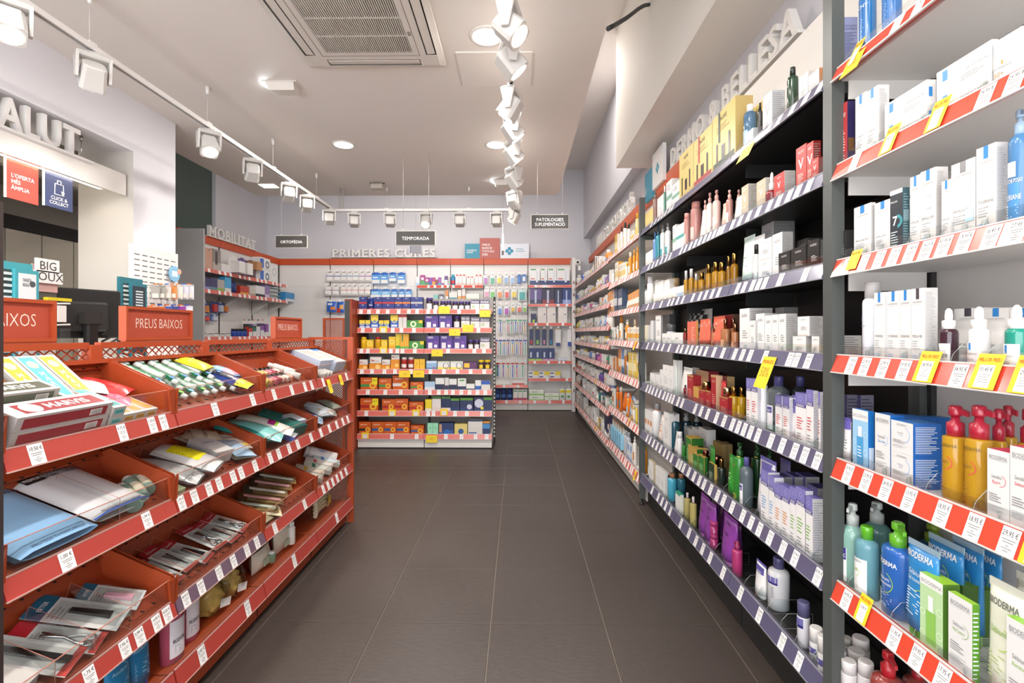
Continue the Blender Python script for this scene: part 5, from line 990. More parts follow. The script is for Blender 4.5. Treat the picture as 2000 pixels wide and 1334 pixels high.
# ================================================================ products of the far bays on the right
fg = 'sun care on the white bay beyond the post'
Q1, Q2 = (1100, 400, 4.445), (1100, 650, 4.445)
def sm(c, cap='#e4e0da/.4', ds='bottle', lab=None, **k): return dict(dict(c=c, cap=cap, desc=ds, ch=.2, cr=.6, sh=.08, lab=(.25, .65, .9, lab) if lab else None), **k)
def sb(c, band=None, ds='carton', sd=None): return dict(c=c, side=sd or '#d8d4ce/.4', desc=ds, pr=([('r', 0, 1, .3, .6, band)] if band else [])+[('l', .2, .8, .9, .7, 2, GR, 1)])
OR = '#dc8a22/.35'; YL = '#e2b020/.35'; CR = '#ebe4d6/.4'
rows = {'A': (Q1, [('box', 448, 470, 250, sb('#e0b22a/.4', '#ecdfa8/.4', 'tall yellow carton'), 500), ('bottle', 496, 520, 188, sm('#e8e5df/.35', '#2a2826/.4', 'white bottle with dark cap', '#d8c8a0/.4'), None), ('bottle', 521, 556, 155, sm('#e8e5df/.35', '#2a2826/.4', 'tall white bottle with black cap', '#d8c8a0/.4'), None), ('bottle', 556, 586, 168, sm('#e6e2dc/.35', '#2a2826/.4', 'white bottle with black cap'), None), ('box', 586, 612, 215, sb(CR, '#e0b04a/.4', 'cream carton'), None), ('bottle', 628, 660, 72, sm('#e6d8a0/.35', YL, 'tall yellow and white bottle', YL), None)]),
        'B': (Q1, [('box', 386, 400, 600, sb('#6a4a8a/.4', None, 'purple carton'), None), ('bottle', 402, 424, 570, sm('#cfd0d8/.35', '#4a4a8a/.4', 'pale bottle with violet cap'), None), ('bottle', 424, 448, 560, sm('#e6e2da/.35', '#d8d4cc/.4', 'white bottle'), None), ('box', 450, 478, 490, sb(CR, '#d8c48a/.4', 'large cream carton', '#d8a040/.4'), 526), ('box', 482, 500, 510, sb(CR, '#e0c070/.4', 'cream carton with dark top'), None), ('box', 502, 522, 500, sb(CR, '#e0c070/.4', 'cream carton with dark top'), None), ('box', 524, 540, 495, sb(CR, '#e0c070/.4', 'cream carton'), 575), ('bottle', 540, 566, 505, sm('#e8e0c8/.35', YL, 'cream bottle with yellow cap'), None), ('bottle', 566, 604, 410, sm(OR, '#e8dcc8/.4', 'orange bottle with cream cap', '#e8e0d4/.4'), None), ('bottle', 604, 632, 390, sm(OR, '#d89a3a/.4', 'orange bottle', '#e8e0d4/.4'), None), ('bottle', 632, 662, 365, sm(OR, '#d89a3a/.4', 'tall orange bottle', '#e8e0d4/.4'), None)]),
        'C': (Q1, [('box', 386, 402, 760, sb(OR, '#ece6da/.4', 'orange carton'), None), ('box', 404, 422, 745, sb(OR, '#ece6da/.4', 'orange carton'), None), ('box', 424, 438, 735, sb(OR, '#ece6da/.4', 'orange carton'), None), ('box', 442, 468, 720, sb('#46566e/.4', '#d8d8dc/.4', 'navy display carton', '#3a4860/.4'), 500), ('box', 476, 510, 722, sb('#46566e/.4', '#d8d8dc/.4', 'navy display carton', '#3a4860/.4'), 560), ('tube', 540, 560, 800, sm('#e8e4de/.35', ds='white tube'), None)]+[('box', 562+i*20, 580+i*20, 775-i*11, sb(OR, '#ece6da/.4', 'orange carton with white print'), None) for i in range(5)]),
        'D': (Q1, [('tube', 392, 410, 1075, sm('#b0307a/.35', ds='magenta tube'), None), ('box', 412, 424, 1080, sb('#4a8a6a/.4', None, 'slim green carton'), None), ('box', 426, 440, 1085, sb(CR, None, 'white carton'), None), ('bottle', 442, 460, 1070, sm('#e8e4dc/.35', ds='white bottle'), None), ('bottle', 462, 486, 1050, sm('#e8e4dc/.35', '#e0dcd4/.4', 'white bottle with orange print', OR), None), ('spray', 488, 526, 955, sm('#e8e2d6/.35', '#c87a2a/.4', 'white bottle with amber pump', OR, ch=.3, cr=.75), None), ('spray', 538, 582, 995, sm(OR, '#e4dccc/.4', 'orange spray bottle', '#e8e0d0/.4', ch=.25), None), ('bottle', 606, 644, 993, sm('#d8ccb4/.35', '#c8b89a/.4', 'beige bottle', ch=.3), None)]+[('box', 558+i*26, 580+i*26, 1062, sb(CR, '#e0a02a/.4', 'white carton with orange stripe', '#d8902a/.4'), None) for i in range(4)]),
        'E': (Q2, [('box', 420, 436, 215, sb(CR, None, 'white carton', '#c8701f/.4'), 448), ('box', 450, 462, 212, sb('#d8c8b0/.4', None, 'beige carton', '#c8701f/.4'), 474), ('box', 478, 504, 140, sb('#cf7a24/.4', '#e8d8b8/.4', 'tall orange carton'), None), ('box', 506, 530, 140, sb('#5a82b8/.4', '#dfe4ec/.4', 'tall blue carton'), None), ('bottle', 530, 568, 150, sm('#c8782a/.2/t', '#e0d8ca/.4', 'amber bottle with white cap'), None), ('box', 566, 600, 172, sb('#e0c24a/.3', '#ecdca0/.4', 'yellow carton with window'), 615), ('box', 606, 638, 175, sb('#e0c24a/.3', '#ecdca0/.4', 'yellow carton with window'), None), ('box', 628, 652, 260, sb('#e4bc2a/.4', None, 'short yellow carton'), None), ('card', 512, 552, 250, dict(c='#ece8e2/.4', desc='round white hanging card'), None)]),
        'F': (Q2, [('box', 424, 440, 490, sb(CR, '#d88a4a/.4', 'white carton with orange print'), 458), ('bottle', 460, 488, 470, sm('#d4701f/.3', '#d8641c/.4', 'orange spray bottle', '#3a7aa8/.4'), None), ('bottle', 486, 520, 470, sm('#d4701f/.3', '#e8e0d8/.4', 'orange spray bottle with white cap', '#3a7aa8/.4'), None), ('tube', 496, 526, 525, sm('#dc6a1c/.35', '#e8e4de/.4', 'orange tube with white cap'), None), ('tube', 528, 556, 530, sm('#dc6a1c/.35', '#3a8ac0/.4', 'orange tube with blue cap'), None), ('bottle', 548, 586, 525, sm('#dc8a2c/.3', '#c8c4be/.4', 'orange bottle', '#9ab8d8/.4'), None), ('tube', 560, 590, 560, sm('#9ab4d8/.35', ds='pale blue tube'), None), ('box', 590, 606, 590, sb('#e2a83a/.4', '#ece4d4/.4', 'orange and white carton'), None), ('bottle', 606, 630, 640, sm('#e6e2dc/.35', '#d8b43a/.4', 'white bottle with yellow cap'), None), ('bottle', 628, 650, 620, sm('#e4c84a/.35', ds='yellow and white bottle'), None)]),
        'G': (Q2, [('pouch', 345, 412, 705, dict(c='#232c55/.35', desc='navy pouch'), None), ('box', 384, 398, 800, sb('#e6e2de/.4', '#3a4a8a/.4', 'white carton with navy print'), None), ('box', 400, 414, 800, sb('#a8242a/.4', '#e6e0dc/.4', 'red and white carton'), None)]+[('card', 414+i*20, 438+i*20, 755+i*17, dict(c='#e6ddd0/.4', tab='#c87a3a/.4', blc='#8ac0dc/.35', desc='white hanging pack with blue foot'), None) for i in range(5)]+[('bottle', 526, 566, 845, sm('#b9bec4/.3', '#b4b8be/.4', 'pale grey bottle'), None), ('bottle', 548, 590, 860, sm('#b9bec4/.3', '#b4b8be/.4', 'pale grey bottle'), None), ('box', 556, 574, 970, sb('#9ab8dc/.4', '#e4e8ee/.4', 'pale blue carton', '#e0e4ea/.4'), 605), ('box', 580, 596, 990, sb('#9ab8dc/.4', '#e4e8ee/.4', 'pale blue carton'), None), ('pump', 605, 640, 900, sm('#e8e4de/.3', '#e0dcd6/.4', 'white pump bottle with orange label', '#c8762a/.4'), None)])}
for k, (v, l) in rows.items():
    r = RShelf(v, ZS[k] if k != 'G' else .19, "sun care bay's %s shelf" % dict(zip('ABCDEFG', ORD))[k], fg, .905, True)
    for q in l: r.put(q[0], q[1], q[2], q[3], q[4], cs=q[5])
    r.done()
# the corner bay: many small goods; kinds follow the colours of the photograph shelf by shelf
pal = [['#e9e6e0', '#2f5ab0', '#e8e6e2', '#e6d8a0', '#7a6a60', '#ece8e2', '#d88a3a'], ['#5a7ab0', '#8ab04a', '#ece8e0', '#d8a02a', '#e0a83a', '#e8e4de', '#8a6ab0'], ['#d8b84a', '#d8a8b8', '#e8e0e4', '#c85a8a', '#ece8e2', '#d8822a', '#e8e4dc'],
       ['#d8cc5a', '#e8e8e0', '#cfe0d0', '#e8e6e2', '#5a8a6a', '#8aa8d8', '#ece6dc'], ['#d8d0b0', '#c8a8b0', '#6a6478', '#d8b03a', '#e8e4de', '#d8c8b0', '#b8c8c4'], ['#dfe4e0', '#e4e2e6', '#8a74b8', '#5a8ac8', '#7a3a84', '#d85a9a', '#3a8a5a'],
       ['#a84a44', '#e4e2de', '#c8d8cc', '#e8e4e0', '#d8a85a', '#6a4a94', '#e6e2dc'], ['#c87a2a', '#2a3048', '#8a2a34', '#e4e2de', '#d8dcd0', '#2f6a68', '#8ab8a8'], ['#8a7a4a', '#4a4a4c', '#dad6d6', '#e4e0dc', '#c8c0c8', '#d8b43a', '#b8b4b0']]
gg = 'small goods in the corner bay'
rn = random.Random(11)
for k, z in enumerate(GZ):
    gap = (GZ[k-1]-z) if k else .3
    r = Row("corner bay's %s shelf" % ORD[k], gg, True); y = YE-.03; i = 0; zs = z-.012
    while y > YQ+.12:
        kind = rn.choice(('box', 'box', 'box', 'bottle', 'jar', 'tube', 'bottle')); rep = rn.choice((1, 1, 2)); hmax = gap-.09
        h = min(hmax, rn.uniform(.07, .17)*(1.15 if k in (0, 8) else 1)); w = rn.uniform(.06, .10)
        c = pal[k][min(6, int(7*(YE-y)/(YE-YQ)))] if rn.random() < .6 else '#e8e4df'
        if kind == 'jar': h = min(h, .07)
        if y < YQ+.55 and k in (1, 2, 3, 5, 6): h = min(hmax, h*1.3)
        cap = rn.choice(('#e6e2dc/.4', '#e8e6e2/.4', '#d8b43a/.4', '#5a6a9a/.4', '#c8c4be/.4'))
        kw = dict(box='carton', bottle='bottle', jar='jar', tube='tube')[kind]
        cw = {'#e': 'pale', '#d': 'light', '#c': 'tan', '#8': 'mid toned', '#5': 'blue toned', '#2': 'dark', '#7': 'dull', '#6': 'violet toned', '#a': 'red toned', '#b': 'soft grey', '#4': 'dark grey', '#3': 'deep green'}[c[:2]]
        for _ in range(rep):
            if y-w < YQ+.03: break
            sp = dict(c=c+'/.4', side='#d8d5d0/.4', cap=cap, desc=cw+' little '+kw, pr=[('r', .1, .9, .35, .6, rn.choice(('#c8c4c0/.5', '#d8a04a/.5', '#7a9ac0/.5', '#c86a7a/.5')))] if rn.random() < .6 else [], ch=.2, cr=.65, sh=.08)
            d = min(w, .07) if kind in ('bottle', 'jar') else min(.07, w)
            r.add(-y, kind, (w, h, d), sp, (.905+d/2, y-w/2, zs), -PI/2); y -= w+.004; i += 1
        y -= rn.uniform(.03, .10)
    r.it = r.it[:28]
    r.done()
# ================================================================ the free-standing white gondola in the middle
I1, I2 = (680, 440, 5.56), (680, 660, 5.56)
RAILI = '#cf6458/.35/s'
def frail(U, X0, X1, Y, zt, zb, col, v, tick=(), promo=(), edge='#dcd6d3/.4'):
    r = U.part('price_rail', MB().hexa([(X0, Y-.006, zb), (X1, Y-.006, zb), (X1, Y+.01, zb), (X0, Y+.01, zb), (X0, Y+.004, zt), (X1, Y+.004, zt), (X1, Y+.014, zt), (X0, Y+.014, zt)], col).box(X0, X1, Y+.002, Y+.006, zt, zt+.004, edge).box(X0, X1, Y-.008, Y-.003, zb-.004, zb, edge))
    hh = zt-zb
    def fm(x0, z0, off=0): return lambda x, z, lay=0: (x0+x, Y-.0072+.01*((z0+z-zb)/hh)-.0007*lay-off, z0+z)
    for cx in tick:
        x = onY(v[0]+cx/v[2], 600, Y).x
        if X0 < x < X1-.03: U.part('price_ticket', ticket_mb(fm(x, zb+.001), .038, hh*.97, None if v[2] < 5 else price()), r)
    for c0, c1, t, b, st, top, big in promo:
        a = onY(v[0]+c0/v[2], v[1]+b/v[2], Y); e = onY(v[0]+c1/v[2], v[1]+t/v[2], Y)
        U.part('promotion_ticket', promo_mb(lambda x, z, lay=0: (a.x+x, Y-.01-.0007*lay, a.z+z), e.x-a.x, e.z-a.z, st, top, big), r)
    return r
YI = 5.24
xa, xm, xb = onY(697, 800, YI).x, onY(828, 800, YI).x, onY(961, 800, YI).x
IU = Unit('gondola', 'white free-standing gondola of vitamin boxes in the middle of the shop', 'shelving', ((xa+xb)/2, YI+.3, 0))
IY = [(604.6, 612.7), (640.5, 649.5), (681.6, 689.7), (721.5, 729.8), (761.6, 770.6), (803, 812.5), (848, 857.3)]
IZ = [(onY(800, a, YI).z, onY(800, b, YI).z) for a, b in IY]
for a, b in ((xa, xm), (xm, xb)): IU.part('back_panel', MB().box(a+.002, b-.002, YI+.34, YI+.36, .05, 1.62, '#a39e9a/.55'))
IU.part('back_panel', MB().box(xa, xb, YI+.36, YI+.372, .05, 1.62, '#b4b0ac/.55'))
up = MB().box(xb-.002, xb+.022, YI+.325, YI+.36, 0, 1.64, '#1f1e1d/.5')
u1 = IU.part('upright', up)
for k in range(36): IU.part('slot', MB().box(xb+.003, xb+.017, YI+.3243, YI+.326, .06+k*.043, .085+k*.043, '#d8d4ce/.5'), u1)
IU.part('upright', MB().box(xm-.012, xm+.012, YI+.325, YI+.345, 0, 1.62, '#262524/.5')); IU.part('upright', MB().box(xa, xa+.024, YI+.325, YI+.36, 0, 1.62, '#262524/.5'))
for a, b in ((xa, xm), (xm, xb)):
    IU.part('plinth', MB().box(a+.006, b-.004, YI+.012, YI+.34, .012, .105, '#dedad5/.5')); IU.part('plinth_groove', MB().box(a+.006, b-.004, YI+.0105, YI+.014, .07, .074, '#b8b4af/.6'))
IU.part('base_shade_strip', MB().box(xa+.01, xb, YI+.03, YI+.34, 0, .012, BLACK))  # solid black strip standing in for shade under the plinth
ITK = [((120, 208, 305, 410, 530, 640, 730), (850, 925, 1185, 1385)), ((140, 265, 465, 560, 695), (950, 1395)), ((125, 195, 445, 515, 570, 705), (1065, 1350, 1455)), ((130, 240, 375, 490, 660), (875, 1020, 1168, 1310, 1458)), ((195, 385, 552, 715), (868, 965, 1045, 1118, 1210, 1300, 1385, 1470)), ((178,), (850, 908, 1142, 1270, 1435)), ((458, 725), (1042, 1212, 1365, 1485))]
IPM = [((), ((982, 1105, 880, 960, None, None, '-2'), (1428, 1545, 925, 997, None, None, '-2'))), (((345, 425, 1097, 1165, '7,95 €', None, None),), ((1243, 1360, 1080, 1160, None, None, '-2'), (1097, 1218, 1125, 1200, None, None, '-3'))), (((345, 425, 97, 165, '7,95 €', None, None),), ((907, 1028, 127, 200, None, None, '-4'),)), (((555, 678, 355, 428, None, None, '-25'), (707, 828, 350, 428, None, None, '2X1')), ()), ((), ()), (((440, 520, 775, 845, '9,95 €', None, None), (700, 778, 778, 845, '9,95 €', None, None)), ((1002, 1082, 770, 840, '9,95 €', None, None),)), (((148, 228, 1022, 1090, '8,95 €', None, None),), ((848, 968, 1055, 1135, None, None, '2X1'),))]
for k, (zt, zb) in enumerate(IZ):
    for j, (a, b) in enumerate(((xa, xm), (xm, xb))):
        IU.part('shelf', MB().box(a+.003, b-.003, YI+.012, YI+.34, zt-.03, zt-.008, '#d4d0cb/.5'))
        frail(IU, a+.002, b-.002, YI, zt, zb, RAILI, I1 if k < 2 else I2, ITK[k][j], IPM[k][j])
# boxes of the gondola
def two(c, b, ds, z=.35, txt=None, tc=WHITE, oval=None, sd=None, extra=()):
    return dict(c=c+'/.4', side=(sd or c)+'/.45', desc=ds, pr=[('r', 0, 1, 0, z, b+'/.4')]+([('o', .5, .66, .3, .3, oval+'/.4')] if oval else [])+([('t', txt, .5, .74, .12, tc, 'c', 1, .8)] if txt else [])+list(extra))
NV = two('#27357f', '#b83030', 'navy and red vitamin box', .28, 'Bion', WHITE); NVO = two('#27357f', '#d87a2a', 'navy and orange vitamin box', .28, 'Bion', WHITE); NVS = two('#27357f', '#b8b4b4', 'navy and silver vitamin box', .28, 'Bion', WHITE)
ig = 'vitamins and remedies on the gondola'
def ish(k, v): return FShelf(v, IZ[k][0]-.008, "gondola's %s shelf" % ORD[k], ig, YI+.025)
r = ish(0, I1)
for c0, c1, sp in ((118, 203, NV), (285, 366, NV), (370, 500, nm(NV, desc='wide navy and red vitamin box')), (505, 586, NVO), (590, 673, NVO), (680, 808, nm(NVS, desc='wide navy and silver vitamin box'))):
    hz = (onY(700, 440+780/5.56, YI).z-(IZ[0][0]-.008))/2
    r.put('box', c0, c1, 780, sp, dz=hz+.0005); r.put('box', c0, c1, 851, sp)
r.put('bottle', 207, 278, 790, dict(c='#27357f/.35', cap='#2a3f9a/.35', ch=.2, cr=.8, sh=.05, desc='navy vitamin jar with blue lid', pr=[('r', 0, 1, 0, .25, '#b83030/.4'), ('t', 'Bion', .5, .5, .2, WHITE, 'c', 1, .5)]))
PJ = dict(c='#3a3038/.25', cap='#4a3a78/.35', ch=.25, cr=.95, sh=.03, desc='dark gummy jar with purple lid', lab=(.15, .75, .9, '#dedade/.4'))
for c0, c1, ct in ((840, 914, 785), (918, 980, 820), (995, 1058, 820), (1060, 1120, 820), (1125, 1193, 825), (1195, 1260, 825), (1262, 1325, 825)): r.put('bottle', c0, c1, ct, PJ)
ZQ = dict(c='#d4d0cc/.4', side='#55506a/.4', desc='white and purple sleep aid box', pr=[('r', 0, 1, .62, 1, '#5a5270/.4'), ('t', 'ZzzQuil', .5, .72, .16, WHITE, 'c', 1, .85), ('o', .3, .35, .2, .2, '#b4bc9a/.4')])
r.put('box', 1330, 1425, 808, ZQ).put('box', 1430, 1532, 808, ZQ).done()
r = ish(1, I1); SU = dict(c='#3a6ab8/.4', side='#2a54a0/.4', desc='blue and yellow supplement box', pr=[('r', 0, 1, .58, 1, '#e6c428/.4'), ('o', .5, .62, .36, .1, '#f2e08a/.4'), ('r', .1, .9, .15, .3, '#d8d8e4/.4')])
for c0, c1, ct in ((122, 182, 1030), (187, 240, 1030), (246, 328, 975), (333, 385, 1032), (389, 446, 1032), (461, 541, 975)): r.put('box', c0, c1, ct, SU)
for c0, c1 in ((547, 589), (592, 635)): r.put('box', c0, c1, 968, two('#d8d4cf', '#d4d0cb', 'slim white box with red top', .8, extra=[('r', 0, 1, .8, 1, '#c02a24/.4')]))
r.put('box', 640, 808, 1032, two('#3f8a34', '#4a9a3a', 'wide green lozenge box', .3, extra=[('o', .4, .55, .2, .1, '#d8e8c0/.4'), ('r', .75, 1, .65, 1, '#d8c42a/.4')]))
PU = dict(c='#4a2a86/.4', side='#3a2070/.4', desc='purple promotional sleep aid box', pr=[('l', .1, .6, .95, .78, 2, WHITE, 1), ('r', .12, .45, .1, .5, '#d8d4d8/.4'), ('r', .58, .85, .1, .6, '#6a3a9a/.4'), ('r', .6, .83, .15, .35, '#e8e4ea/.4')])
r.put('box', 835, 978, 978, PU).put('box', 985, 1128, 978, PU); r.put('bottle', 1140, 1215, 980, PJ); r.put('box', 1228, 1273, 985, ZQ).put('box', 1275, 1320, 985, ZQ); r.put('box', 1330, 1428, 995, ZQ).put('box', 1432, 1535, 1000, ZQ).done()
r = ish(2, I1); YS = two('#e2b81e', '#e0a01e', 'yellow supplement box', .3, extra=[('o', .5, .6, .36, .12, '#f0dc7a/.4')])
r.put('bottle', 130, 195, 1213, dict(c='#e0b41e/.35', cap='#e0c020/.35', ch=.18, cr=.85, sh=.04, desc='yellow supplement jar')); r.put('box', 198, 272, 1243, YS); r.put('bottle', 283, 350, 1213, dict(c='#d8a21e/.35', cap='#a82428/.35', ch=.18, cr=.9, sh=.04, desc='yellow jar with red lid')); r.put('box', 358, 425, 1243, YS); r.put('box', 440, 512, 1210, nm(YS, desc='tall yellow supplement box')); r.put('box', 515, 562, 1178, two('#d8c02a', '#3f9a3a', 'tall yellow and green box', .25)); r.put('box', 564, 658, 1178, two('#e0a42a', '#6aa83a', 'large amber and green box', .2, extra=[('r', .2, .35, .5, .95, '#3a7a34/.4')])); r.put('box', 662, 822, 1258, two('#3f8a34', '#2f7a2c', 'flat green lozenge box', .3, extra=[('o', .4, .5, .2, .1, '#d8e8c0/.4'), ('r', .75, 1, .6, 1, '#d8c42a/.4')]))
for c0, c1 in ((852, 990), (999, 1136), (1142, 1285)): r.put('box', c0, c1, 1198, PU)
r.put('bottle', 1297, 1361, 1245, PJ).put('bottle', 1365, 1427, 1245, PJ); r.put('box', 1432, 1536, 1218, ZQ).done()
r = ish(3, I2); OG = two('#dc8a22', '#e0962a', 'orange vitamin box', .5, extra=[('o', .7, .45, .2, .2, '#f0c87a/.4')]); WT = dict(c='#dcd8d4/.4', side='#c4c0bc/.4', desc='white vitamin box with red tick', pr=[('r', .12, .2, .3, .6, '#a8341f/.4'), ('r', .2, .4, .3, .45, '#a8341f/.4'), ('l', .45, .9, .4, .2, 2, GR, 1)])
for c0, c1, cm, ct in ((115, 210, 290, 235), (230, 360, 276, 205), (362, 455, 290, 235), (462, 555, 235, 182)):
    zz = onY(700, 660+cm/5.56, YI).z-(IZ[3][0]-.008)
    r.put('box', c0, c1, cm, OG); r.put('box', c0+8, c1, ct, WT, dz=zz+.0005)
for c0, c1 in ((570, 636), (645, 711)): r.put('bottle', c0, c1, 210, dict(c='#a8281f/.35', cap='#e6e2de/.35', ch=.18, cr=.85, sh=.05, desc='red vitamin jar with white lid', lab=(.25, .6, .9, '#e0dcd6/.4')))
for c0, c1 in ((716, 774), (777, 832)): r.put('box', c0, c1, 230, dict(c='#e6b42a/.4', side='#d8a422/.4', desc='yellow box with thin V', pr=[('t', 'V', .5, .45, .25, '#b8862a/.5', 'c', 0)]))
r.put('box', 850, 962, 250, two('#8ab0d4', '#4a7ab8', 'pale blue remedy box', .25, extra=[('r', 0, 1, .75, 1, '#c8d8e8/.4'), ('o', .75, .25, .12, .05, '#a02a34/.4')]))
for c0, c1 in ((972, 1101), (1111, 1245)): r.put('box', c0, c1, 255, two('#dcdcd8', '#e2d22a', 'white and yellow insect remedy box', .32, extra=[('o', .7, .5, .26, .05, '#24306a/.4'), ('r', 0, 1, .8, 1, '#d0d4c8/.4')]))
r.put('box', 1252, 1397, 262, two('#5a1f5a', '#4a1a50', 'purple and yellow supplement box', .3, extra=[('r', .05, .45, .3, .85, '#e0b82a/.4')])); 
for c0, c1 in ((1412, 1475), (1479, 1545)): r.put('bottle', c0, c1, 240, dict(c='#3a2a44/.3', cap='#e0c020/.35', ch=.25, cr=.95, sh=.03, desc='dark jar with yellow lid', lab=(.2, .75, .7, '#d8b82a/.4')))
r.done()
def api(band, ds, st=False): return dict(c='#c8591a/.4', side='#b04a14/.4', top='#a84210/.4', desc=ds, pr=[('t', 'apisérum', .4, .74, .1, '#f0d8c0/.5', 'c', 1, .65), ('r', 0, .6, .28, .48, band), ('o', .72, .38, .2, .1, '#e8b43a/.4'), ('r', 0, 1, 0, .08, '#e09a2a/.4')]+([('r', .68, 1, .45, .98, '#e6d422/.4'), ('t', '2+1', .84, .72, .12, '#3a2a10/.5', 'c', 1, .28)] if st else []))
r = ish(4, I2); Gb = '#3f8a4a/.4'
for c0, c1, ct, st in ((135, 317, 430, 1), (333, 470, 440, 0), (676, 816, 478, 0)): r.put('box', c0, c1, ct, api(Gb, 'orange jelly box with green band', st))
r.put('box', 483, 656, 408, api('#d8d4d0/.4', 'stacked wide orange jelly box'))
for c0, c1, ct, sp in ((830, 941, 475, two('#a8c4dc', '#d8dce0', 'pale blue remedy box', .4)), (948, 1043, 435, two('#dcdcda', '#232a4a', 'white and navy sleep box', .5)), (1050, 1093, 430, two('#d4d0cf', '#343054', 'narrow white and navy box', .4)), (1097, 1179, 445, two('#dcdcda', '#232a4a', 'white and navy sleep box', .5)), (1190, 1280, 440, two('#dcdcd6', '#283058', 'white, green and navy box', .35, extra=[('r', .2, .8, .78, .9, '#4a9a4a/.4')])), (1283, 1372, 500, two('#e0e0dc', '#2a3048', 'low white and green box', .3)), (1380, 1443, 460, two('#dcdcda', '#2a5aa8', 'white and blue box', .45)), (1447, 1541, 465, two('#dcd8d2', '#d4d0ca', 'white box with blue top', .6, extra=[('r', 0, 1, .62, 1, '#2a54b0/.4')]))): r.put('box', c0, c1, ct, sp)
r.done()
r = ish(5, I2); Rb = '#a8241f/.4'
for c0, c1, ct, st in ((132, 326, 655, 1), (368, 504, 665, 0), (506, 650, 660, 0), (663, 818, 695, 0)): r.put('box', c0, c1, ct, api(Rb, 'orange jelly box with red band', st))
for c0, c1, ct, sp in ((837, 906, 668, two('#e2cc2a', '#d8d4ca', 'yellow hay box', .25)), (910, 1006, 635, two('#dcd6d2', '#d8ccc6', 'white valerian box', .3, extra=[('r', 0, 1, .84, 1, '#4a7a3a/.4')])), (1010, 1111, 635, two('#1f2a52', '#d8cfc8', 'navy valerian box', .25, extra=[('r', 0, 1, .84, 1, '#4a7a3a/.4')])), (1114, 1208, 655, two('#1f2a52', '#283668', 'navy and lime herbal box', .3, extra=[('r', 0, 1, .82, 1, '#5a9a2a/.4')])), (1216, 1356, 650, two('#1f2a52', '#283668', 'navy herbal box with round 90', .3, extra=[('r', 0, 1, .82, 1, '#5a9a2a/.4'), ('o', .72, .35, .2, .2, '#c8c8dc/.4')])), (1368, 1560, 645, two('#1f2a52', '#283668', 'largest navy herbal box with 90', .2, extra=[('r', .55, 1, .82, 1, '#5a9a2a/.4'), ('o', .27, .58, .25, .25, '#c8c8dc/.4'), ('o', .45, .25, .09, .09, '#e0d02a/.4')]))): r.put('box', c0, c1, ct, sp)
r.done()
r = ish(6, I2)
for i, (c0, c1) in enumerate(((118, 249), (258, 388), (392, 522), (526, 668))): r.put('box', c0, c1, 912, api('#2f5a94/.4' if i else '#2a2a28/.4', 'orange jelly box with blue band' if i else 'orange jelly box with black band'))
r.put('box', 682, 822, 950, api('#2f5a94/.4', 'low orange jelly box'))
for c0, c1 in ((862, 918), (920, 977)): r.put('box', c0, c1, 925, dict(c='#9adcb8/.4', side='#86ccaa/.4', desc='mint box with thin V', pr=[('t', 'V', .5, .45, .22, '#4a9a7a/.5', 'c', 0)]))
r.put('box', 988, 1145, 925, two('#2a3a6a', '#3a5a9a', 'domed navy plaster pack', .35, extra=[('o', .55, .2, .2, .2, '#2a6ab8/.4'), ('r', 0, .18, .2, .9, '#c89a7a/.4')])); r.put('box', 1155, 1293, 935, two('#dcc87a', '#d8c060', 'yellow domed plaster pack', .3, extra=[('o', .5, .3, .22, .22, '#2a5a9a/.4')])); r.put('box', 1302, 1458, 888, two('#d8d4cf', '#d4d0cb', 'large white pill organiser box', .5, extra=[('r', 0, 1, .88, 1, '#3a4a6a/.4'), ('r', .05, .6, .08, .16, '#2a5a9a/.4')])); r.put('box', 1462, 1538, 905, two('#243060', '#2a3868', 'navy and gold box', .3, extra=[('r', 0, 1, .85, 1, '#d8902a/.4'), ('r', 0, 1, .45, .8, '#4a8ac8/.4')])); r.done()

# ================================================================ orange end unit between the low display and the gondola
def lattice(mb, P0, U_, V_, w, h, cw, ch, th, mat):     # expanded-metal diamonds on the plane P0 + u U + v V
    P0, U_, V_ = Vector(P0), Vector(U_), Vector(V_); nrm = U_.cross(V_).normalized()*th*.5
    nu = max(1, round(w/cw)); nv = max(1, round(h/ch)); cw = w/nu; ch = h/nv
    def bar(a, b):
        a = Vector(a); b = Vector(b); d = (b-a).normalized(); s = d.cross(nrm).normalized()*th*.5
        n = len(mb.v); mb.v += [tuple(q) for q in (a-s-nrm, a+s-nrm, a+s+nrm, a-s+nrm, b-s-nrm, b+s-nrm, b+s+nrm, b-s+nrm)]
        for q in ((0, 1, 5, 4), (1, 2, 6, 5), (2, 3, 7, 6), (3, 0, 4, 7)): mb.f.append(tuple(n+i for i in q)); mb.m.append(mat); mb.sm.append(False)
    for i in range(nu):
        for j in range(nv):
            c = P0+U_*(cw*(i+.5))+V_*(ch*(j+.5)); l, rr_, t, b = c-U_*cw/2, c+U_*cw/2, c+V_*ch/2, c-V_*ch/2
            bar(l, t); bar(t, rr_); bar(rr_, b); bar(b, l)
    return mb
YO_ = 5.1
EU = Unit('end_frame', 'orange end frame with dark panel and mesh beside the white gondola', 'frame', (-1.75, YO_, 0))
a = onY(673, 600, YO_); b = Vector((xa-.028, 0, 0)); c = Vector((xa-.004, 0, 0)); zt = onY(690, 585, YO_).z
EU.part('dark_panel', MB().box(a.x, b.x, YO_+.002, YO_+.03, .02, zt-.005, '#454745/.5'))
EU.part('orange_side', MB().box(b.x, c.x, YO_, YO_+.5, 0, zt, ORANGE2)); EU.part('top_cap', MB().box(a.x, c.x, YO_, YO_+.05, zt-.005, zt+.004, ORANGE))
d = onY(630, 621, YO_); 
for x0, x1, z0, z1 in ((d.x, a.x, d.z-.02, d.z), (d.x, d.x+.022, .02, d.z-.02), (a.x-.022, a.x, .02, d.z-.02)): EU.part('mesh_frame', MB().box(x0, x1, YO_+.004, YO_+.026, z0, z1, ORANGE))
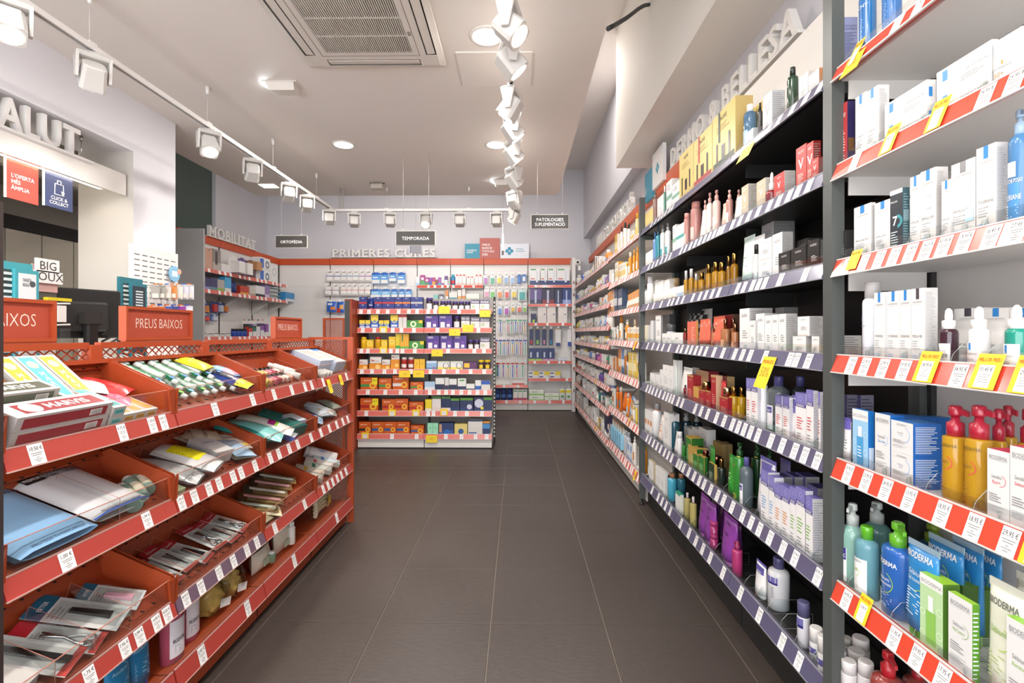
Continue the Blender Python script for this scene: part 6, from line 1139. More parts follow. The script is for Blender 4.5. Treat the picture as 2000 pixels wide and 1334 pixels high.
EU.part('mesh_panel', lattice(MB(), (d.x+.022, YO_+.015, .8), (1, 0, 0), (0, 0, 1), a.x-d.x-.044, d.z-.82, .022, .011, .0035, ORANGE), kind='stuff')

# ================================================================ the back wall
YB, YPn = 7.86, 8.08
B1, B3, M1 = (880, 440, 4.4475), (940, 600, 5.56), (340, 380, 4.4475)
bx = [onY(p, 500, YPn).x for p in (545, 645, 730, 815, 880, 945, 1031, 1117)]
zf0, zf1 = onY(800, 517, YPn-.03).z, onY(800, 505, YPn-.03).z
bnames = ['plain white back wall bay left of the foot care packs', 'white back wall bay of hanging foot care packs', 'white back wall bay of hanging blue plaster boxes', 'white back wall bay with pink remedy boxes', 'white back wall bay with red and white syrup boxes', 'white back wall bay of hanging toothbrushes', 'white back wall bay of electric toothbrush boxes']
BU = []
for i in range(7):
    U = Unit('shelving_unit', bnames[i], 'shelving', ((bx[i]+bx[i+1])/2, YPn, 0)); BU.append(U)
    U.part('back_panel', MB().box(bx[i]+.006, bx[i+1]-.006, YPn, YPn+.02, .05, zf0-.003, '#e6e3e0/.5'))
    for z in (1.1, 1.6, 2.0): U.part('panel_joint', MB().box(bx[i]+.01, bx[i+1]-.01, YPn-.0006, YPn, z, z+.004, '#c8c4c0/.6'))
    U.part('upright', MB().box(bx[i]-.006, bx[i]+.006, YPn-.004, YPn+.01, .05, zf0-.003, '#3a3836/.5'))
    U.part('fascia', MB().box(bx[i]+.004, bx[i+1]-.004, YPn-.035, YPn, zf0, zf1, '#c4522a/.45'))
bg = 'goods on the back wall'
def bshelf(U, i0, i1, y0, y1, v, tick, Y=YB, col='#cf5142/.35/s'):
    zt, zb = onY(1000, y0, Y).z, onY(1000, y1, Y).z; X0, X1 = bx[i0]*Y/YPn, bx[i1]*Y/YPn
    X0, X1 = max(X0, bx[i0]), min(X1, bx[i1]-.004) if bx[i1] < 0 else bx[i1]-.004
    if bx[i0] > -1: X0 = onY((545, 645, 730, 815, 880, 945, 1031, 1117)[i0]+1, 600, Y).x; X1 = onY((545, 645, 730, 815, 880, 945, 1031, 1117)[i1]+1, 600, Y).x-.006
    U.part('shelf', MB().box(X0, X1, Y+.012, YPn-.001, zt-.03, zt-.008, '#e0ddd9/.5')); frail(U, X0, X1, Y, zt, zb, col, v, tick)
    return zt-.008
def hangrow(U, v, row, cy0, items, Y, where, hooks=True, bar=None):
    """cards hung from hooks: top at cy0"""
    for c0, c1, cb, kind, sp in items:
        a = onY(v[0]+c0/v[2], v[1]+cy0/v[2], Y); e = onY(v[0]+c1/v[2], v[1]+cb/v[2], Y)
        row.add(v[0]+c0/v[2], kind, (e.x-a.x, a.z-e.z, .03), sp, ((a.x+e.x)/2, Y, e.z), 0)
        if hooks:
            xm_ = (a.x+e.x)/2; z = a.z-.012
            U.part('hook', MB().tube([(xm_, YPn, z), (xm_, Y-.03, z), (xm_, Y-.035, z+.015)], .003, '#dcdad8/.3', 5).box(xm_-.02, xm_+.02, Y-.038, Y-.036, z+.008, z+.04, TICKET))
FC = dict(c='#e6e3e0/.4', tab='#1f1e1e/.4', bl=(.8, .12, .5), blc='#eae8e6/.4', pr=[('r', 0, 1, .52, .6, '#4a4aa0/.4')])
r = Row('back wall, top hook row', bg, True)
cols = ['#4a4aa0/.4', '#4a4aa0/.4', '#5a8aa8/.4', '#5a8aa8/.4', '#5a8aa8/.4', '#a05aa0/.4', '#8a3a9a/.4']
hangrow(BU[1], M1, r, 672, [(c0, c1, 755, 'card', nm(FC, desc='white foot care pack with black tab', pr=[('r', 0, 1, .5, .6, cols[i])])) for i, (c0, c1) in enumerate(((1325, 1383), (1388, 1446), (1450, 1500), (1504, 1550), (1554, 1605), (1610, 1656), (1661, 1715)))], 7.92, '')
BP = dict(c='#5a9ad8/.4', tab='#4a86cc/.4', bl=(.9, .05, .35), blc='#e4e4e2/.4', desc='blue plaster pack', pr=[('r', 0, 1, .78, .92, '#2a5ab8/.4'), ('r', .1, .7, .5, .6, '#dce8f4/.4')])
hangrow(BU[2], I1, r, 508, [(258, 350, 640, 'card', BP), (355, 436, 640, 'card', BP), (445, 526, 615, 'card', BP), (537, 622, 640, 'card', BP)], 7.92, ''); r.done()
r = Row('back wall, second hook row', bg, True); cols = ['#6a2a6a/.4', '#6a2a6a/.4', '#c8503a/.4', '#c8503a/.4', '#c8503a/.4', '#c8503a/.4', '#c8503a/.4']
hangrow(BU[1], M1, r, 790, [(c0, c1, 876, 'card', nm(FC, desc='white foot care pack with coloured stripe', pr=[('r', 0, 1, .48, .56, cols[i])])) for i, (c0, c1) in enumerate(((1310, 1366), (1375, 1430), (1447, 1498), (1500, 1545), (1547, 1598), (1605, 1652), (1656, 1712)))], 7.92, '')
hangrow(BU[2], I1, r, 690, [(240, 360, 790, 'card', nm(BP, c='#7ab4e0/.4', desc='wide pale blue plaster pack')), (363, 460, 790, 'card', nm(BP, c='#7ab4e0/.4', desc='pale blue plaster pack')), (470, 540, 785, 'card', BP), (551, 616, 785, 'card', BP), (623, 690, 785, 'card', nm(BP, tab='#d8702a/.4'))], 7.92, ''); r.done()
r = Row('back wall, third hook row', bg, True)
BPO = dict(c='#2a62c0/.35', desc='blue bandage pouch', pr=[('r', .1, .6, .65, .85, '#e0e4ec/.4'), ('r', .4, .9, .2, .5, '#d8843a/.4')])
hangrow(BU[1], M1, r, 930, [(1328, 1410, 1020, 'pouch', BPO), (1415, 1480, 1025, 'pouch', nm(BPO, pr=[('r', 0, .5, 0, .4, '#c83a2a/.4'), ('r', .4, .9, .3, .7, '#e0a85a/.4')]))], 7.92, ''); r.done()
# shelves of the remedy bays
zz = bshelf(BU[3], 3, 4, 557, 562, I1, (750, 860, 930, 1010, 1070), 7.9); zz2 = bshelf(BU[4], 4, 5, 557, 562, I1, (1130, 1230, 1350), 7.9)
r = FShelf(I1, zz, 'upper remedy shelf of back wall', bg, 7.925, True)
for c0, c1, ct, sp in ((738, 775, 560, two('#e4e6ea', '#a8c4e0', 'white and blue box')), (782, 832, 540, two('#a83a8a', '#4a9a5a', 'tall magenta and green box', .5, oval='#e8e4ea')), (834, 876, 565, two('#a83a8a', '#3f8a5a', 'magenta and green box', .4, oval='#e8e4ea')), (879, 911, 568, two('#8a3aa0', '#3a5ab0', 'violet and blue box', .5)), (913, 944, 566, two('#a8307a', '#e09a2a', 'magenta and orange box', .5)), (946, 973, 590, two('#8a3a3a', '#5a3a8a', 'small plum box')), (976, 1009, 566, two('#9a4aa0', '#4a9ab0', 'violet and teal box')), (1012, 1044, 566, two('#dcd8da', '#8a5a9a', 'white and violet box')), (1046, 1081, 550, two('#5a3a7a', '#d8d4dc', 'purple and white box', .6))): r.put('box', c0, c1, ct, sp)
r.put('bottle', 1110, 1162, 530, sm('#3a8ab8/.3', '#5ab0c8/.4', 'blue mouthwash bottle', '#c83a3a/.4'))
for c0, c1, ct in ((1165, 1199, 535), (1203, 1237, 535), (1241, 1278, 535), (1291, 1324, 556), (1329, 1362, 556), (1379, 1413, 537), (1416, 1454, 537)): r.put('box', c0, c1, ct, two('#e6e2de', '#d8b4ac', 'white box with red cap', .25, extra=[('r', .2, .8, .86, 1, '#c8302a/.4')]))
r.done()
zz = bshelf(BU[3], 3, 4, 584, 590, I1, (), 7.9); bshelf(BU[4], 4, 5, 584, 590, I1, (1180, 1230), 7.9)
r = FShelf(I1, zz, 'second remedy shelf of back wall', bg, 7.925, True)
for k, c0, c1, ct, sp in (('box', 925, 975, 755, two('#7ab8b4', '#8ac8c4', 'teal box')), ('jar', 985, 1032, 745, dict(c='#c8d4dc/.3', cap='#8a8a98/.3', desc='clear jar')), ('box', 1058, 1086, 700, two('#d8843a', '#e6e2dc', 'tall orange box')), ('box', 1096, 1184, 728, two('#dcdcda', '#3a8a9a', 'domed white and teal pack', .3)), ('box', 1190, 1228, 700, two('#e6e2dc', '#d8a04a', 'tall white and orange box')), ('box', 1236, 1272, 690, two('#dcd8d4', '#d8803a', 'tall grey and orange box')), ('box', 1280, 1424, 742, two('#e6e4e0', '#c8d8c0', 'wide white box with fruit'))): r.put(k, c0, c1, ct, sp)
r.done()
# toothbrush bay
def bc(c, ds='clear flosser pack'): return dict(c='#dfe2e4/.4', tab='#e6e4e2/.4', blc=c, bl=(.7, .1, .62), desc=ds)
r = Row('toothbrush bay, first hook row', bg, True)
hangrow(BU[5], B1, r, 425, [(287, 326, 515, 'card', bc('#b06ab8/.4', 'violet interdental pack')), (343, 386, 517, 'card', bc('#4aa888/.4', 'green interdental pack')), (403, 445, 512, 'card', bc('#e0cc3a/.4', 'yellow interdental pack')), (460, 505, 512, 'card', bc('#8aa8d0/.4', 'blue interdental pack')), (518, 561, 515, 'card', bc('#9ab8dc/.4', 'pale blue interdental pack')), (580, 612, 508, 'card', dict(c='#2f6ab8/.4', blc='#3a7ac8/.4', desc='blue floss pack')), (618, 658, 496, 'card', dict(c='#2f6ab8/.4', blc='#e0e4e8/.4', desc='round blue floss pack'))], 7.94, ''); r.done()
r = Row('toothbrush bay, second hook row', bg, True)
hangrow(BU[5], B1, r, 548, [(290, 338, 632, 'card', bc('#d89ab8/.4', 'pink brush pack')), (343, 388, 634, 'card', bc('#6ac05a/.4', 'green brush pack')), (405, 451, 636, 'card', bc('#e08a3a/.4', 'orange brush pack')), (468, 511, 636, 'card', bc('#d84a3a/.4', 'red brush pack')), (528, 576, 632, 'card', bc('#e0c43a/.4', 'yellow brush pack')), (585, 660, 655, 'card', dict(c='#c8d8d4/.4', blc='#3aa0a0/.4', desc='wide teal pack'))], 7.94, ''); r.done()
r = Row('toothbrush bay, third hook row', bg, True)
hangrow(BU[5], B1, r, 690, [(410, 447, 780, 'card', bc('#5a8ad8/.4', 'blue brush pack')), (465, 508, 780, 'card', bc('#b04ab8/.4', 'violet brush pack')), (522, 563, 756, 'card', bc('#d8b44a/.4', 'yellow pack')), (576, 620, 758, 'card', bc('#d8645a/.4', 'coral pack')), (626, 662, 756, 'card', bc('#8ac04a/.4', 'lime pack'))], 7.94, ''); r.done()
rn2 = random.Random(4); BC = ['#2a55b5/.4', '#c83a3a/.4', '#3aa06a/.4', '#3a8ac8/.4', '#8a3a9a/.4', '#d8a02a/.4']
for j, (ct, cb, xs) in enumerate(((820, 945, (420, 485, 518, 551, 590, 628)), (995, 1130, (383, 420, 452, 487, 525, 562, 595, 635)), (1195, 1330, (383, 403, 444, 486, 525, 562, 612)))):
    r = Row('toothbrush bay, %s brush row' % ORD[j], bg, True)
    hangrow(BU[5], B1, r, ct, [(x, x+27, cb-rn2.randint(0, 18), 'brush', dict(c=BC[(i+j) % 6], head=BC[(i*2+j) % 6], tab=('#3a9a6a/.4', '#3a4a9a/.4', '#c8342a/.4')[j], card='#dcdfe2/.4', desc='slim toothbrush pack')) for i, x in enumerate(xs)], 7.94, '', hooks=False); r.done()
for y in (538, 565, 597, 626, 665, 709):
    z = onY(988, y, YPn-.01).z; BU[5].part('hook_bar', MB().box(bx[5]+.02, bx[6]-.01, YPn-.02, YPn-.005, z-.012, z+.012, '#dddbd8/.4'))
zt5 = bshelf(BU[5], 5, 6, 752, 757, B3, (235, 385)); zb5 = bshelf(BU[5], 5, 6, 782, 788, B3, (260, 410))
r = FShelf(B3, zt5, 'toothpaste shelf of toothbrush bay', bg, YB+.02, True); r.put('box', 335, 465, 792, two('#e4e0dc', '#c83a34', 'flat white and red toothpaste box', .4)); r.done()
r = FShelf(B3, zb5, 'lowest shelf of toothbrush bay', bg, YB+.02, True)
for c0, c1 in ((146, 206), (212, 272), (278, 340)): r.put('bottle', c0, c1, 880, dict(c='#24366a/.35', cap='#2a3c78/.4', ch=.12, cr=.9, sh=.03, desc='navy mouthwash tub', lab=(.3, .6, .9, '#4a6aa8/.4')))
for c0, c1 in ((348, 396), (399, 447), (450, 498)): r.put('box', c0, c1, 893, two('#e0dcd8', '#b03a5a', 'white and crimson box', .25, extra=[('r', .1, .9, .8, .9, '#4a9a6a/.4')]))
r.done()
# electric toothbrush bay
zs = [bshelf(BU[6], 6, 7, a, b, B1, t) for a, b, t in ((557, 561.5, (730, 815)), (594, 598.5, (825, 925, 1000)), (631, 636, (730, 830, 965)), (705, 710, (720, 840, 935, 970)), (739, 744, (830, 1000)), (782, 788, (720, 850, 970)))]
BU[6].part('plinth', MB().box(bx[6], bx[7]-.01, YB+.012, YB+.03, .01, .13, '#dad6d1/.5')); BU[5].part('plinth', MB().box(bx[5], bx[6]-.01, YB+.012, YB+.03, .01, .13, '#dad6d1/.5'))
r = FShelf(B1, zs[0], 'top shelf of electric toothbrush bay', bg, YB+.02, True); EB = lambda ds: two('#e4e4e4', '#2a3a70', ds, .3, extra=[('r', .62, .8, .2, .85, '#d4d8e0/.4'), ('r', .1, .6, .9, .97, '#4a9a5a/.4'), ('r', .1, .5, .36, .44, '#c87a7a/.4')])
for c0, c1 in ((688, 776), (783, 839), (846, 920), (923, 1032)): r.put('box', c0, c1, 375, EB('white electric toothbrush box'))
r.done()
r = FShelf(B1, zs[1], 'second shelf of electric toothbrush bay', bg, YB+.02, True)
for c0, c1, c, b in ((690, 793, '#5a4a84', '#2a2c50'), (796, 901, '#2a2444', '#8a2a34'), (905, 969, '#20284a', '#2a3460'), (973, 1045, '#2a3c78', '#8a9ad0')): r.put('box', c0, c1, 548, two(c, b, 'dark electric toothbrush box', .3, extra=[('r', .4, .55, .1, .8, '#b8c4dc/.4'), ('o', .48, .82, .1, .05, '#d8e0f0/.4')]))
r.done()
r = FShelf(B1, zs[2], 'third shelf of electric toothbrush bay', bg, YB+.02, True); r.put('box', 698, 745, 768, two('#222c54', '#2a3868', 'small navy box', .3, extra=[('r', .3, .7, .1, .4, '#b8d84a/.4')]))
for c0, c1 in ((757, 833), (838, 913), (934, 1013)): r.put('box', c0, c1, 708, two('#dfdad6', '#dcd6d2', 'tall ivory electric toothbrush box', .5, extra=[('o', .78, .55, .08, .08, '#2a3c80/.4'), ('r', .55, .57, 0, 1, '#c8c4c0/.4')]))
r.done()
r = Row('electric toothbrush bay hooks', bg, True)
hangrow(BU[6], B1, r, 893, [(c0, c1, 1042, 'card', dict(c='#24305a/.4', tab='#d8b83a/.4' if i in (1, 2) else '#e0dedc/.4', blc=('#c83a3a/.4', '#8ac04a/.4', '#c88aa8/.4', '#3a8aa8/.4')[i], bl=(.5, .06, .3), desc='navy brush head pack')) for i, (c0, c1) in enumerate(((684, 718), (736, 775), (795, 832), (855, 888)))]+[(910, 958, 1053, 'card', dict(c='#dedcdc/.4', tab='#d8b83a/.4', blc='#2a3c78/.4', bl=(.8, .02, .2), desc='white round ended brush pack')), (1013, 1063, 1053, 'card', dict(c='#dedcdc/.4', blc='#2a4a98/.4', bl=(.8, .02, .25), desc='white round ended brush pack'))], 7.93, ''); r.done()
r = FShelf(B1, zs[3], 'fourth shelf of electric toothbrush bay', bg, YB+.02, True)
for c0, c1 in ((680, 736), (738, 795), (798, 850), (852, 903)): r.put('box', c0, c1, 1068, two('#26386c', '#a8c85a' if c0 < 790 else '#c89ab8', 'navy brush head box', .2, extra=[('r', .2, .45, .3, .7, '#c8d0e0/.4')]))
r.put('box', 930, 1012, 1150, two('#d4d6e0', '#3a4a90', 'flat oval pack', .3)); r.done()
r = FShelf(B1, zs[4], 'fifth shelf of electric toothbrush bay', bg, YB+.02, True); TPB = two('#e2e0dc', '#d8d8dc', 'white toothpaste box with yellow flash', .5, extra=[('r', .5, 1, .5, 1, '#e0c82a/.4'), ('r', .05, .4, .7, .85, '#2a3c80/.4'), ('r', .05, .4, .2, .35, '#2a3c80/.4')])
for c0, c1 in ((675, 766), (768, 860), (862, 955)): r.put('box', c0, c1, 1270, TPB)
r.done()
r = FShelf(B3, zs[5], 'lowest shelf of electric toothbrush bay', bg, YB+.02, True)
q = (onY(1050, 600+895/5.56, YB+.02).z-zs[5])/2; GT = two('#e4e6de', '#8ac44a', 'white and lime toothpaste box', .25, extra=[('t', 'fluocaril', .4, .5, .22, '#4a7a3a/.4', 'c', 1, .6)])
r.put('box', 520, 678, 895, GT, dz=q+.0005).put('box', 520, 678, 895+q*F/YB*5.56, GT); q = (onY(1050, 600+932/5.56, YB+.02).z-zs[5])/2
r.put('box', 687, 845, 932, nm(GT, desc='white toothpaste box with lime leaf'), dz=q+.0005).put('box', 687, 845, 932+q*F/YB*5.56, nm(GT, desc='white toothpaste box with lime leaf'))
for c0, c1 in ((848, 912), (916, 980)): r.put('bottle', c0, c1, 855, dict(c='#e0e4dc/.3', cap='#e4e2de/.4', ch=.18, cr=.4, sh=.1, desc='white mouthwash bottle', pr=[('r', 0, 1, .75, 1, '#e0c82a/.4'), ('r', .3, .7, .3, .5, '#4a9a5a/.4')]), d=.04)
r.done()
# corner: white column, device, little angled shelves
a = onY(1119, 804, 7.66); b = onY(1130, 804, 7.66)
CU = Unit('corner_column', 'narrow white corner column with little red shelves', 'column', ((a.x+b.x)/2, 7.7, 0))
CU.part('column_body', MB().box(a.x, .90, 7.76, 8.07, 0, 2.42, '#e2dfdc/.5'))
for y in (543, 567, 600, 630, 680, 712, 755): 
    z = onY(1124, y+6, 7.66).z; sp = CU.part('shelf', MB().hexa([(a.x+.01, 7.66, z-.02), (.88, 7.745, z-.02), (.88, 7.76, z-.02), (a.x+.01, 7.76, z-.02), (a.x+.01, 7.66, z), (.88, 7.745, z), (.88, 7.76, z), (a.x+.01, 7.76, z)], '#dcd8d4/.5'))
    CU.part('price_rail', MB().hexa([(a.x+.005, 7.652, z-.04), (.875, 7.737, z-.04), (.88, 7.742, z-.04), (a.x+.01, 7.657, z-.04), (a.x+.005, 7.652, z+.005), (.875, 7.737, z+.005), (.88, 7.742, z+.005), (a.x+.01, 7.657, z+.005)], RAILPINK), sp)
p = onY(1129, 513, 7.7); t = thing('security_camera', 'white round camera dome on the corner column', 'camera', (p.x, 7.7, p.z))
MB().lathe([(.001, .05), (.03, .045), (.05, .02), (.05, -.02), (.03, -.045), (.001, -.05)], '#e6e4e2/.3/s', 18).build('housing', t); MB().lathe([(.018, 0), (.018, .012), (.001, .015)], '#161616/.2', 14).xf(Matrix.Translation((-.012, -.048, .0)) @ Matrix.Rotation(PI/2, 4, 'X')).build('lens', t); MB().box(.0, .04, .0, .06, -.12, -.04, '#e0dedc/.4').build('bracket', t)
# ================================================================ the low orange display with sloping trays
XRT, XRB = -1.088, -1.074
GY = [1.02]+[onX(p, 900, -1.08).y for p in (345, 518, 620, 688)]
RZ = [(.979, .934), (.705, .661), (.3836, .339), (.157, .10)]
LU = Unit('display_gondola', 'low orange display gondola with sloping trays along the left of the aisle', 'display', (-1.2, (GY[0]+GY[4])/2, 0))
ORANGE_SHADE = '#983d1b/.42'  # darker copy of the orange, painting shade into the trays
G1, G2, G3, G4 = (0, 660, 4.4475), (0, 900, 3.0725), (220, 860, 2.814), (340, 640, 4.168)
def lrail(Y0, Y1, zt, zb, col, tick=(), promo=()):
    m = MB().hexa([(XRB, Y0, zb), (XRB, Y1, zb), (XRB-.01, Y1, zb), (XRB-.01, Y0, zb), (XRT, Y0, zt), (XRT, Y1, zt), (XRT-.01, Y1, zt), (XRT-.01, Y0, zt)], col)
    m.box(XRT-.004, XRT+.001, Y0, Y1, zt, zt+.003, '#b89088/.3').box(XRB-.003, XRB+.002, Y0, Y1, zb-.003, zb, '#c8a49c/.3')
    r = LU.part('price_rail', m); hh = zt-zb; n = Vector((hh, 0, -(XRT-XRB)*-1)).normalized(); n = Vector((hh, 0, XRB-XRT)).normalized()
    def fm(Y, z0=0, off=0): return lambda x, z, lay=0: (XRB+(XRT-XRB)*((z0+z)/hh)+n.x*(.0008+.0006*lay+off), Y+x, zb+z0+z+n.z*(.0008+.0006*lay+off))
    for v, c0, w, st in tick:
        Y = onX(v[0]+c0/v[2], 900, XRB).y
        if Y0 <= Y < Y1-.02: LU.part('price_ticket', ticket_mb(fm(Y), w, hh*.98, st), r)
    for v, c0, w, h, z0, st, big in promo: LU.part('promotion_ticket', promo_mb(fm(onX(v[0]+c0/v[2], 800, XRB).y, z0, .004), w, h, st, None, big), r)
def slope(zr): return Vector((-.2, 0, .078)).normalized(), Vector((.078, 0, .2)).normalized()
ES, EN = slope(0)
slot_me = MB().box(-.0035, .0035, -.002, .012, -.0018, .0018, '#120c0a/.7').mesh('slot')
TKG = {(0, 0): ((G1, 275, .036, '10,50 €'), (G1, 1045, .03, '4,75 €'), (G1, 1310, .03, '1,50 €'), (G1, 1408, .03, '4,45 €')), (0, 1): ((G4, 325, .036, '3,95 €'), (G4, 635, .034, '3,95 €')), (0, 2): tuple((G4, c, .032, '2,95 €') for c in (812, 957, 1065, 1120)), (0, 3): ((G4, 1215, .032, None), (G4, 1405, .032, None)),
       (1, 0): ((G2, 375, .038, '1,00 €'), (G2, 870, .034, '1,99 €')), (1, 1): tuple((G4, c, .034, st) for c, st in ((155, '3,50 €'), (275, '5,95 €'), (360, '5,45 €'), (475, '14,95 €'), (540, '13,95 €'), (655, '3,95 €')))+((G2, 1080, .033, '1,95 €'),), (1, 2): tuple((G4, c, .034, '2,95 €') for c in (780, 850, 935, 1005, 1115)), (1, 3): tuple((G4, c, .034, None) for c in (1195, 1265, 1325, 1375, 1415)),
       (2, 0): ((G2, 520, .034, '1,75 €'), (G2, 735, .034, '7,95 €'), (G2, 825, .034, '3,99 €'), (G2, 930, .034, '14,95 €'), (G2, 993, .034, '4,50 €')), (2, 1): tuple((G3, c, .034, st) for c, st in ((395, '40,95 €'), (480, '26,95 €'), (580, '3,45 €'), (660, '2,99 €'), (735, '8,95 €'), (790, '6,50 €'))), (2, 2): ((G3, 890, .034, '2,95 €'), (G3, 1055, .034, '2,95 €')), (2, 3): tuple((G3, c, .034, None) for c in (1130, 1158, 1185, 1210, 1235, 1258, 1283)),
       (3, 0): (), (3, 1): ((G3, 483, .038, '2,45 €'), (G3, 738, .036, '3,95 €')), (3, 2): ((G3, 997, .036, '6,95 €'),), (3, 3): ((G3, 1232, .036, None),)}
DIVS = {(0, 0): (.28,), (0, 1): (), (0, 2): (.06, .4), (0, 3): (.05,), (1, 0): (.32,), (1, 1): (.1, .28), (1, 2): (.15, .35), (1, 3): (.2, .36), (2, 0): (.13, .24, .36), (2, 1): (.06, .15, .24, .33, .42), (2, 2): (.24,), (2, 3): (.1,)}
for b in range(4):
    y0, y1 = GY[b]+.004, GY[b+1]-.004
    for k in range(3):
        zt, zb = RZ[k]; O = Vector((-1.098, 0, zt-.004)); L = .222
        fl0, fl1 = O, O+ES*L
        m = MB(); th = EN*.006
        def slab(p, q, nrm, mat): m.hexa([p+Vector((0, y0, 0)), p+Vector((0, y1, 0)), q+Vector((0, y1, 0)), q+Vector((0, y0, 0))]+[p+nrm+Vector((0, y0, 0)), p+nrm+Vector((0, y1, 0)), q+nrm+Vector((0, y1, 0)), q+nrm+Vector((0, y0, 0))], mat)
        slab(fl0-th, fl1-th, th, ORANGE_SHADE)
        bk = fl1+Vector((-.014, 0, .055)); slab(fl1-th, bk, Vector((-.006, 0, 0)), ORANGE_SHADE); bk2 = bk+Vector((.012, 0, .006)); slab(bk, bk2, Vector((0, 0, .005)), ORANGE_SHADE); bk3 = bk2+Vector((-.02, 0, .028)); slab(bk2, bk3, Vector((-.006, 0, 0)), ORANGE_SHADE)
        tray = LU.part('tray', m)
        for s_, yy in ((0, y0), (1, y1-.005)):
            P = [(-1.097, zt-.012), (-1.092, zt+.074), (-1.284, zt+.160), (-1.318, zt+.145), (-1.312, zt+.045)]
            w = MB(); n = 5
            w.v += [(x, yy, z) for x, z in P]+[(x, yy+.005, z) for x, z in P]; w.f += [(0, 1, 2, 3, 4), (9, 8, 7, 6, 5)]+[(i, i+5, (i+1) % 5+5, (i+1) % 5) for i in range(5)]; w.m += [ORANGE_SHADE]*7; w.sm += [False]*7
            LU.part('tray_side', w, tray)
            LU.part('front_stay', MB().hexa([(-1.094, yy-.003, zt-.01), (-1.086, yy-.003, zt-.01), (-1.086, yy+.008, zt-.01), (-1.094, yy+.008, zt-.01), (-1.089, yy-.003+(.012 if not s_ else -.018), zt+.073), (-1.082, yy-.003+(.012 if not s_ else -.018), zt+.073), (-1.082, yy+.008, zt+.073), (-1.089, yy+.008, zt+.073)], ORANGE_SHADE), tray)
        nS = 11
        for i in range(nS):
            yy = y0+.03+(y1-y0-.06)*i/(nS-1)
            q = LU.inv @ (bk+Vector((.012, yy, .010))); inst('slot', slot_me, tray, q, (0, 0, PI/2))
            q = LU.inv @ (O+ES*.03+EN*.001+Vector((0, yy, 0))); inst('slot', slot_me, tray, q, (0, .37, PI/2))
        LU.part('acrylic_front', MB().box(-1.0945, -1.092, y0+.012, y1-.012, zt+.002, zt+.07, ACR).box(-1.0947, -1.0918, y0+.012, y1-.012, zt+.07, zt+.0715, '#c88a78/.3'), tray)
        for u in DIVS[(k, b)]:
            yy = y0+u; P = [(-1.097, zt+.004), (-1.096, zt+.068), (-1.27, zt+.135), (-1.29, zt+.07)]
            w = MB(); w.v += [(x, yy, z) for x, z in P]+[(x, yy+.002, z) for x, z in P]; w.f += [(0, 1, 2, 3), (7, 6, 5, 4)]+[(i, i+4, (i+1) % 4+4, (i+1) % 4) for i in range(4)]; w.m += [ACR]*2+['#b87a68/.3']*4; w.sm += [False]*6
            LU.part('acrylic_divider', w, tray)
        lrail(y0, y1, zt, zb, '#6a5464/.35/s' if (k, b) == (2, 1) else RAILRED, TKG[(k, b)], ((G4, 1245, .05, .075, -.045, None, '10'), (G4, 1345, .05, .06, -.02, None, '2X1')) if (k, b) == (0, 3) else ())
    zt, zb = RZ[3]
    LU.part('bottom_shelf', MB().box(-1.33, -1.098, y0, y1, zt-.03, zt-.012, ORANGE)); lrail(y0, y1, zt, zb, RAILRED, TKG[(3, b)]); LU.part('acrylic_lip', MB().box(-1.096, -1.094, y0, y1, zt-.01, zt+.03, ACR))
    LU.part('plinth', MB().box(-1.3, -1.116, y0-.002, y1+.002, .012, zt-.03, ORANGE2))
    # back
    LU.part('back_panel', MB().box(-1.345, -1.335, y0, y1, .05, 1.11, ORANGE_SHADE)); LU.part('top_ledge', MB().hexa([(-1.335, y0, 1.125), (-1.335, y1, 1.125), (-1.29, y1, 1.135), (-1.29, y0, 1.135)][::-1]+[(-1.335, y0, 1.145), (-1.335, y1, 1.145), (-1.29, y1, 1.148), (-1.29, y0, 1.148)][::-1], ORANGE))
    LU.part('mesh_panel', lattice(MB(), (-1.35, y0+.015, 1.10), (0, 1, 0), (0, 0, 1), y1-y0-.03, .078, .034, .026, .003, ORANGE2), kind='stuff')
    LU.part('top_bar', MB().box(-1.362, -1.34, y0+.018, y1-.018, 1.178, 1.198, ORANGE))
for y in GY[1:4]: LU.part('upright', MB().box(-1.365, -1.335, y-.022, y+.022, 0, 1.19, ORANGE)); LU.part('bottom_joint', MB().box(-1.1165, -1.112, y-.002, y+.002, .02, .1, '#5a1f0c/.6'))
ye = GY[4]
for x0, x1 in ((-1.112, -1.076), (-1.365, -1.335)): LU.part('end_post', MB().box(x0, x1, ye-.002, ye+.026, 0, 1.186, ORANGE))
LU.part('end_bar', MB().box(-1.365, -1.076, ye-.002, ye+.026, 1.186, 1.204, ORANGE)); LU.part('mesh_panel', lattice(MB(), (-1.335, ye+.012, .06), (1, 0, 0), (0, 0, 1), .223, 1.12, .0172, .0155, .003, ORANGE2), kind='stuff')
LU.part('end_upright', MB().box(-1.095, -1.073, .995, 1.016, 0, 1.5, '#352a28/.5'))
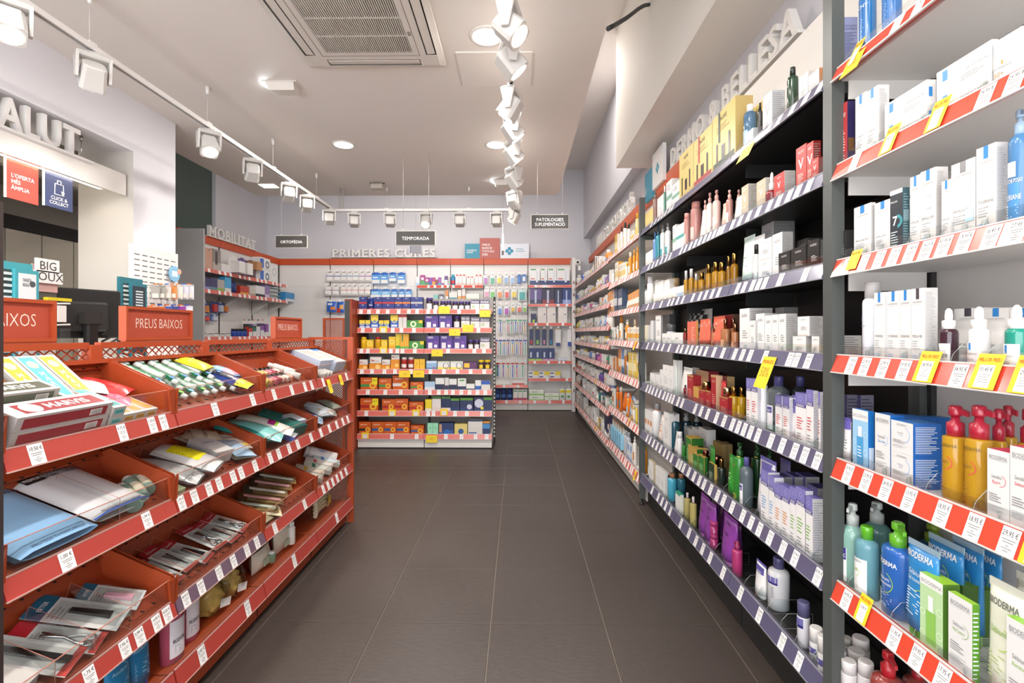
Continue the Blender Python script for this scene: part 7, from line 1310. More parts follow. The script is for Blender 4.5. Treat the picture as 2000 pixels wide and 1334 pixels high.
# header signs on the display
for i, (c0, c1) in enumerate(((-30, 100), (237, 368.7), (532, 585))):
    ya, yb = onX(c0, 630, -1.36).y, onX(c1, 630, -1.36).y
    if i == 0: ya = yb-.35
    U = Unit('header_sign', ('orange header sign at the picture edge, its first word cut off', 'orange header sign reading PREUS BAIXOS in the middle of the display', 'orange header sign reading PREUS BAIXOS at the far end of the display')[i], 'sign', (-1.36, (ya+yb)/2, 1.2))
    U.part('panel', MB().box(-1.366, -1.352, ya+.008, yb-.008, 1.212, 1.312, '#a8452f/.5'))
    for a, b, z0, z1 in ((ya, yb, 1.203, 1.213), (ya, yb, 1.311, 1.321), (ya, ya+.009, 1.213, 1.311), (yb-.009, yb, 1.213, 1.311)): U.part('sign_frame', MB().box(-1.37, -1.343, a, b, z0, z1, ORANGE))
    U.part('lettering', MB().text('PREUS BAIXOS', (ya+yb)/2, 1.246, .034, '#ecd9cd/.5', lambda x, z: (-1.3515, x, z), 'c', 2, 0, .245))
    U.part('foot_plate', MB().box(-1.362, -1.345, ya+.0, yb, 1.1985, 1.203, ORANGE))
# ---------------------------------------------------------------- goods in the trays
class Tray:
    def __init__(s, k, b, where): s.O = Vector((-1.098, GY[b]+.004, RZ[k][0]-.004+.0005)); s.it = []; s.where = where
    def _put(s, X, Zv, Y, kind, u, v, w, h, d, spec, rot, pitch, dn, base):
        R = Matrix(((X.x, Y.x, Zv.x, 0), (X.y, Y.y, Zv.y, 0), (X.z, Y.z, Zv.z, 0), (0, 0, 0, 1)))
        if pitch: R = Matrix.Rotation(pitch, 4, 'Y') @ R
        if rot: R = Matrix.Rotation(rot, 4, EN) @ R
        s.it.append((u, kind, (w, h, d), spec, s.O+Vector((0, u, 0))+ES*v+EN*(base+dn), R))
    def ly(s, kind, u, v, w, h, d, spec, rot=0, pitch=0, dn=0):    # lying on its back on the slope
        s._put(Vector((0, 1, 0)), ES, -EN, kind, u, v, w, h, d, spec, rot, pitch, dn, d/2+.001); return s
    def st(s, kind, u, v, w, h, d, spec, rot=0, pitch=0, dn=0):    # standing on the slope
        s._put(Vector((0, 1, 0)), EN, ES, kind, u, v+d/2, w, h, d, spec, rot, pitch, dn, .001); return s
    def done(s):
        s.it.sort(key=lambda q: q[0])
        for i, (u, kind, dims, spec, loc, R) in enumerate(s.it):
            product(kind, dims, spec, loc, 0, '%s, %s from left in %s' % (spec['desc'], ORD[i], s.where), 'goods in the orange trays', False, R)
TN = lambda k, b: "%s bay's %s tray" % (('nearest', 'second', 'third', 'far')[b], ('top', 'middle', 'low')[k])
CLR = '#f4f6f6//c'
# nearest bay, top tray: toothpaste cartons and pink pouches
t = Tray(0, 0, TN(0, 0)); MR = '#8a2f34/.4'
def mv(c, b, ds, top=True, txt='MARVIS'): return dict(c=c, side='#a9a4a0/.35', top='#d8d4d0/.35', desc=ds, name='toothpaste_carton', pr=[('r', .06, .94, .16, .84, b), ('r', .74, .88, .28, .72, '#e4e0dc/.4')]+[('r', .75+.012*i, .755+.012*i, .3, .7, '#3a3634/.5') for i in range(10)], tpr=[('r', .12, .95, .18, .82, b), ('t', txt, .6, .34, .34, WHITE, 'c', 1, .55), ('o', .24, .5, .09, .09, '#d8d0c8/.4')])
for j, (v, dn, c) in enumerate(((.0, 0, MR), (.0, .037, MR))): t.st('box', .145, v, .25, .036, .07, mv('#a9a29d/.35', c, 'dark red toothpaste carton lying in front'), dn=dn)
t.st('box', .12, .073, .25, .036, .06, mv('#a9a29d/.35', '#3a4a34/.4', 'dark green toothpaste carton behind'), dn=.02); t.st('box', .1, .1, .23, .036, .06, mv('#a9a29d/.35', '#55584a/.4', 'grey green toothpaste carton behind'), dn=.045)
def me_(c, ds): return dict(c='#a9a49f/.35', side='#b4afaa/.35', top='#c4bfba/.35', desc=ds, name='toothpaste_carton', pr=[('r', .15, .85, .25, .75, c), ('t', 'MARVIS', .5, .38, .24, '#4a4440/.5', 'c', 1, .6)], tpr=[('r', .15, .85, .08, .95, c)])
for i, (c, dn) in enumerate((('#5ab0ae/.4', 0), ('#5ab0ae/.4', .028), ('#c8963a/.4', 0), ('#c8963a/.4', 0), ('#c8963a/.4', 0))): t.st('box', .302+(.045 if i else 0)*0+(0, 0, .045, .088, .131)[i], .0, .042, .027, .14, me_(c, 'toothpaste carton end showing, '+('teal' if i < 2 else 'ochre')), dn=dn)
def mvs(c, ds): return dict(c='#c2bcb6/.35', side='#a8a29c/.35', desc=ds, name='toothpaste_carton', pr=[('r', .1, .8, .04, .96, c), ('o', .45, .78, .26, .26, '#b8b0a4/.3'), ('t', 'M', .46, .52, .09, WHITE, 'c', 1), ('t', 'A', .46, .4, .09, WHITE, 'c', 1), ('t', 'R', .46, .28, .09, WHITE, 'c', 1), ('t', 'V', .46, .16, .09, WHITE, 'c', 1)])
for i, c in enumerate(('#d0a43a/.4', '#5ab4b2/.4', '#d0a43a/.4')): t.ly('box', .2+i*.058, .115, .054, .16, .04, mvs(c, 'upright leaning toothpaste carton, '+('yellow', 'teal', 'yellow')[i]), pitch=.35, dn=.01)
t.ly('box', .135, .12, .05, .14, .04, dict(c='#7a4a14/.5', side='#6a3f12/.5', desc='brown leaning carton', name='toothpaste_carton'), pitch=.3, dn=.01)
for i, (u, v, c, rot) in enumerate(((.38, .09, '#d84a6a/.3', .5), (.42, .06, '#e07a94/.3', .7), (.46, .1, '#c83a3a/.3', .4), (.40, .13, '#e6e2e0/.3', .9))): t.ly('pouch', u, v, .09, .13, .03, dict(c=c, desc='pink travel brush pouch', name='travel_pouch', pr=[('r', .2, .8, .3, .7, '#f0e4e4//c')]), rot=rot, dn=.01*i)
t.ly('tube', .375, .06, .03, .12, .02, dict(c='#1f7a5a/.35', cap='#1f6a4a/.4', desc='small green tube under the pouches'), rot=-.9, dn=.004); t.done()
# second bay, top tray: travel kits in clear bags
def b_kit(w, h, d, s):
    bag = b_pouch(w, h, d, dict(c='#f2f5f4//c'))[0][1]
    tb = MB().lathe([(.012, 0), (.013, .02), (.013, .07), (.009, .078)], '#e2e6dc/.35', 12).xf(Matrix.Translation((-.008, 0, .045)))
    tb.lathe([(.009, 0), (.01, .018)], '#e8e8e4/.4', 12).xf(Matrix.Identity(4)); capm = MB().lathe([(.0105, .0), (.0105, .022), (.009, .024)], '#e8e8e4/.4', 12).xf(Matrix.Translation((-.008, 0, .123)))
    tx = MB().text('GUM', 0, 0, .014, '#2f9a5a/.4', lambda x, z: (-.008+z-.007, -.0138, .085-x), 'c', 1)
    br = MB().box(.01, .02, -.006, .004, .02, .17, '#2a8a5a/.4').box(.008, .022, -.01, .004, .135, .165, '#e0e4e8/.4'); rd = MB().lathe([(.014, -.004), (.014, .004)], '#e6e8e2/.4', 14).xf(Matrix.Translation((.0, -.006, .025)) @ Matrix.Rotation(PI/2, 4, 'X')); rd.lathe([(.009, -.0045), (.009, .0045)], s.get('acc', '#8ac43a/.4'), 14)
    dk = MB().lathe([(.009, .0042), (.009, .0052)], s.get('acc', '#8ac43a/.4'), 14).xf(Matrix.Translation((.0, -.006, .025)) @ Matrix.Rotation(PI/2, 4, 'X'))
    hp = MB().tube([(.012*math.cos(a)+.0, -.004, h*.98+.018+.02*math.sin(a)) for a in [2*PI*i/10 for i in range(11)]], .0018, '#e8ecea/.3', 5)
    return [('bag', bag), ('paste_tube', tb), ('tube_cap', capm), ('lettering', tx), ('toothbrush', br), ('floss_disc', dk), ('hanging_loop', hp)]
BUILD['kit'] = b_kit; NAME['kit'] = 'travel_kit'; CATG['kit'] = 'travel kit'
def b_polish(w, h, d, s):
    return [('glass', MB().lathe([(w/2, 0), (w/2, h*.45), (w*.3, h*.55)], s['c'], 12)), ('cap', MB().lathe([(w*.3, h*.5), (w*.33, h*.55), (w*.27, h)], s['cap'], 12))]
BUILD['polish'] = b_polish; NAME['polish'] = 'nail_polish'; CATG['polish'] = 'nail polish'
t = Tray(0, 1, TN(0, 1)); rk = random.Random(5)
for i in range(7): t.ly('kit', .05+.056*i, .03+.004*(i % 3), .062, .2, .03, dict(desc='clear travel kit with tube', name='travel_kit', cat='travel kit', acc='#8ac43a/.4' if i % 2 else '#6ab4dc/.4'), rot=.1+.08*(i % 2), dn=.004+.003*(i % 2), pitch=.1)
for i in range(6): t.ly('kit', .07+.066*i, .1, .062, .17, .03, dict(desc='clear travel kit at the back', name='travel_kit', cat='travel kit', acc='#3a7ac8/.4'), rot=.15, dn=.03, pitch=.12)
t.ly('pouch', .44, .0, .1, .24, .04, dict(c='#1f3070/.3', desc='blue and yellow razor bag', name='razor_bag', cat='bag', pr=[('r', 0, 1, 0, .22, '#e0c81e/.4'), ('r', 0, 1, .82, .97, '#e0c81e/.4'), ('r', .2, .7, .3, .75, '#2a2c34/.3'), ('t', 'Gillette', .5, .62, .08, WHITE, 'c', 1, .8)]), rot=.25, dn=.015); t.ly('pouch', .36, .14, .1, .12, .03, dict(c='#e0c820/.35', desc='yellow razor bag behind', name='razor_bag', cat='bag'), rot=.2, dn=.05); t.ly('pouch', .5, .1, .07, .12, .03, dict(c='#8ab8dc/.3', desc='pale blue and pink razor bag', name='razor_bag', cat='bag', pr=[('r', .1, .9, .05, .5, '#e4a4b4/.35')]), rot=-.1, dn=.02); t.done()
# third bay, top tray: nail polish
t = Tray(0, 2, TN(0, 2)); PC = ['#e0a48a/.2/s', '#d8b4a4/.2/s', '#c86a7a/.2/s', '#c8c43a/.2/s', '#e4d0c4/.2/s', '#9a2a44/.2/s', '#d8946a/.2/s']
for i in range(8):
    for j in range(2): t.ly('polish', .06+.04*i+.01*j, .03+.075*j, .03, .07, .03, dict(c=PC[(i*3+j) % 7], cap='#1f1c1c/.3', desc='little nail polish bottle, black cap'), dn=0, rot=rk.uniform(-.15, .15))
for u, v in ((.42, .03), (.46, .08), (.44, .13)): t.ly('bottle', u, v, .035, .08, .035, dict(c='#dedad4/.3', cap='#e6e4e0/.35', ch=.3, cr=.7, desc='small white bottle lying'), rot=.3)
t.ly('pouch', .02+.02, .02, .05, .07, .03, dict(c='#d8a49a/.3', desc='small pink pouch'), dn=.01); t.done()
t = Tray(0, 3, TN(0, 3)); WX = dict(c='#d4cec8/.4', side='#b9c8dc/.4', top='#d8d3cd/.4', desc='large white carton with blue band', name='bandage_carton', pr=[('r', 0, 1, .86, 1, '#4a86c4/.4'), ('l', .1, .9, .8, .1, 12, '#a8a29c/.5', 4)])
t.ly('box', .27, .06, .2, .2, .07, WX, dn=.005, rot=-.05); t.ly('box', .42, .03, .15, .21, .07, nm(WX, desc='large white carton with blue edge'), dn=.0, rot=-.05)
for i in range(4): t.ly('bottle', .1+.045*i, .0, .03, .07, .03, dict(c='#c8c4bc/.25', cap='#6a6864/.35', desc='small clear bottle lying'), rot=.2*i-.3)
t.done()
# middle trays
t = Tray(1, 0, TN(1, 0))
def case(c, b, ds, hd): return dict(c=c, desc=ds, name='mask_case', cat='mask case', ex=(.2, .18), pr=[('t', 'ESTUCHE MASCARILLA', .6, .9, .035, '#2a3a5a/.5', 'c', 1, .7), ('t', 'ANTIBACTERIANO', .62, .84, .045, '#1f2a44/.5', 'c', 1, .7), ('t', 'PROTEGE TU MASCARILLA', .5, .03, .03, '#2a3a5a/.5', 'c', 0, .85)]+hd)
t.ly('pouch', .14, .0, .2, .26, .035, case('#8ab4d8/.3', 0, 'pale blue mask case in clear wrap', [('r', 0, .3, .8, .95, '#2a6ab8/.4')]), dn=.012); t.ly('pouch', .34, .015, .19, .255, .035, case('#dcdcdc/.3', 0, 'white mask case in clear wrap', [('r', .06, .34, .82, .96, '#1a1a1c/.4'), ('t', 'PREMIUM', .2, .86, .05, WHITE, 'c', 1, .24), ('r', 0, 1, 0, .02, '#2a5ab8/.4')]), dn=.014)
t.ly('pouch', .15, .02, .19, .25, .02, case('#9ac0dc/.3', 0, 'second mask case underneath', []), dn=-.004)
for i in range(3): t.ly('bottle', .385+.05*i, .015+.02*i, .042, .12, .042, dict(c='#8fae9e/.12/t', cap='#d0ccc4/.4', ch=.14, cr=.75, sh=.06, desc='small green tonic bottle lying', lab=(.15, .7, .8, '#cfc6ae/.4')), rot=-.55, dn=0)
t.done()
t = Tray(1, 1, TN(1, 1))
t.ly('pouch', .13, .0, .09, .2, .05, dict(c='#b4b2b0/.3/s', desc='grey cotton pad pack leaning', name='wipes_pack', cat='pack', ex=(.4, .35), pr=[('t', 'OLIVA', .5, .3, .06, WHITE, 'c', 1, .7)]), rot=.3); t.ly('pouch', .22, .0, .11, .21, .05, dict(c='#cfcdca/.3/s', desc='silver wipes pack with yellow label', name='wipes_pack', cat='pack', ex=(.4, .35), pr=[('r', .15, .85, .3, .82, '#e4d824/.4'), ('l', .2, .7, .78, .5, 6, '#4a4620/.5', 2)]), rot=.25, dn=.02)
t.ly('box', .33, .05, .09, .13, .05, dict(c='#d8d5d2/.4', side='#c0bdba/.4', desc='white wipes box', pr=[('t', 'NERILIA', .5, .6, .08, '#4a5aa0/.5', 'c', 0, .6)]), rot=-.15, dn=.01); t.ly('pouch', .41, .0, .09, .15, .02, dict(c='#a8c4dc/.3', desc='blue printed wipes sachet', name='sachet', cat='sachet', pr=[('t', 'COMODYNES', .5, .3, .12, WHITE, 'c', 1, .9), ('t', 'COMODYNES', .5, .6, .12, WHITE, 'c', 1, .9)]), rot=-.5, dn=.025)
for i in range(3): t.ly('pouch', .45+.012*i, .02+.02*i, .1, .13, .014, dict(c=('#d8d0b8/.35', '#cfc8a8/.35', '#ded8cc/.35')[i], desc='cream printed sachet', name='sachet', cat='sachet', pr=[('r', .1, .9, .1, .3, '#c8b04a/.4'), ('t', 'COMODYNES', .5, .6, .1, '#6a5a4a/.5', 'c', 1, .8)]), rot=-.3-.15*i, dn=.012*i)
for i in range(3): t.ly('pouch', .36+.04*i, .15, .09, .1, .015, dict(c='#c8b8a0/.35', desc='brown printed sachet behind', name='sachet', cat='sachet', pr=[('t', 'COMODYNES', .5, .5, .14, '#4a2f22/.5', 'c', 1, .9)]), rot=.4*i, dn=.03+.01*i)
t.ly('box', .03, .0, .05, .06, .02, dict(c='#a8b48a/.4', side='#98a47a/.4', desc='small green soap box')); t.done()
t = Tray(1, 2, TN(1, 2))
t.ly('pouch', .08, .05, .1, .2, .04, dict(c='#2f8a86/.3', desc='dark teal hygiene pouch', name='hygiene_pouch'), rot=.4, dn=.03); t.ly('pouch', .15, .0, .13, .24, .06, dict(c='#7fc4be/.3', desc='pale teal hygiene pouch', name='hygiene_pouch'), rot=.35, dn=.02); t.ly('pouch', .25, .0, .12, .25, .05, dict(c='#dcdcd4/.3', desc='white pouch with magenta label', name='hygiene_pouch', pr=[('r', .2, .7, .35, .48, '#a8247a/.4'), ('r', .2, .8, .3, .35, '#8ac43a/.4'), ('o', .45, .75, .25, .03, '#b4d48a/.4')]), rot=.3, dn=.03)
TL = dict(c='#2a7a72/.4', side='#236a62/.4', desc='teal carton', pr=[('t', 'FARLINE', .5, .6, .1, '#8ac4bc/.5', 'c', 0, .8)])
t.ly('box', .36, .12, .1, .1, .04, TL, rot=.3, dn=.03); t.ly('box', .39, .02, .12, .1, .05, nm(TL, desc='teal carton lying in front'), rot=-.1); t.ly('box', .47, .06, .11, .09, .05, dict(c='#cfdce6/.4', side='#a8c4dc/.4', desc='white and blue carton'), rot=-.15); t.ly('box', .31, .0, .07, .05, .025, dict(c='#d8d8dc/.4', side='#5a6ab8/.4', desc='small blue and white carton'), rot=.2); t.done()
t = Tray(1, 3, TN(1, 3))
for i, (u, v, c, rot) in enumerate(((.14, .02, '#a8c8e4/.3', .4), (.22, .03, '#d4dce2/.3', -.3), (.28, .06, '#c8d4dc/.3', .2), (.36, .03, '#b8b4ac/.3', .5), (.44, .05, '#8a9484/.3', -.2))): t.ly('pouch', u, v, .11, .13, .04, dict(c=c, desc=('pale blue', 'white', 'grey blue', 'grey', 'olive grey')[i]+' sachet', name='sachet', cat='sachet', pr=[('r', .3, .7, .4, .6, ('#3a5ab0/.4', '#e0a83a/.4', '#dfe4e8/.4', '#d8d4cc/.4', '#6a745e/.4')[i])]), rot=rot, dn=.012*i % .03)
t.done()
# low trays
def b_tool(w, h, d, s):      # card with a manicure tool under a clear blister
    c = MB().box(-w/2, w/2, -.001, .001, 0, h, s.get('c', '#dcdad6/.4')); hd = MB().box(-w/2, w/2, -.0022, .0012, h*.8, h, s.get('hd', '#a8222c/.4'))
    if s.get('txt'): hd.text(s['txt'], 0, h*.86, h*.05, WHITE, lambda x, z: (x, -.0027, z), 'c', 0, 0, w*.8)
    k = s.get('tool', 'file'); m = MB(); tc = s.get('tc', '#1c1a1a/.4')
    if k == 'file': m.cbox(-w*.13, w*.13, -.007, -.002, h*.06, h*.88, .003, tc)
    elif k == 'tweezer':
        for sg in (-1, 1): m.hexa([(sg*.001-.002, -.006, h*.12), (sg*.001+.002, -.006, h*.12), (sg*.001+.002, -.002, h*.12), (sg*.001-.002, -.002, h*.12), (sg*.009-.003, -.006, h*.62), (sg*.009+.003, -.006, h*.62), (sg*.009+.003, -.002, h*.62), (sg*.009-.003, -.002, h*.62)], CHROME)
    elif k == 'scissors':
        for sg in (-1, 1):
            m.tube([(sg*.012, -.005, h*.15), (sg*.018, -.005, h*.2), (sg*.012, -.005, h*.28), (0, -.005, h*.42), (-sg*.006, -.005, h*.68)], .003, CHROME, 6)
            m.tube([(sg*.012+.01*math.cos(a), -.005, h*.15+.012*math.sin(a)) for a in [2*PI*i/8 for i in range(9)]], .0022, CHROME, 5)
    else: m.hexa([(-.01, -.012, h*.15), (.01, -.012, h*.15), (.01, -.002, h*.15), (-.01, -.002, h*.15), (-.008, -.008, h*.6), (.008, -.008, h*.6), (.008, -.002, h*.6), (-.008, -.002, h*.6)], tc)
    bl = MB().box(-w*.36, w*.36, -.014, -.002, h*.04, h*.76, '#f6f8f8//c'); p = MB(); lines(p, -w*.4, w*.3, h*.78, h*.6, 4, '#a8a4a0/.5', lambda x, z: (x, -.0013, z), 2); p.rect(-w/2, w/2, 0, h*.08, s.get('ft', '#b8423a/.4'), lambda x, z: (x, -.0014, z))
    return [('backing_card', c), ('header', hd), ('tool', m), ('blister', bl), ('printed_label', p)]
BUILD['tool'] = b_tool; NAME['tool'] = 'manicure_card'; CATG['tool'] = 'manicure tool'
t = Tray(2, 0, TN(2, 0))
t.ly('box', .07, .03, .1, .12, .03, dict(c='#cfcbc6/.4', side='#b8b4b0/.4', desc='white block in clear wrap'), rot=.2, dn=.008); t.ly('tool', .06, .08, .11, .17, .03, dict(tool='block', tc='#b8b4b0/.4', desc='red headed card at the picture edge', txt='3 Claveles'), rot=.15, dn=.002)
t.ly('tool', .19, .01, .1, .24, .03, dict(tool='file', txt='3 Claveles', desc='nail file card with red header'), rot=.3, dn=.012); t.ly('tool', .27, .015, .08, .2, .03, dict(tool='scissors', desc='scissors card with red foot'), rot=.35, dn=.006)
t.ly('tool', .36, .03, .1, .22, .03, dict(tool='clip', tc='#2a2422/.4', hd='#1f5a74/.4', ft='#d0d4d4/.4', desc='nail clipper card with teal header', txt='BETER'), rot=.35, dn=.014); t.ly('tool', .45, .05, .09, .16, .03, dict(tool='block', tc='#e0a8b4/.4', hd='#1f5a74/.4', ft='#cfd8d8/.4', desc='eraser card with teal header', txt='BETER'), rot=.4, dn=.01); t.done()
t = Tray(2, 1, TN(2, 1))
for i, tool in enumerate(('scissors', 'tweezer', 'clip', 'scissors', 'tweezer', 'scissors')): t.ly('tool', .06+.084*i, .03+.01*(i % 2), .075, .17, .03, dict(tool=tool, txt='3 Claveles', tc='#8d8d90/.25/m', desc={'scissors': 'scissors', 'tweezer': 'tweezers', 'clip': 'nail clipper'}[tool]+' card with red header'), rot=.12*(i % 3)-.05, dn=.004+.006*(i % 2))
t.done()
t = Tray(2, 2, TN(2, 2))
for i in range(5): 
    t.ly('tool', .16+.07*i, .02+.015*i, .075, .2, .03, dict(tool='file', c='#8a6a3c/.6', hd=('#3f3f30/.5', '#5a3a20/.5', '#3f3f30/.5', '#3a2a20/.5', '#3a3024/.5')[i], tc=('#cfd8c8/.4', '#d89a9a/.4', '#dcd4c8/.4', '#d8a0a4/.4', '#cfd0c4/.4')[i], ft='#8a6a3c/.6', desc='kraft card with wooden body brush, '+('mint', 'pink', 'ivory', 'rose', 'sage')[i]), rot=.55, dn=.02+.006*i)
for i in range(3): t.ly('pouch', .07+.05*i, .01+.05*(i % 2), .1, .09, .025, dict(c='#d8c8a0/.4', desc='natural sponge pad in clear bag', name='sponge_pad', cat='sponge'), rot=.3*i, dn=.006*i)
t.done()
t = Tray(2, 3, TN(2, 3))
t.ly('bottle', .42, .06, .075, .19, .075, dict(c='#cfcac6/.35', cap='#c8c4c0/.4', ch=.14, cr=.9, sh=.02, desc='white talc canister with blue print', name='canister', pr=[('o', .5, .6, .3, .04, '#3a5ab0/.4'), ('t', 'CN', .5, .55, .1, '#3a5ab0/.4', 'c', 1)]), rot=.35, dn=.005)
for i in range(5): t.ly('box', .14+.06*i, .02+.02*(i % 2), .06, .16, .025, dict(c=('#d8d2c4/.4', '#d8cdbc/.4', '#cfd4c8/.4', '#dcd6cf/.4', '#c8d8dc/.4')[i], side='#c4beb2/.4', desc=('cream', 'beige', 'sage', 'ivory', 'pale blue')[i]+' flat carton', pr=[('r', 0, 1, .6, .72, ('#8a3a3a/.4', '#e0c42a/.4', '#2f7a5a/.4', '#c83a34/.4', '#3a7ac0/.4')[i])]), rot=.4, dn=.006*i)
t.done()
# bottom shelf: standing goods
zb0 = RZ[3][0]-.012; bgp = 'goods on the bottom shelf of the orange display'
def bs(kind, px0, px1, ytop, spec, X, d=None, lab='', rz=PI/2, ybase=None):
    a = onX(px0, ytop, X); e = onX(px1, ytop, X); w = e.y-a.y; h = a.z-zb0
    product(kind, (w, h, d or w*.7), spec, (X, (a.y+e.y)/2, zb0), rz, lab, bgp)
AT = dict(c='#1f6f9a/.3', cap='#1f4fa8/.35', ch=.12, name='body_wash_tube', pr=[('t', 'Atoderm', .45, .6, .05, '#a8d0e4/.5', 'c', 0, .6), ('o', .5, .58, .32, .02, '#8ac0dc/.4', -1.4, 1.3), ('l', .15, .8, .45, .2, 8, '#8ab8d0/.5', 2)])
product('tube', (.085, .19, .05), AT, (-1.15, 1.40, zb0), PI/2, 'blue body wash tube under the low tray, nearer one', bgp); product('tube', (.085, .2, .05), AT, (-1.16, 1.49, zb0), PI/2, 'blue body wash tube beside the pink bottles', bgp)
PKB = dict(c='#c8607a/.12/t', cap='#d8d4d0/.3', ch=.2, cr=.55, sh=.1, n=20, lab=(.12, .85, .95, '#d8d4d8/.4'), name='gel_bottle', pr=[('t', 'MUSSVITAL', .45, .4, .08, '#3a3a44/.5', 'c', 1, .55), ('l', .25, .6, .35, .2, 4, GR, 2)])
for i, (y, X, lab) in enumerate(((1.625, -1.15, 'clear pink gel bottle nearer to the camera'), (1.735, -1.17, 'clear pink gel bottle beside the sponges'))): product('bottle', (.085, .235, .06), PKB, (X, y, zb0), PI/2, lab, bgp)
def lump(name, label, cat, pts, col, seed, loc, sc, nodes=None):
    rr_ = random.Random(seed); m = MB(); n = 26; rings = []
    for i in range(17):
        a = PI*i/16; ring = []
        for j in range(n): k = 1+.16*rr_.uniform(-1, 1); ring.append((sc[0]*k*math.sin(a)*math.cos(2*PI*j/n), sc[1]*k*math.sin(a)*math.sin(2*PI*j/n), sc[2]*(1-math.cos(a)*k)))
        rings.append(ring)
    m.loft(rings, col, True, True)
    return m
for i, (y, lab) in enumerate(((1.885, 'bagged natural sponge beside the pink bottles'), (2.0, 'bagged natural sponge with white header card'))):
    t_ = thing('bath_sponge', lab, 'sponge', (-1.2, y, zb0), 0, bgp)
    lump('', '', '', 0, noise_mat('sponge_%d' % i, '#a8843c', '#cdb064', 60, .9, 1.0), i, 0, (.06, .055, .06)).build('sponge', t_); lump('', '', '', 0, '#f4f4f2//c', i+9, 0, (.075, .068, .075)).build('bag', t_); MB().box(.068, .07, -.035, .03, .03, .06, '#e0deda/.4').xf(Matrix.Rotation(-.3, 4, 'X')).build('header_card', t_)
def bag_set(y, lab, tall):
    t_ = thing('wash_bag', lab, 'bag', (-1.19, y, zb0), PI/2, bgp); c = '#cfc6b4/.7'
    m = b_pouch(.15, .15 if tall else .09, .07, dict(c=c))[0][1]; m.build('bag_body', t_)
    bt = b_bottle(.035, .11 if tall else .05, .035, dict(c='#8aa88a/.2/t' if not tall else '#dedcd4/.3', cap='#e4e2dc/.35', ch=.2, cr=.7))
    for n_, q in bt: q.xf(Matrix.Translation((.02, -.045, .02))).build(n_, t_)
    MB().box(-.05, .0, -.046, -.043, .03, .06, '#a8b8a0/.4').build('paper_label', t_)
bag_set(2.26, 'open cotton wash bag with green glass bottle', False); bag_set(2.46, 'tall cotton wash bag with white bottle', True)
t_ = thing('rope_sponge', 'cream rope back scrubber coiled in a clear bag', 'sponge', (-1.19, 2.93, zb0+.012), PI/2, bgp)
m = MB()
for i in range(6): m.tube([(-.1+.2*j/8, -.02+.006*math.sin(j), .012+i*.021+.03*math.sin(PI*j/8)) for j in range(9)], .0125, '#d8cdb0/.8', 8)
m.build('rope', t_, kind='stuff'); b_pouch(.25, .18, .09, dict(c='#f2f2ec//c'))[0][1].xf(Matrix.Translation((0, 0, -.01))).build('bag', t_); MB().box(.03, .07, -.048, -.046, .04, .09, '#c8a83a/.4').build('paper_label', t_)
# ================================================================ left wall, back room, hanging signs
og = 'orthopaedic goods on the left wall'
XM = -3.62
MU = Unit('shelving_unit', 'white wall shelving of orthopaedic goods in the far left corner', 'shelving', (-3.8, 6.8, 0))
ym0, ym1 = 5.64, 8.06
for k in range(3):
    a = ym0+(ym1-ym0)*k/3; b = ym0+(ym1-ym0)*(k+1)/3
    MU.part('back_panel', MB().box(-3.96, -3.94, a+.004, b-.004, .05, 2.36, '#e2dfdc/.5')); MU.part('upright', MB().box(-3.94, -3.93, b-.006, b+.006, .05, 2.36, '#2c2a29/.5'))
    MU.part('fascia', MB().box(-3.95, -3.92, a+.003, b-.003, 2.36, 2.455, '#c4522a/.45'))
for zt, zb in ((1.99, 1.945), (1.747, 1.70), (1.19, 1.15)):
    MU.part('shelf', MB().box(-3.94, XM-.012, ym0, ym1-.35 if zt > 1.5 else ym1-.1, zt-.035, zt-.01, '#d2cecb/.5')); yy = ym1-.35
    r_ = MU.part('price_rail', MB().hexa([(XM, ym0, zb), (XM, yy, zb), (XM-.012, yy, zb), (XM-.012, ym0, zb), (XM-.008, ym0, zt), (XM-.008, yy, zt), (XM-.016, yy, zt), (XM-.016, ym0, zt)], RAILI))
    for i in range(14):
        y = ym0+.08+i*.145+.03*((i*5) % 3); MU.part('price_ticket', MB().rect(0, .045, 0, zt-zb, TICKET, lambda x, z: (XM+.001-.008*z/(zt-zb), y+x, zb+z)), r_)
for y in (ym0+.8, ym0+1.6, ym1-.37): MU.part('bracket', MB().hexa([(-3.93, y, 1.50), (-3.93, y+.005, 1.50), (-3.92, y+.005, 1.50), (-3.92, y, 1.50), (-3.93, y, 1.71), (-3.93, y+.005, 1.71), (XM-.03, y+.005, 1.71), (XM-.03, y, 1.71)], '#c8c4c0/.5'))
MU.part('end_panel', MB().box(-4.18, -3.60, 5.60, 5.63, .02, 2.43, '#b2b1b3/.5'))
class LShelf(Row):      # shelf on the left wall, front towards +x
    def put(s, kind, c0, c1, ct, spec, Z, dx=0, dz=0, d=None):
        X = XM-.03-dx; a = onX(340+c0/4.4475, 380+ct/4.4475, X); e = onX(340+c1/4.4475, 380+ct/4.4475, X); w = e.y-a.y; h = max(.02, a.z-Z-dz); d = d or min(.12, w*.6); d = min(d, w) if kind in ('bottle', 'jar') else d
        s.add(c0, kind, (w, h, d), spec, (X-d/2, (a.y+e.y)/2, Z+dz), PI/2); return s
r = LShelf('orthopaedic top shelf', og); Z = 1.98
r.put('box', 235, 332, 448, two('#c49a84', '#c09680', 'tall beige carton with a figure', .2, extra=[('t', 'Dago', .7, .9, .06, '#3a2a24/.5', 'c', 1, .4), ('r', .1, .25, .15, .5, '#4a3a34/.4')]), Z).put('box', 336, 405, 468, two('#8a847e', '#b4aca4', 'grey photo carton', .4, extra=[('r', .3, .6, .3, .9, '#4a443f/.4')]), Z).put('box', 410, 500, 597, two('#e0dedc', '#dcdce2', 'low white carton', .5), Z)
GC = dict(c='#d8d5d2/.4', bl=(.7, .1, .7), blc='#e4e2df/.4', desc='large white cushion pack')
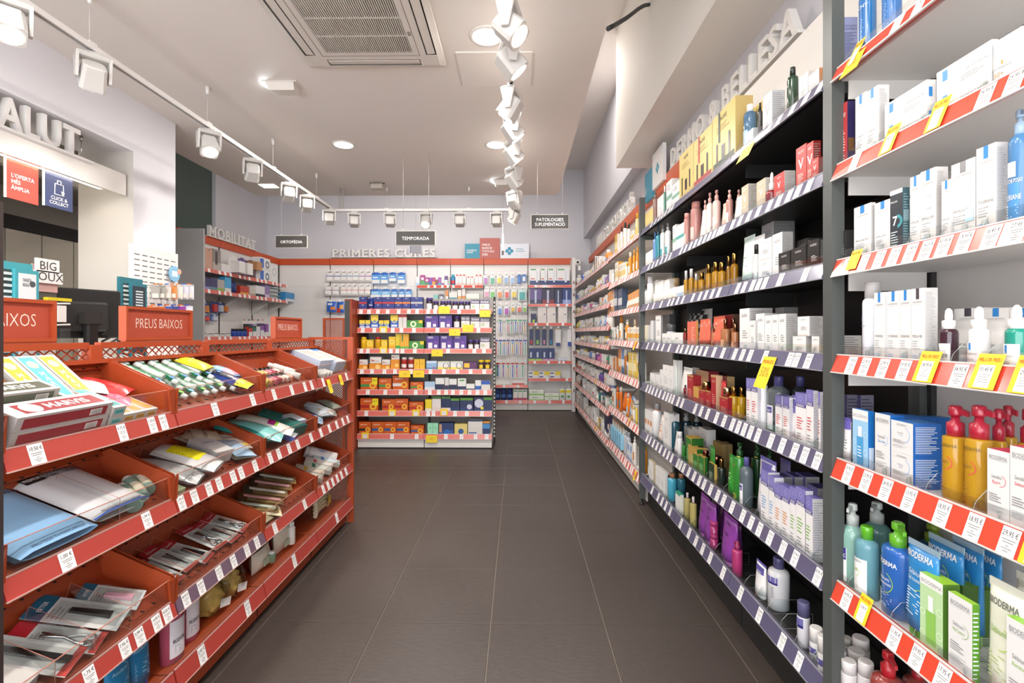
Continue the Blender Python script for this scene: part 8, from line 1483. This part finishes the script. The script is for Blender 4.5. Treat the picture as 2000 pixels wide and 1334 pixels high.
r.put('card', 512, 590, 520, GC, Z, dx=-.05, dz=-.0).put('card', 592, 660, 540, nm(GC, c='#5a4a84/.4', desc='purple and white cushion pack'), Z, dx=-.05).put('card', 662, 745, 560, dict(c='#5a3a44/.4', blc='#b4845a/.4', bl=(.6, .45, .9), desc='brown brace pack'), Z, dx=-.05)
WBX = two('#dedede', '#dcdcdc', 'white and blue nebuliser carton', .5, extra=[('r', 0, .35, .1, .9, '#3a6ab8/.4'), ('o', .7, .45, .2, .1, '#6a7a8a/.4')])
h_ = (onX(340+748/4.4475, 380+540/4.4475, XM-.03).z-Z)/2
r.put('box', 748, 835, 540, WBX, Z, dz=h_+.001).put('box', 748, 835, 540+h_*F/onX(508, 500, XM).y*4.4475, WBX, Z).put('box', 838, 900, 600, nm(WBX, desc='plain white and grey carton', pr=[('o', .5, .6, .25, .05, '#8a94a4/.4')]), Z); r.done()
r = LShelf('orthopaedic second shelf', og); Z = 1.737
for c0, c1, ct, c, b, ds in ((250, 310, 718, '#3a3860', '#8a84b8', 'dark purple support carton'), (312, 375, 720, '#3a3860', '#5a8a94', 'dark violet support carton'), (378, 438, 735, '#a8a49f', '#8ab04a', 'grey and lime carton'), (441, 496, 712, '#4aa0d0', '#d8d4cc', 'bright blue carton'), (575, 650, 788, '#b8382a', '#d8a03a', 'red lamp carton'), (657, 704, 800, '#c8beb4', '#a89888', 'beige carton'), (708, 788, 788, '#d8d8d8', '#2a2c30', 'white and black carton'), (790, 830, 785, '#8a74a8', '#c8b8d4', 'lilac carton')): r.put('box', c0, c1, ct, two(c, b, ds, .3), Z)
r.put('pouch', 498, 570, 748, dict(c='#24306a/.4', desc='navy brace pouch'), Z)
for i in range(4): r.put('pouch', 836, 955, 890-26*i, dict(c='#b4c4c4/.3', desc='pale green cushion in clear bag', name='seat_cushion', cat='cushion'), Z, dz=.055*i, d=.12)
r.put('box', 968, 1045, 845, two('#3a8ac4', '#d8d8dc', 'blue and white inhaler carton', .3), Z); r.done()
r = LShelf('orthopaedic lower pegs', og); 
for i, (c0, c1, ct, cb) in enumerate(((240, 298, 930, 1030), (316, 372, 915, 1025), (376, 420, 930, 1025), (422, 462, 935, 1025), (240, 300, 1040, 1100), (315, 372, 1035, 1100))):
    a = onX(340+c0/4.4475, 380+ct/4.4475, -3.85); e = onX(340+c1/4.4475, 380+cb/4.4475, -3.85); b = onX(340+c0/4.4475, 380+cb/4.4475, -3.85)
    r.add(c0+ct*.001, 'card', (e.y-a.y, a.z-b.z, .03), dict(c='#2a4a98/.4', tab='#d8c42a/.4' if i == 1 else '#e0dedc/.4', blc=('#d8843a/.4', '#c83a34/.4', '#c8d0e0/.4')[i % 3], desc='hanging blue support pack'), (-3.85, (a.y+e.y)/2, b.z), PI/2)
    MU.part('hook', MB().tube([(-3.94, (a.y+e.y)/2, a.z-.02), (-3.83, (a.y+e.y)/2, a.z-.02)], .004, CHROME, 5))
r.done()
r = LShelf('orthopaedic counter shelf', og); Z = 1.18
for i in range(5): r.put('box', 240+52*i, 285+52*i, 1205+(i % 2)*5, two('#d8d6d4', '#d0cecc', 'white insole carton with black lid', .7, extra=[('r', 0, 1, .85, 1, '#1f1e1e/.4')]), Z)
for i in range(4): r.put('bottle', 515+33*i, 545+33*i, 1165, dict(c='#2a4aa0/.35', cap='#1f1e20/.4', ch=.25, cr=.8, desc='blue cream tube bottle'), Z)
for i in range(4): r.put('box', 650+34*i, 680+34*i, 1150-10*i, two(('#c83a34', '#2a6a5a', '#d8d8d8', '#7a4a9a')[i], '#d8d8d8', ('red', 'green', 'white', 'violet')[i]+' elastic bandage carton', .5, extra=[('r', 0, 1, .86, 1, '#1f1e1e/.4')]), Z)
for i in range(5): r.put('card', 612+40*i, 648+40*i, 1085, dict(c='#dcdad8/.4', tab='#222222/.4' if i % 2 else '#d8702a/.4', blc=('#3a3a3c/.4', '#8a5aa0/.4', '#cfd4d0/.4')[i % 3], desc='bandage pack with dark tab'), Z, dx=.12, dz=.05)
r.done()
def text_letters(label, st, org, rz, length, depth, hgt, mat='#e2dfdc/.5', bar=True, barx=(.0, .0)):
    w = text_w(st, 1, 1, .06); sz = hgt; kx = length/(w*sz)
    t = thing('letter_sign', label, 'sign', org, rz)
    if bar: MB().box(-.02-barx[0], length+.02+barx[1], -.01, depth+.01, -.012, 0, mat).build('base_bar', t)
    x = 0
    for ch in st:
        m = MB(); x2 = m.solid_text(ch, x, 0, sz, depth, mat)
        if m.f: m.xf(Matrix.Diagonal((kx, 1, 1, 1))).build('letter', t)
        x = x2
a = onX(404, 455, -3.93); b = onX(497, 490, -3.93)
text_letters('white raised letters spelling MOBILITAT above the orthopaedic shelves', 'MOBILITAT', (-3.90, a.y, 2.468), PI/2, b.y-a.y, .04, .135)
a = onY(648, 503, YPn-.03); b = onY(851, 503, YPn-.03)
text_letters('white raised letters spelling PRIMERES CURES on the back wall', 'PRIMERES CURES', (a.x, YPn-.03, a.z+.012), 0, b.x-a.x, .04, .125)
a = onX(0, 250, -2.47); b = onX(157, 312, -2.47); L_ = (b.y-a.y)*1.22
text_letters('large white raised letters spelling SALUT over the counter', 'SALUT', (-2.462, b.y-L_, onX(157, 312, -2.47).z+.012), PI/2, L_, .035, .15, '#e8e6e4/.5', True, (.3, .05))
# light fascia under the letters, its tube and the hanging boards
SU = Unit('light_fascia', 'white hanging fascia with strip light above the counter opening', 'fascia', (-2.5, 2.4, 2.1))
SU.part('fascia_board', MB().box(-2.50, -2.475, 1.2, 3.085, 2.095, 2.228, '#e8e4df/.5')); SU.part('fascia_top', MB().box(-2.62, -2.5, 1.2, 3.085, 2.21, 2.228, '#d8d4cf/.5'))
ye_ = onX(205, 378, -2.5).y; SU.part('strip_light', MB().box(-2.535, -2.51, 1.3, ye_, 2.10, 2.118, '#fff2d8/.4/e10'))
for y in (1.5, 2.86): SU.part('suspension_wire', MB().tube([(-2.56, y, 2.228), (-2.56, y, 2.385)], .002, CHROME, 5).lathe([(.006, 2.35), (.01, 2.385)], CHROME, 8, 1, (-2.56, y)))
L = bpy.data.lights.new('strip_lamp', 'AREA'); L.shape = 'RECTANGLE'; L.size = .03; L.size_y = 1.4; L.energy = .9; L.color = (1, .88, .72)
o = bpy.data.objects.new('strip_lamp', L); COL.objects.link(o); o.parent = SU.root; o.location = (-.03, -.1, -.012)
for c0, c1, y0, y1, col, tx, lab in ((12, 75, 330, 390, '#bf4a3c/.5', ("L'OFERTA", 'MÉS', 'ÀMPLIA'), "red hanging board reading L'OFERTA MÉS ÀMPLIA"), (87, 142, 345, 405, '#38426a/.5', ('CLICK &', 'COLLECT'), 'navy hanging board reading CLICK & COLLECT with a bag symbol')):
    X = -2.52; a = onX(c0, y0, X); b = onX(c1, y0, X); z0 = onX((c0+c1)/2, y1+3, X).z; z1 = 2.093
    U = Unit('hanging_board', lab, 'sign', (X, (a.y+b.y)/2, z0)); w = b.y-a.y
    U.part('board', MB().box(X-.006, X, a.y, b.y, z0, z1, col)); U.part('lit_edge', MB().box(X-.006, X+.001, a.y-.006, a.y, z0, z1, '#fff0dc/.4/e3')); m = MB()
    for i, s_ in enumerate(tx): m.text(s_, a.y+w*.14 if len(tx) > 2 else (a.y+b.y)/2, (z0+(z1-z0)*(.56-.155*i)) if len(tx) > 2 else z0+(z1-z0)*(.25-.14*i), (z1-z0)*.1, WHITE, lambda x, z: (X+.0008, x, z), 'l' if len(tx) > 2 else 'c', 1, 0, w*.72)
    U.part('lettering', m)
    if len(tx) == 2:
        m = MB(); yc = (a.y+b.y)/2; zc = z0+(z1-z0)*.6; s_ = .034
        for p, q in (((-1, -1), (1, -1)), ((1, -1), (.9, .7)), ((.9, .7), (-.9, .7)), ((-.9, .7), (-1, -1)), ((-.4, .7), (-.35, 1.25)), ((-.35, 1.25), (.35, 1.25)), ((.35, 1.25), (.4, .7))): m.tube([(X+.0012, yc+p[0]*s_*.8, zc+p[1]*s_), (X+.0012, yc+q[0]*s_*.8, zc+q[1]*s_)], .0022, WHITE, 5)
        m.face([(X+.0015, yc+.01, zc-.008), (X+.0015, yc+.034, zc-.016), (X+.0015, yc+.018, zc-.034)], WHITE); U.part('bag_symbol', m)
# hanging aisle signs
def aisle_sign(px0, px1, y0, y1, Y, lines_, lab, wires, edge=False):
    a = onY(px0, y0, Y); b = onY(px1, y1, Y); U = Unit('hanging_sign', lab, 'sign', ((a.x+b.x)/2, Y, b.z))
    U.part('sign_panel', MB().box(a.x+.003, b.x-.003, Y-.001, Y+.016, b.z+.003, a.z-.003, '#3b3836/.5', front='#3b3836/.5')); U.part('sign_edge', MB().box(a.x, b.x, Y+.001, Y+.015, b.z, a.z, '#e6dfd2/.5')); m = MB(); h = a.z-b.z
    for i, s_ in enumerate(lines_): m.text(s_, (a.x+b.x)/2, b.z+h*(.5-.11*1.2)+(len(lines_)-1)*h*.16-i*h*.32, h*.22, '#efece8/.5', lambda x, z: (x, Y-.0016, z), 'c', 0, 0, (b.x-a.x)*.8)
    U.part('lettering', m)
    for px in wires: x = onY(px, y0, Y).x; U.part('suspension_wire', MB().tube([(x, Y+.008, a.z), (x, Y+.008, CZ)], .0014, '#a8a29c/.4', 5).lathe([(.007, a.z), (.004, a.z+.02)], CHROME, 8, 1, (x, Y+.008)))
aisle_sign(773, 850, 451, 479, 4.03, ('TEMPORADA',), 'dark hanging sign reading TEMPORADA', (787, 837)); aisle_sign(1037, 1111, 419, 447, 4.16, ('PATOLOGIES', 'SUPLEMENTACIÓ'), 'dark hanging sign reading PATOLOGIES SUPLEMENTACIÓ', (1050, 1099)); aisle_sign(538, 600, 460, 484, 5.1, ('ORTOPÈDIA',), 'dark hanging sign reading ORTOPÈDIA', (549, 588))
# two small signs hung edge-on towards the camera
for px, y0, y1, Y, w, rz, c, lab in ((812, 479, 495, 6.9, .16, .6, '#8a8a92/.5', 'small grey sign turned away behind the TEMPORADA sign'), (982, 462, 494, 5.3, .3, PI/2+.04, '#e6e2dc/.5', 'hanging white sign seen edge-on near the logo boards')):
    a = onY(px, y0, Y); b = onY(px, y1, Y); t = thing('hanging_sign', lab, 'sign', (a.x, Y, b.z), rz)
    MB().box(-w/2, w/2, -.011, .011, 0, a.z-b.z, c).build('sign_panel', t); MB().tube([(0, 0, a.z-b.z), (0, 0, 3.95-b.z if Y > 5.33 else CZ-b.z)], .0015, '#a8a29c/.4', 5).build('suspension_wire', t)
# boards standing on the back fascia
for px0, px1, y0, col, tx, lab in ((908, 937, 476, '#3f8fa8/.5', ('CONSELLS', 'DIARIS'), 'small teal board reading CONSELLS DIARIS on the back fascia'), (937, 976, 465, '#b4625a/.5', ('PREUS', 'BAIXOS', 'TOTS ELS', 'DIES'), 'red board reading PREUS BAIXOS TOTS ELS DIES on the back fascia'), (977, 1033, 476, '#dfe2ea/.5', (), 'white board with teal cross emblem on the back fascia')):
    Y = YPn-.04 if px0 == 937 else YPn-.035; a = onY(px0, y0, Y); b = onY(px1, 505, Y); U = Unit('logo_board', lab, 'sign', ((a.x+b.x)/2, Y, b.z)); z0 = zf1
    U.part('board', MB().box(a.x, b.x, Y, Y+.03, z0, a.z, col)); m = MB(); h = a.z-z0; w = b.x-a.x
    for i, s_ in enumerate(tx): m.text(s_, a.x+w*.12, z0+h*((.62-.16*i) if len(tx) > 2 else (.5-.14*i)), h*.1, WHITE, lambda x, z: (x, Y-.0008, z), 'l', 1, 0, w*.75)
    if not tx:
        cx, cz = a.x+w*.32, z0+h*.5
        for i in range(4): m.face([(cx+h*.16*math.cos(i*PI/2)+h*.12*math.cos(q), Y-.0008-.0001*i, cz+h*.16*math.sin(i*PI/2)+h*.12*math.sin(q)) for q in [2*PI*j/14 for j in range(14)]], '#3a92b4/.5')
        m.text('Farmàcia'.replace('à', 'a'), a.x+w*.56, z0+h*.6, h*.09, '#3a86a4/.5', lambda x, z: (x, Y-.0008, z), 'l', 1, 0, w*.38); m.text('Economica', a.x+w*.56, z0+h*.45, h*.09, '#3a86a4/.5', lambda x, z: (x, Y-.0008, z), 'l', 1, 0, w*.38)
    U.part('printing', m)
# ---------------------------------------------------------------- counter behind the display
KU = Unit('counter', 'white sales counter behind the orange display', 'counter', (-2.1, 2.4, 0))
KU.part('counter_body', MB().box(-2.35, -1.75, 1.0, 3.6, 0, .93, '#dad7d3/.5')); KU.part('worktop', MB().box(-2.38, -1.72, .98, 3.62, .93, .96, '#e4e2df/.35'))
# pegboard with packs on the end of the wall
a = onX(257, 475, -2.42); b = onX(349, 493, -2.42); zt = a.z; zb = .98
PU_ = Unit('pegboard', 'white slotted pegboard on the end of the white wall', 'pegboard', (-2.43, (a.y+b.y)/2, 1))
pg = PU_.part('board', MB().box(-2.44, -2.425, a.y, b.y, zb, zt, '#e8e6e4/.5'))
sl = MB().box(0, .0015, -.022, .022, -.003, .003, '#5a5856/.6').mesh('slot')
for i in range(6):
    for j in range(14): inst('slot', sl, pg, PU_.inv @ Vector((-2.4255, a.y+.05+(b.y-a.y-.1)*i/5, zt-.06-j*.034)))
def wpacks(n, px0, px1, y0, y1, X, cols, ds, tab, lab):
    for i in range(n):
        p = onX(px0+(px1-px0)*i/n, y0, X); q = onX(px0+(px1-px0)*(i+1)/n, y1, X)
        product('card', ((q.y-p.y)*.95, p.z-q.z if p.z > q.z else .1, .02), dict(c=cols[i % len(cols)], tab=tab[i % len(tab)], blc='#dcd4c8/.4', bl=(.7, .08, .35), name='plaster_pack', cat='pack'), (X, (p.y+q.y)/2, q.z), PI/2-.9, '%s, %s from left %s' % (ds, ORD[i], lab), 'plaster packs on the pegboard')
        PU_.part('hook', MB().tube([(-2.425, (p.y+q.y)/2, p.z-.012), (X+.03, (p.y+q.y)/2, p.z-.012)], .003, CHROME, 5))
wpacks(7, 298, 375, 553, 585, -2.34, ('#9a968f/.4', '#9a968f/.4', '#cfc8c0/.4', '#d8843a/.4', '#dcd8d0/.4', '#cfd0e0/.4', '#dcdce4/.4'), 'hanging plaster pack', ('#c8702a/.4', '#c8702a/.4', '#3a5ab0/.4'), 'in upper peg row'); wpacks(6, 292, 372, 594, 640, -2.34, ('#c86a2a/.4', '#c86a2a/.4', '#3a5ab0/.4', '#2a3a8a/.4', '#8a2a94/.4', '#dcd8e0/.4'), 'hanging coloured pack', ('#c8602a/.4', '#3a4aa0/.4'), 'in lower peg row')
p = onX(343, 535, -2.40); t = thing('round_sticker', 'round pale blue sticker on the pegboard', 'sticker', (-2.41, p.y, p.z)); MB().lathe([(.055, 0), (.055, .004)], '#8ac0e0/.4', 20).xf(Matrix.Rotation(PI/2, 4, 'Y')).build('disc', t); MB().lathe([(.02, .0045), (.02, .006)], '#e0b49a/.4', 12).xf(Matrix.Translation((0, .045, .02)) @ Matrix.Rotation(PI/2, 4, 'Y')).build('face_print', t); MB().rect(-.03, .03, -.02, .02, '#d8e8f2/.4', lambda x, z: (.0047, x, z)).build('text_patch', t)
# teal poster stands
def poster_stand(px0, px1, y0, y1, X, c, paper, lab, dark):
    a = onX(px0, y0, X); b = onX(px1, y0+8, X); z1 = a.z; z0 = .96; U = Unit('poster_stand', lab, 'poster stand', (X, (a.y+b.y)/2, z0))
    U.part('back_frame', MB().box(X-.03, X-.015, a.y, b.y-.01, z0, z1, c)); U.part('front_frame', MB().box(X-.012, X, a.y+.05, b.y, z0, z1-.025, c)); w = b.y-a.y-.08
    U.part('paper', MB().box(X, X+.0015, a.y+.062, b.y-.012, z0+.05, z1-.04, paper))
    sp = U.part('spiral', MB().box(X-.016, X-.012, a.y+.02, a.y+.045, z0, z1-.03, '#2a3a3a/.5')); 
    for i in range(16): U.part('ring', MB().box(X-.013, X-.009, a.y+.018, a.y+.048, z1-.05-i*.022, z1-.04-i*.022, '#c8d4d4/.3'), sp)
    m = MB(); f = lambda x, z: (X+.002, a.y+.07+x, z)
    if dark:
        for i in range(6): m.rect(.01, w*.75, z1-.07-i*.014, z1-.063-i*.014, '#cfd8da/.5', f)
        m.rect(.01, w*.85, z1-.175, z1-.168, '#5ab0c0/.5', f); m.rect(.01, w*.7, z1-.19, z1-.183, '#5ab0c0/.5', f)
    else:
        m.text('TARGETA', .006, z1-.07, .012, '#4a5054/.5', f, 'l', 1, 0, w*.55); m.text('REGAL', .006, z1-.088, .012, '#4a5054/.5', f, 'l', 1, 0, w*.4); m.face([f(w*.72+.012*math.cos(q), z1-.078+.012*math.sin(q)) for q in [2*PI*j/14 for j in range(14)]], '#4a5054/.5')
        for dx, dz in ((.035, .17), (.012, .2)): m.face([f(dx, z1-dz), f(dx+.042, z1-dz+.01), f(dx+.045, z1-dz+.036), f(dx+.003, z1-dz+.028)], '#454b50/.5')
    U.part('printing', m)
poster_stand(2, 76, 507, 600, -1.86, '#3f9aa4/.45', '#dcdee0/.4', 'teal spiral stand with white gift card poster', False); poster_stand(240, 287, 540, 600, -1.95, '#2f7684/.45', '#2f3c46/.4', 'teal spiral stand with dark poster beside the pegboard', True)
for i in range(3): product('box', (.06, .1, .012), dict(c='#7ab8dc/.35', side='#6aa8cc/.4', name='gift_card_holder', cat='card', pr=[('o', .6, .5, .25, .04, '#c8e4f4/.4')]), (-1.80, onX(45+20*i, 585, -1.80).y, onX(45, 592, -1.8).z-.09), PI/2, 'pale blue gift card pack, %s from left before the poster' % ORD[i], 'gift cards on the counter')
t = thing('card_ledge', 'clear ledge holding the gift cards', 'ledge', (-1.8, onX(65, 585, -1.8).y, .96)); MB().box(-.03, .03, -.12, .12, 0, onX(45, 592, -1.8).z-.09-.96, ACR).build('ledge_block', t)
# monitor seen from behind
X = -2.0; a = onX(112, 570, X); b = onX(188, 590, X); yc = (a.y+b.y)/2
U = Unit('monitor', 'black computer monitor seen from behind on the counter', 'monitor', (X, yc, .96))
def rot(mb, ang, c): return mb.xf(Matrix.Translation(c) @ Matrix.Rotation(ang, 4, 'Z') @ Matrix.Translation(-Vector(c)))
c_ = (X, yc, 1.2); U.part('screen_case', rot(MB().cbox(X-.012, X+.018, yc-.16, yc+.16, 1.205, 1.43, .006, '#1c1b1a/.4'), -.5, c_)); U.part('rear_bulge', rot(MB().cbox(X+.018, X+.05, yc-.1, yc+.1, 1.235, 1.37, .01, '#232221/.45'), -.5, c_)); U.part('stand', MB().cbox(X+.045, X+.075, yc-.03, yc+.03, .965, 1.30, .008, '#161515/.4')); U.part('base', MB().cbox(X-.08, X+.1, yc-.1, yc+.1, .96, .972, .004, '#161515/.4')); U.part('arm_joint', MB().box(X+.05, X+.08, yc-.05, yc+.04, 1.27, 1.32, '#2a2928/.4'))
for i in range(3): MB().tube([(-1.93, yc+.05, 1.22-.03*i), (-1.95, yc+.16, 1.25-.025*i), (-2.0, yc+.26, 1.24-.04*i), (-2.05, yc+.34, 1.14-.02*i)], .005, BLACK, 6).xf(U.inv).build('power_cord', U.root)
# earring rack
X = -1.95; p = onX(98, 600, X); U = Unit('earring_rack', 'counter rack of earring cards with a white shop sign', 'rack', (X, p.y, .96))
U.part('rack_post', MB().box(X-.04, X-.02, p.y-.05, p.y+.05, .96, 1.5, '#4a4846/.5')); U.part('pink_poster', MB().box(X-.02, X-.016, p.y-.06, p.y+.05, 1.40, 1.51, '#d0a8a4/.5')); m = MB().text('BIG', p.y-.005, 1.49, .034, '#2f2c2a/.5', lambda x, z: (X-.0025, x, z), 'c', 0).text('JOUX', p.y+.0, 1.445, .034, '#2f2c2a/.5', lambda x, z: (X-.0025, x, z), 'c', 0); sg = U.part('name_sign', MB().box(X-.012, X-.003, p.y-.055, p.y+.045, 1.48, 1.535, '#e8e6e4/.5').box(X-.012, X-.003, p.y-.06, p.y+.06, 1.435, 1.485, '#e8e6e4/.5')); U.part('lettering', m, sg); U.part('striped_edge', MB().box(X-.03, X-.0, p.y-.01, p.y+.1, 1.365, 1.378, '#d8c42a/.4'))
for j in range(4):
    U.part('prong', MB().tube([(X-.02, p.y-.02, 1.35-.09*j), (X+.02, p.y+.07, 1.355-.09*j)], .004, '#e4e0dc/.3', 6))
    for i in range(5 if j < 1 else 3): U.part('earring_card', MB().box(X-.02+.008*i, X-.018+.008*i, p.y-.045+.016*i, p.y-.005+.016*i, 1.275-.09*j, 1.345-.09*j, '#e2dfdb/.4'))
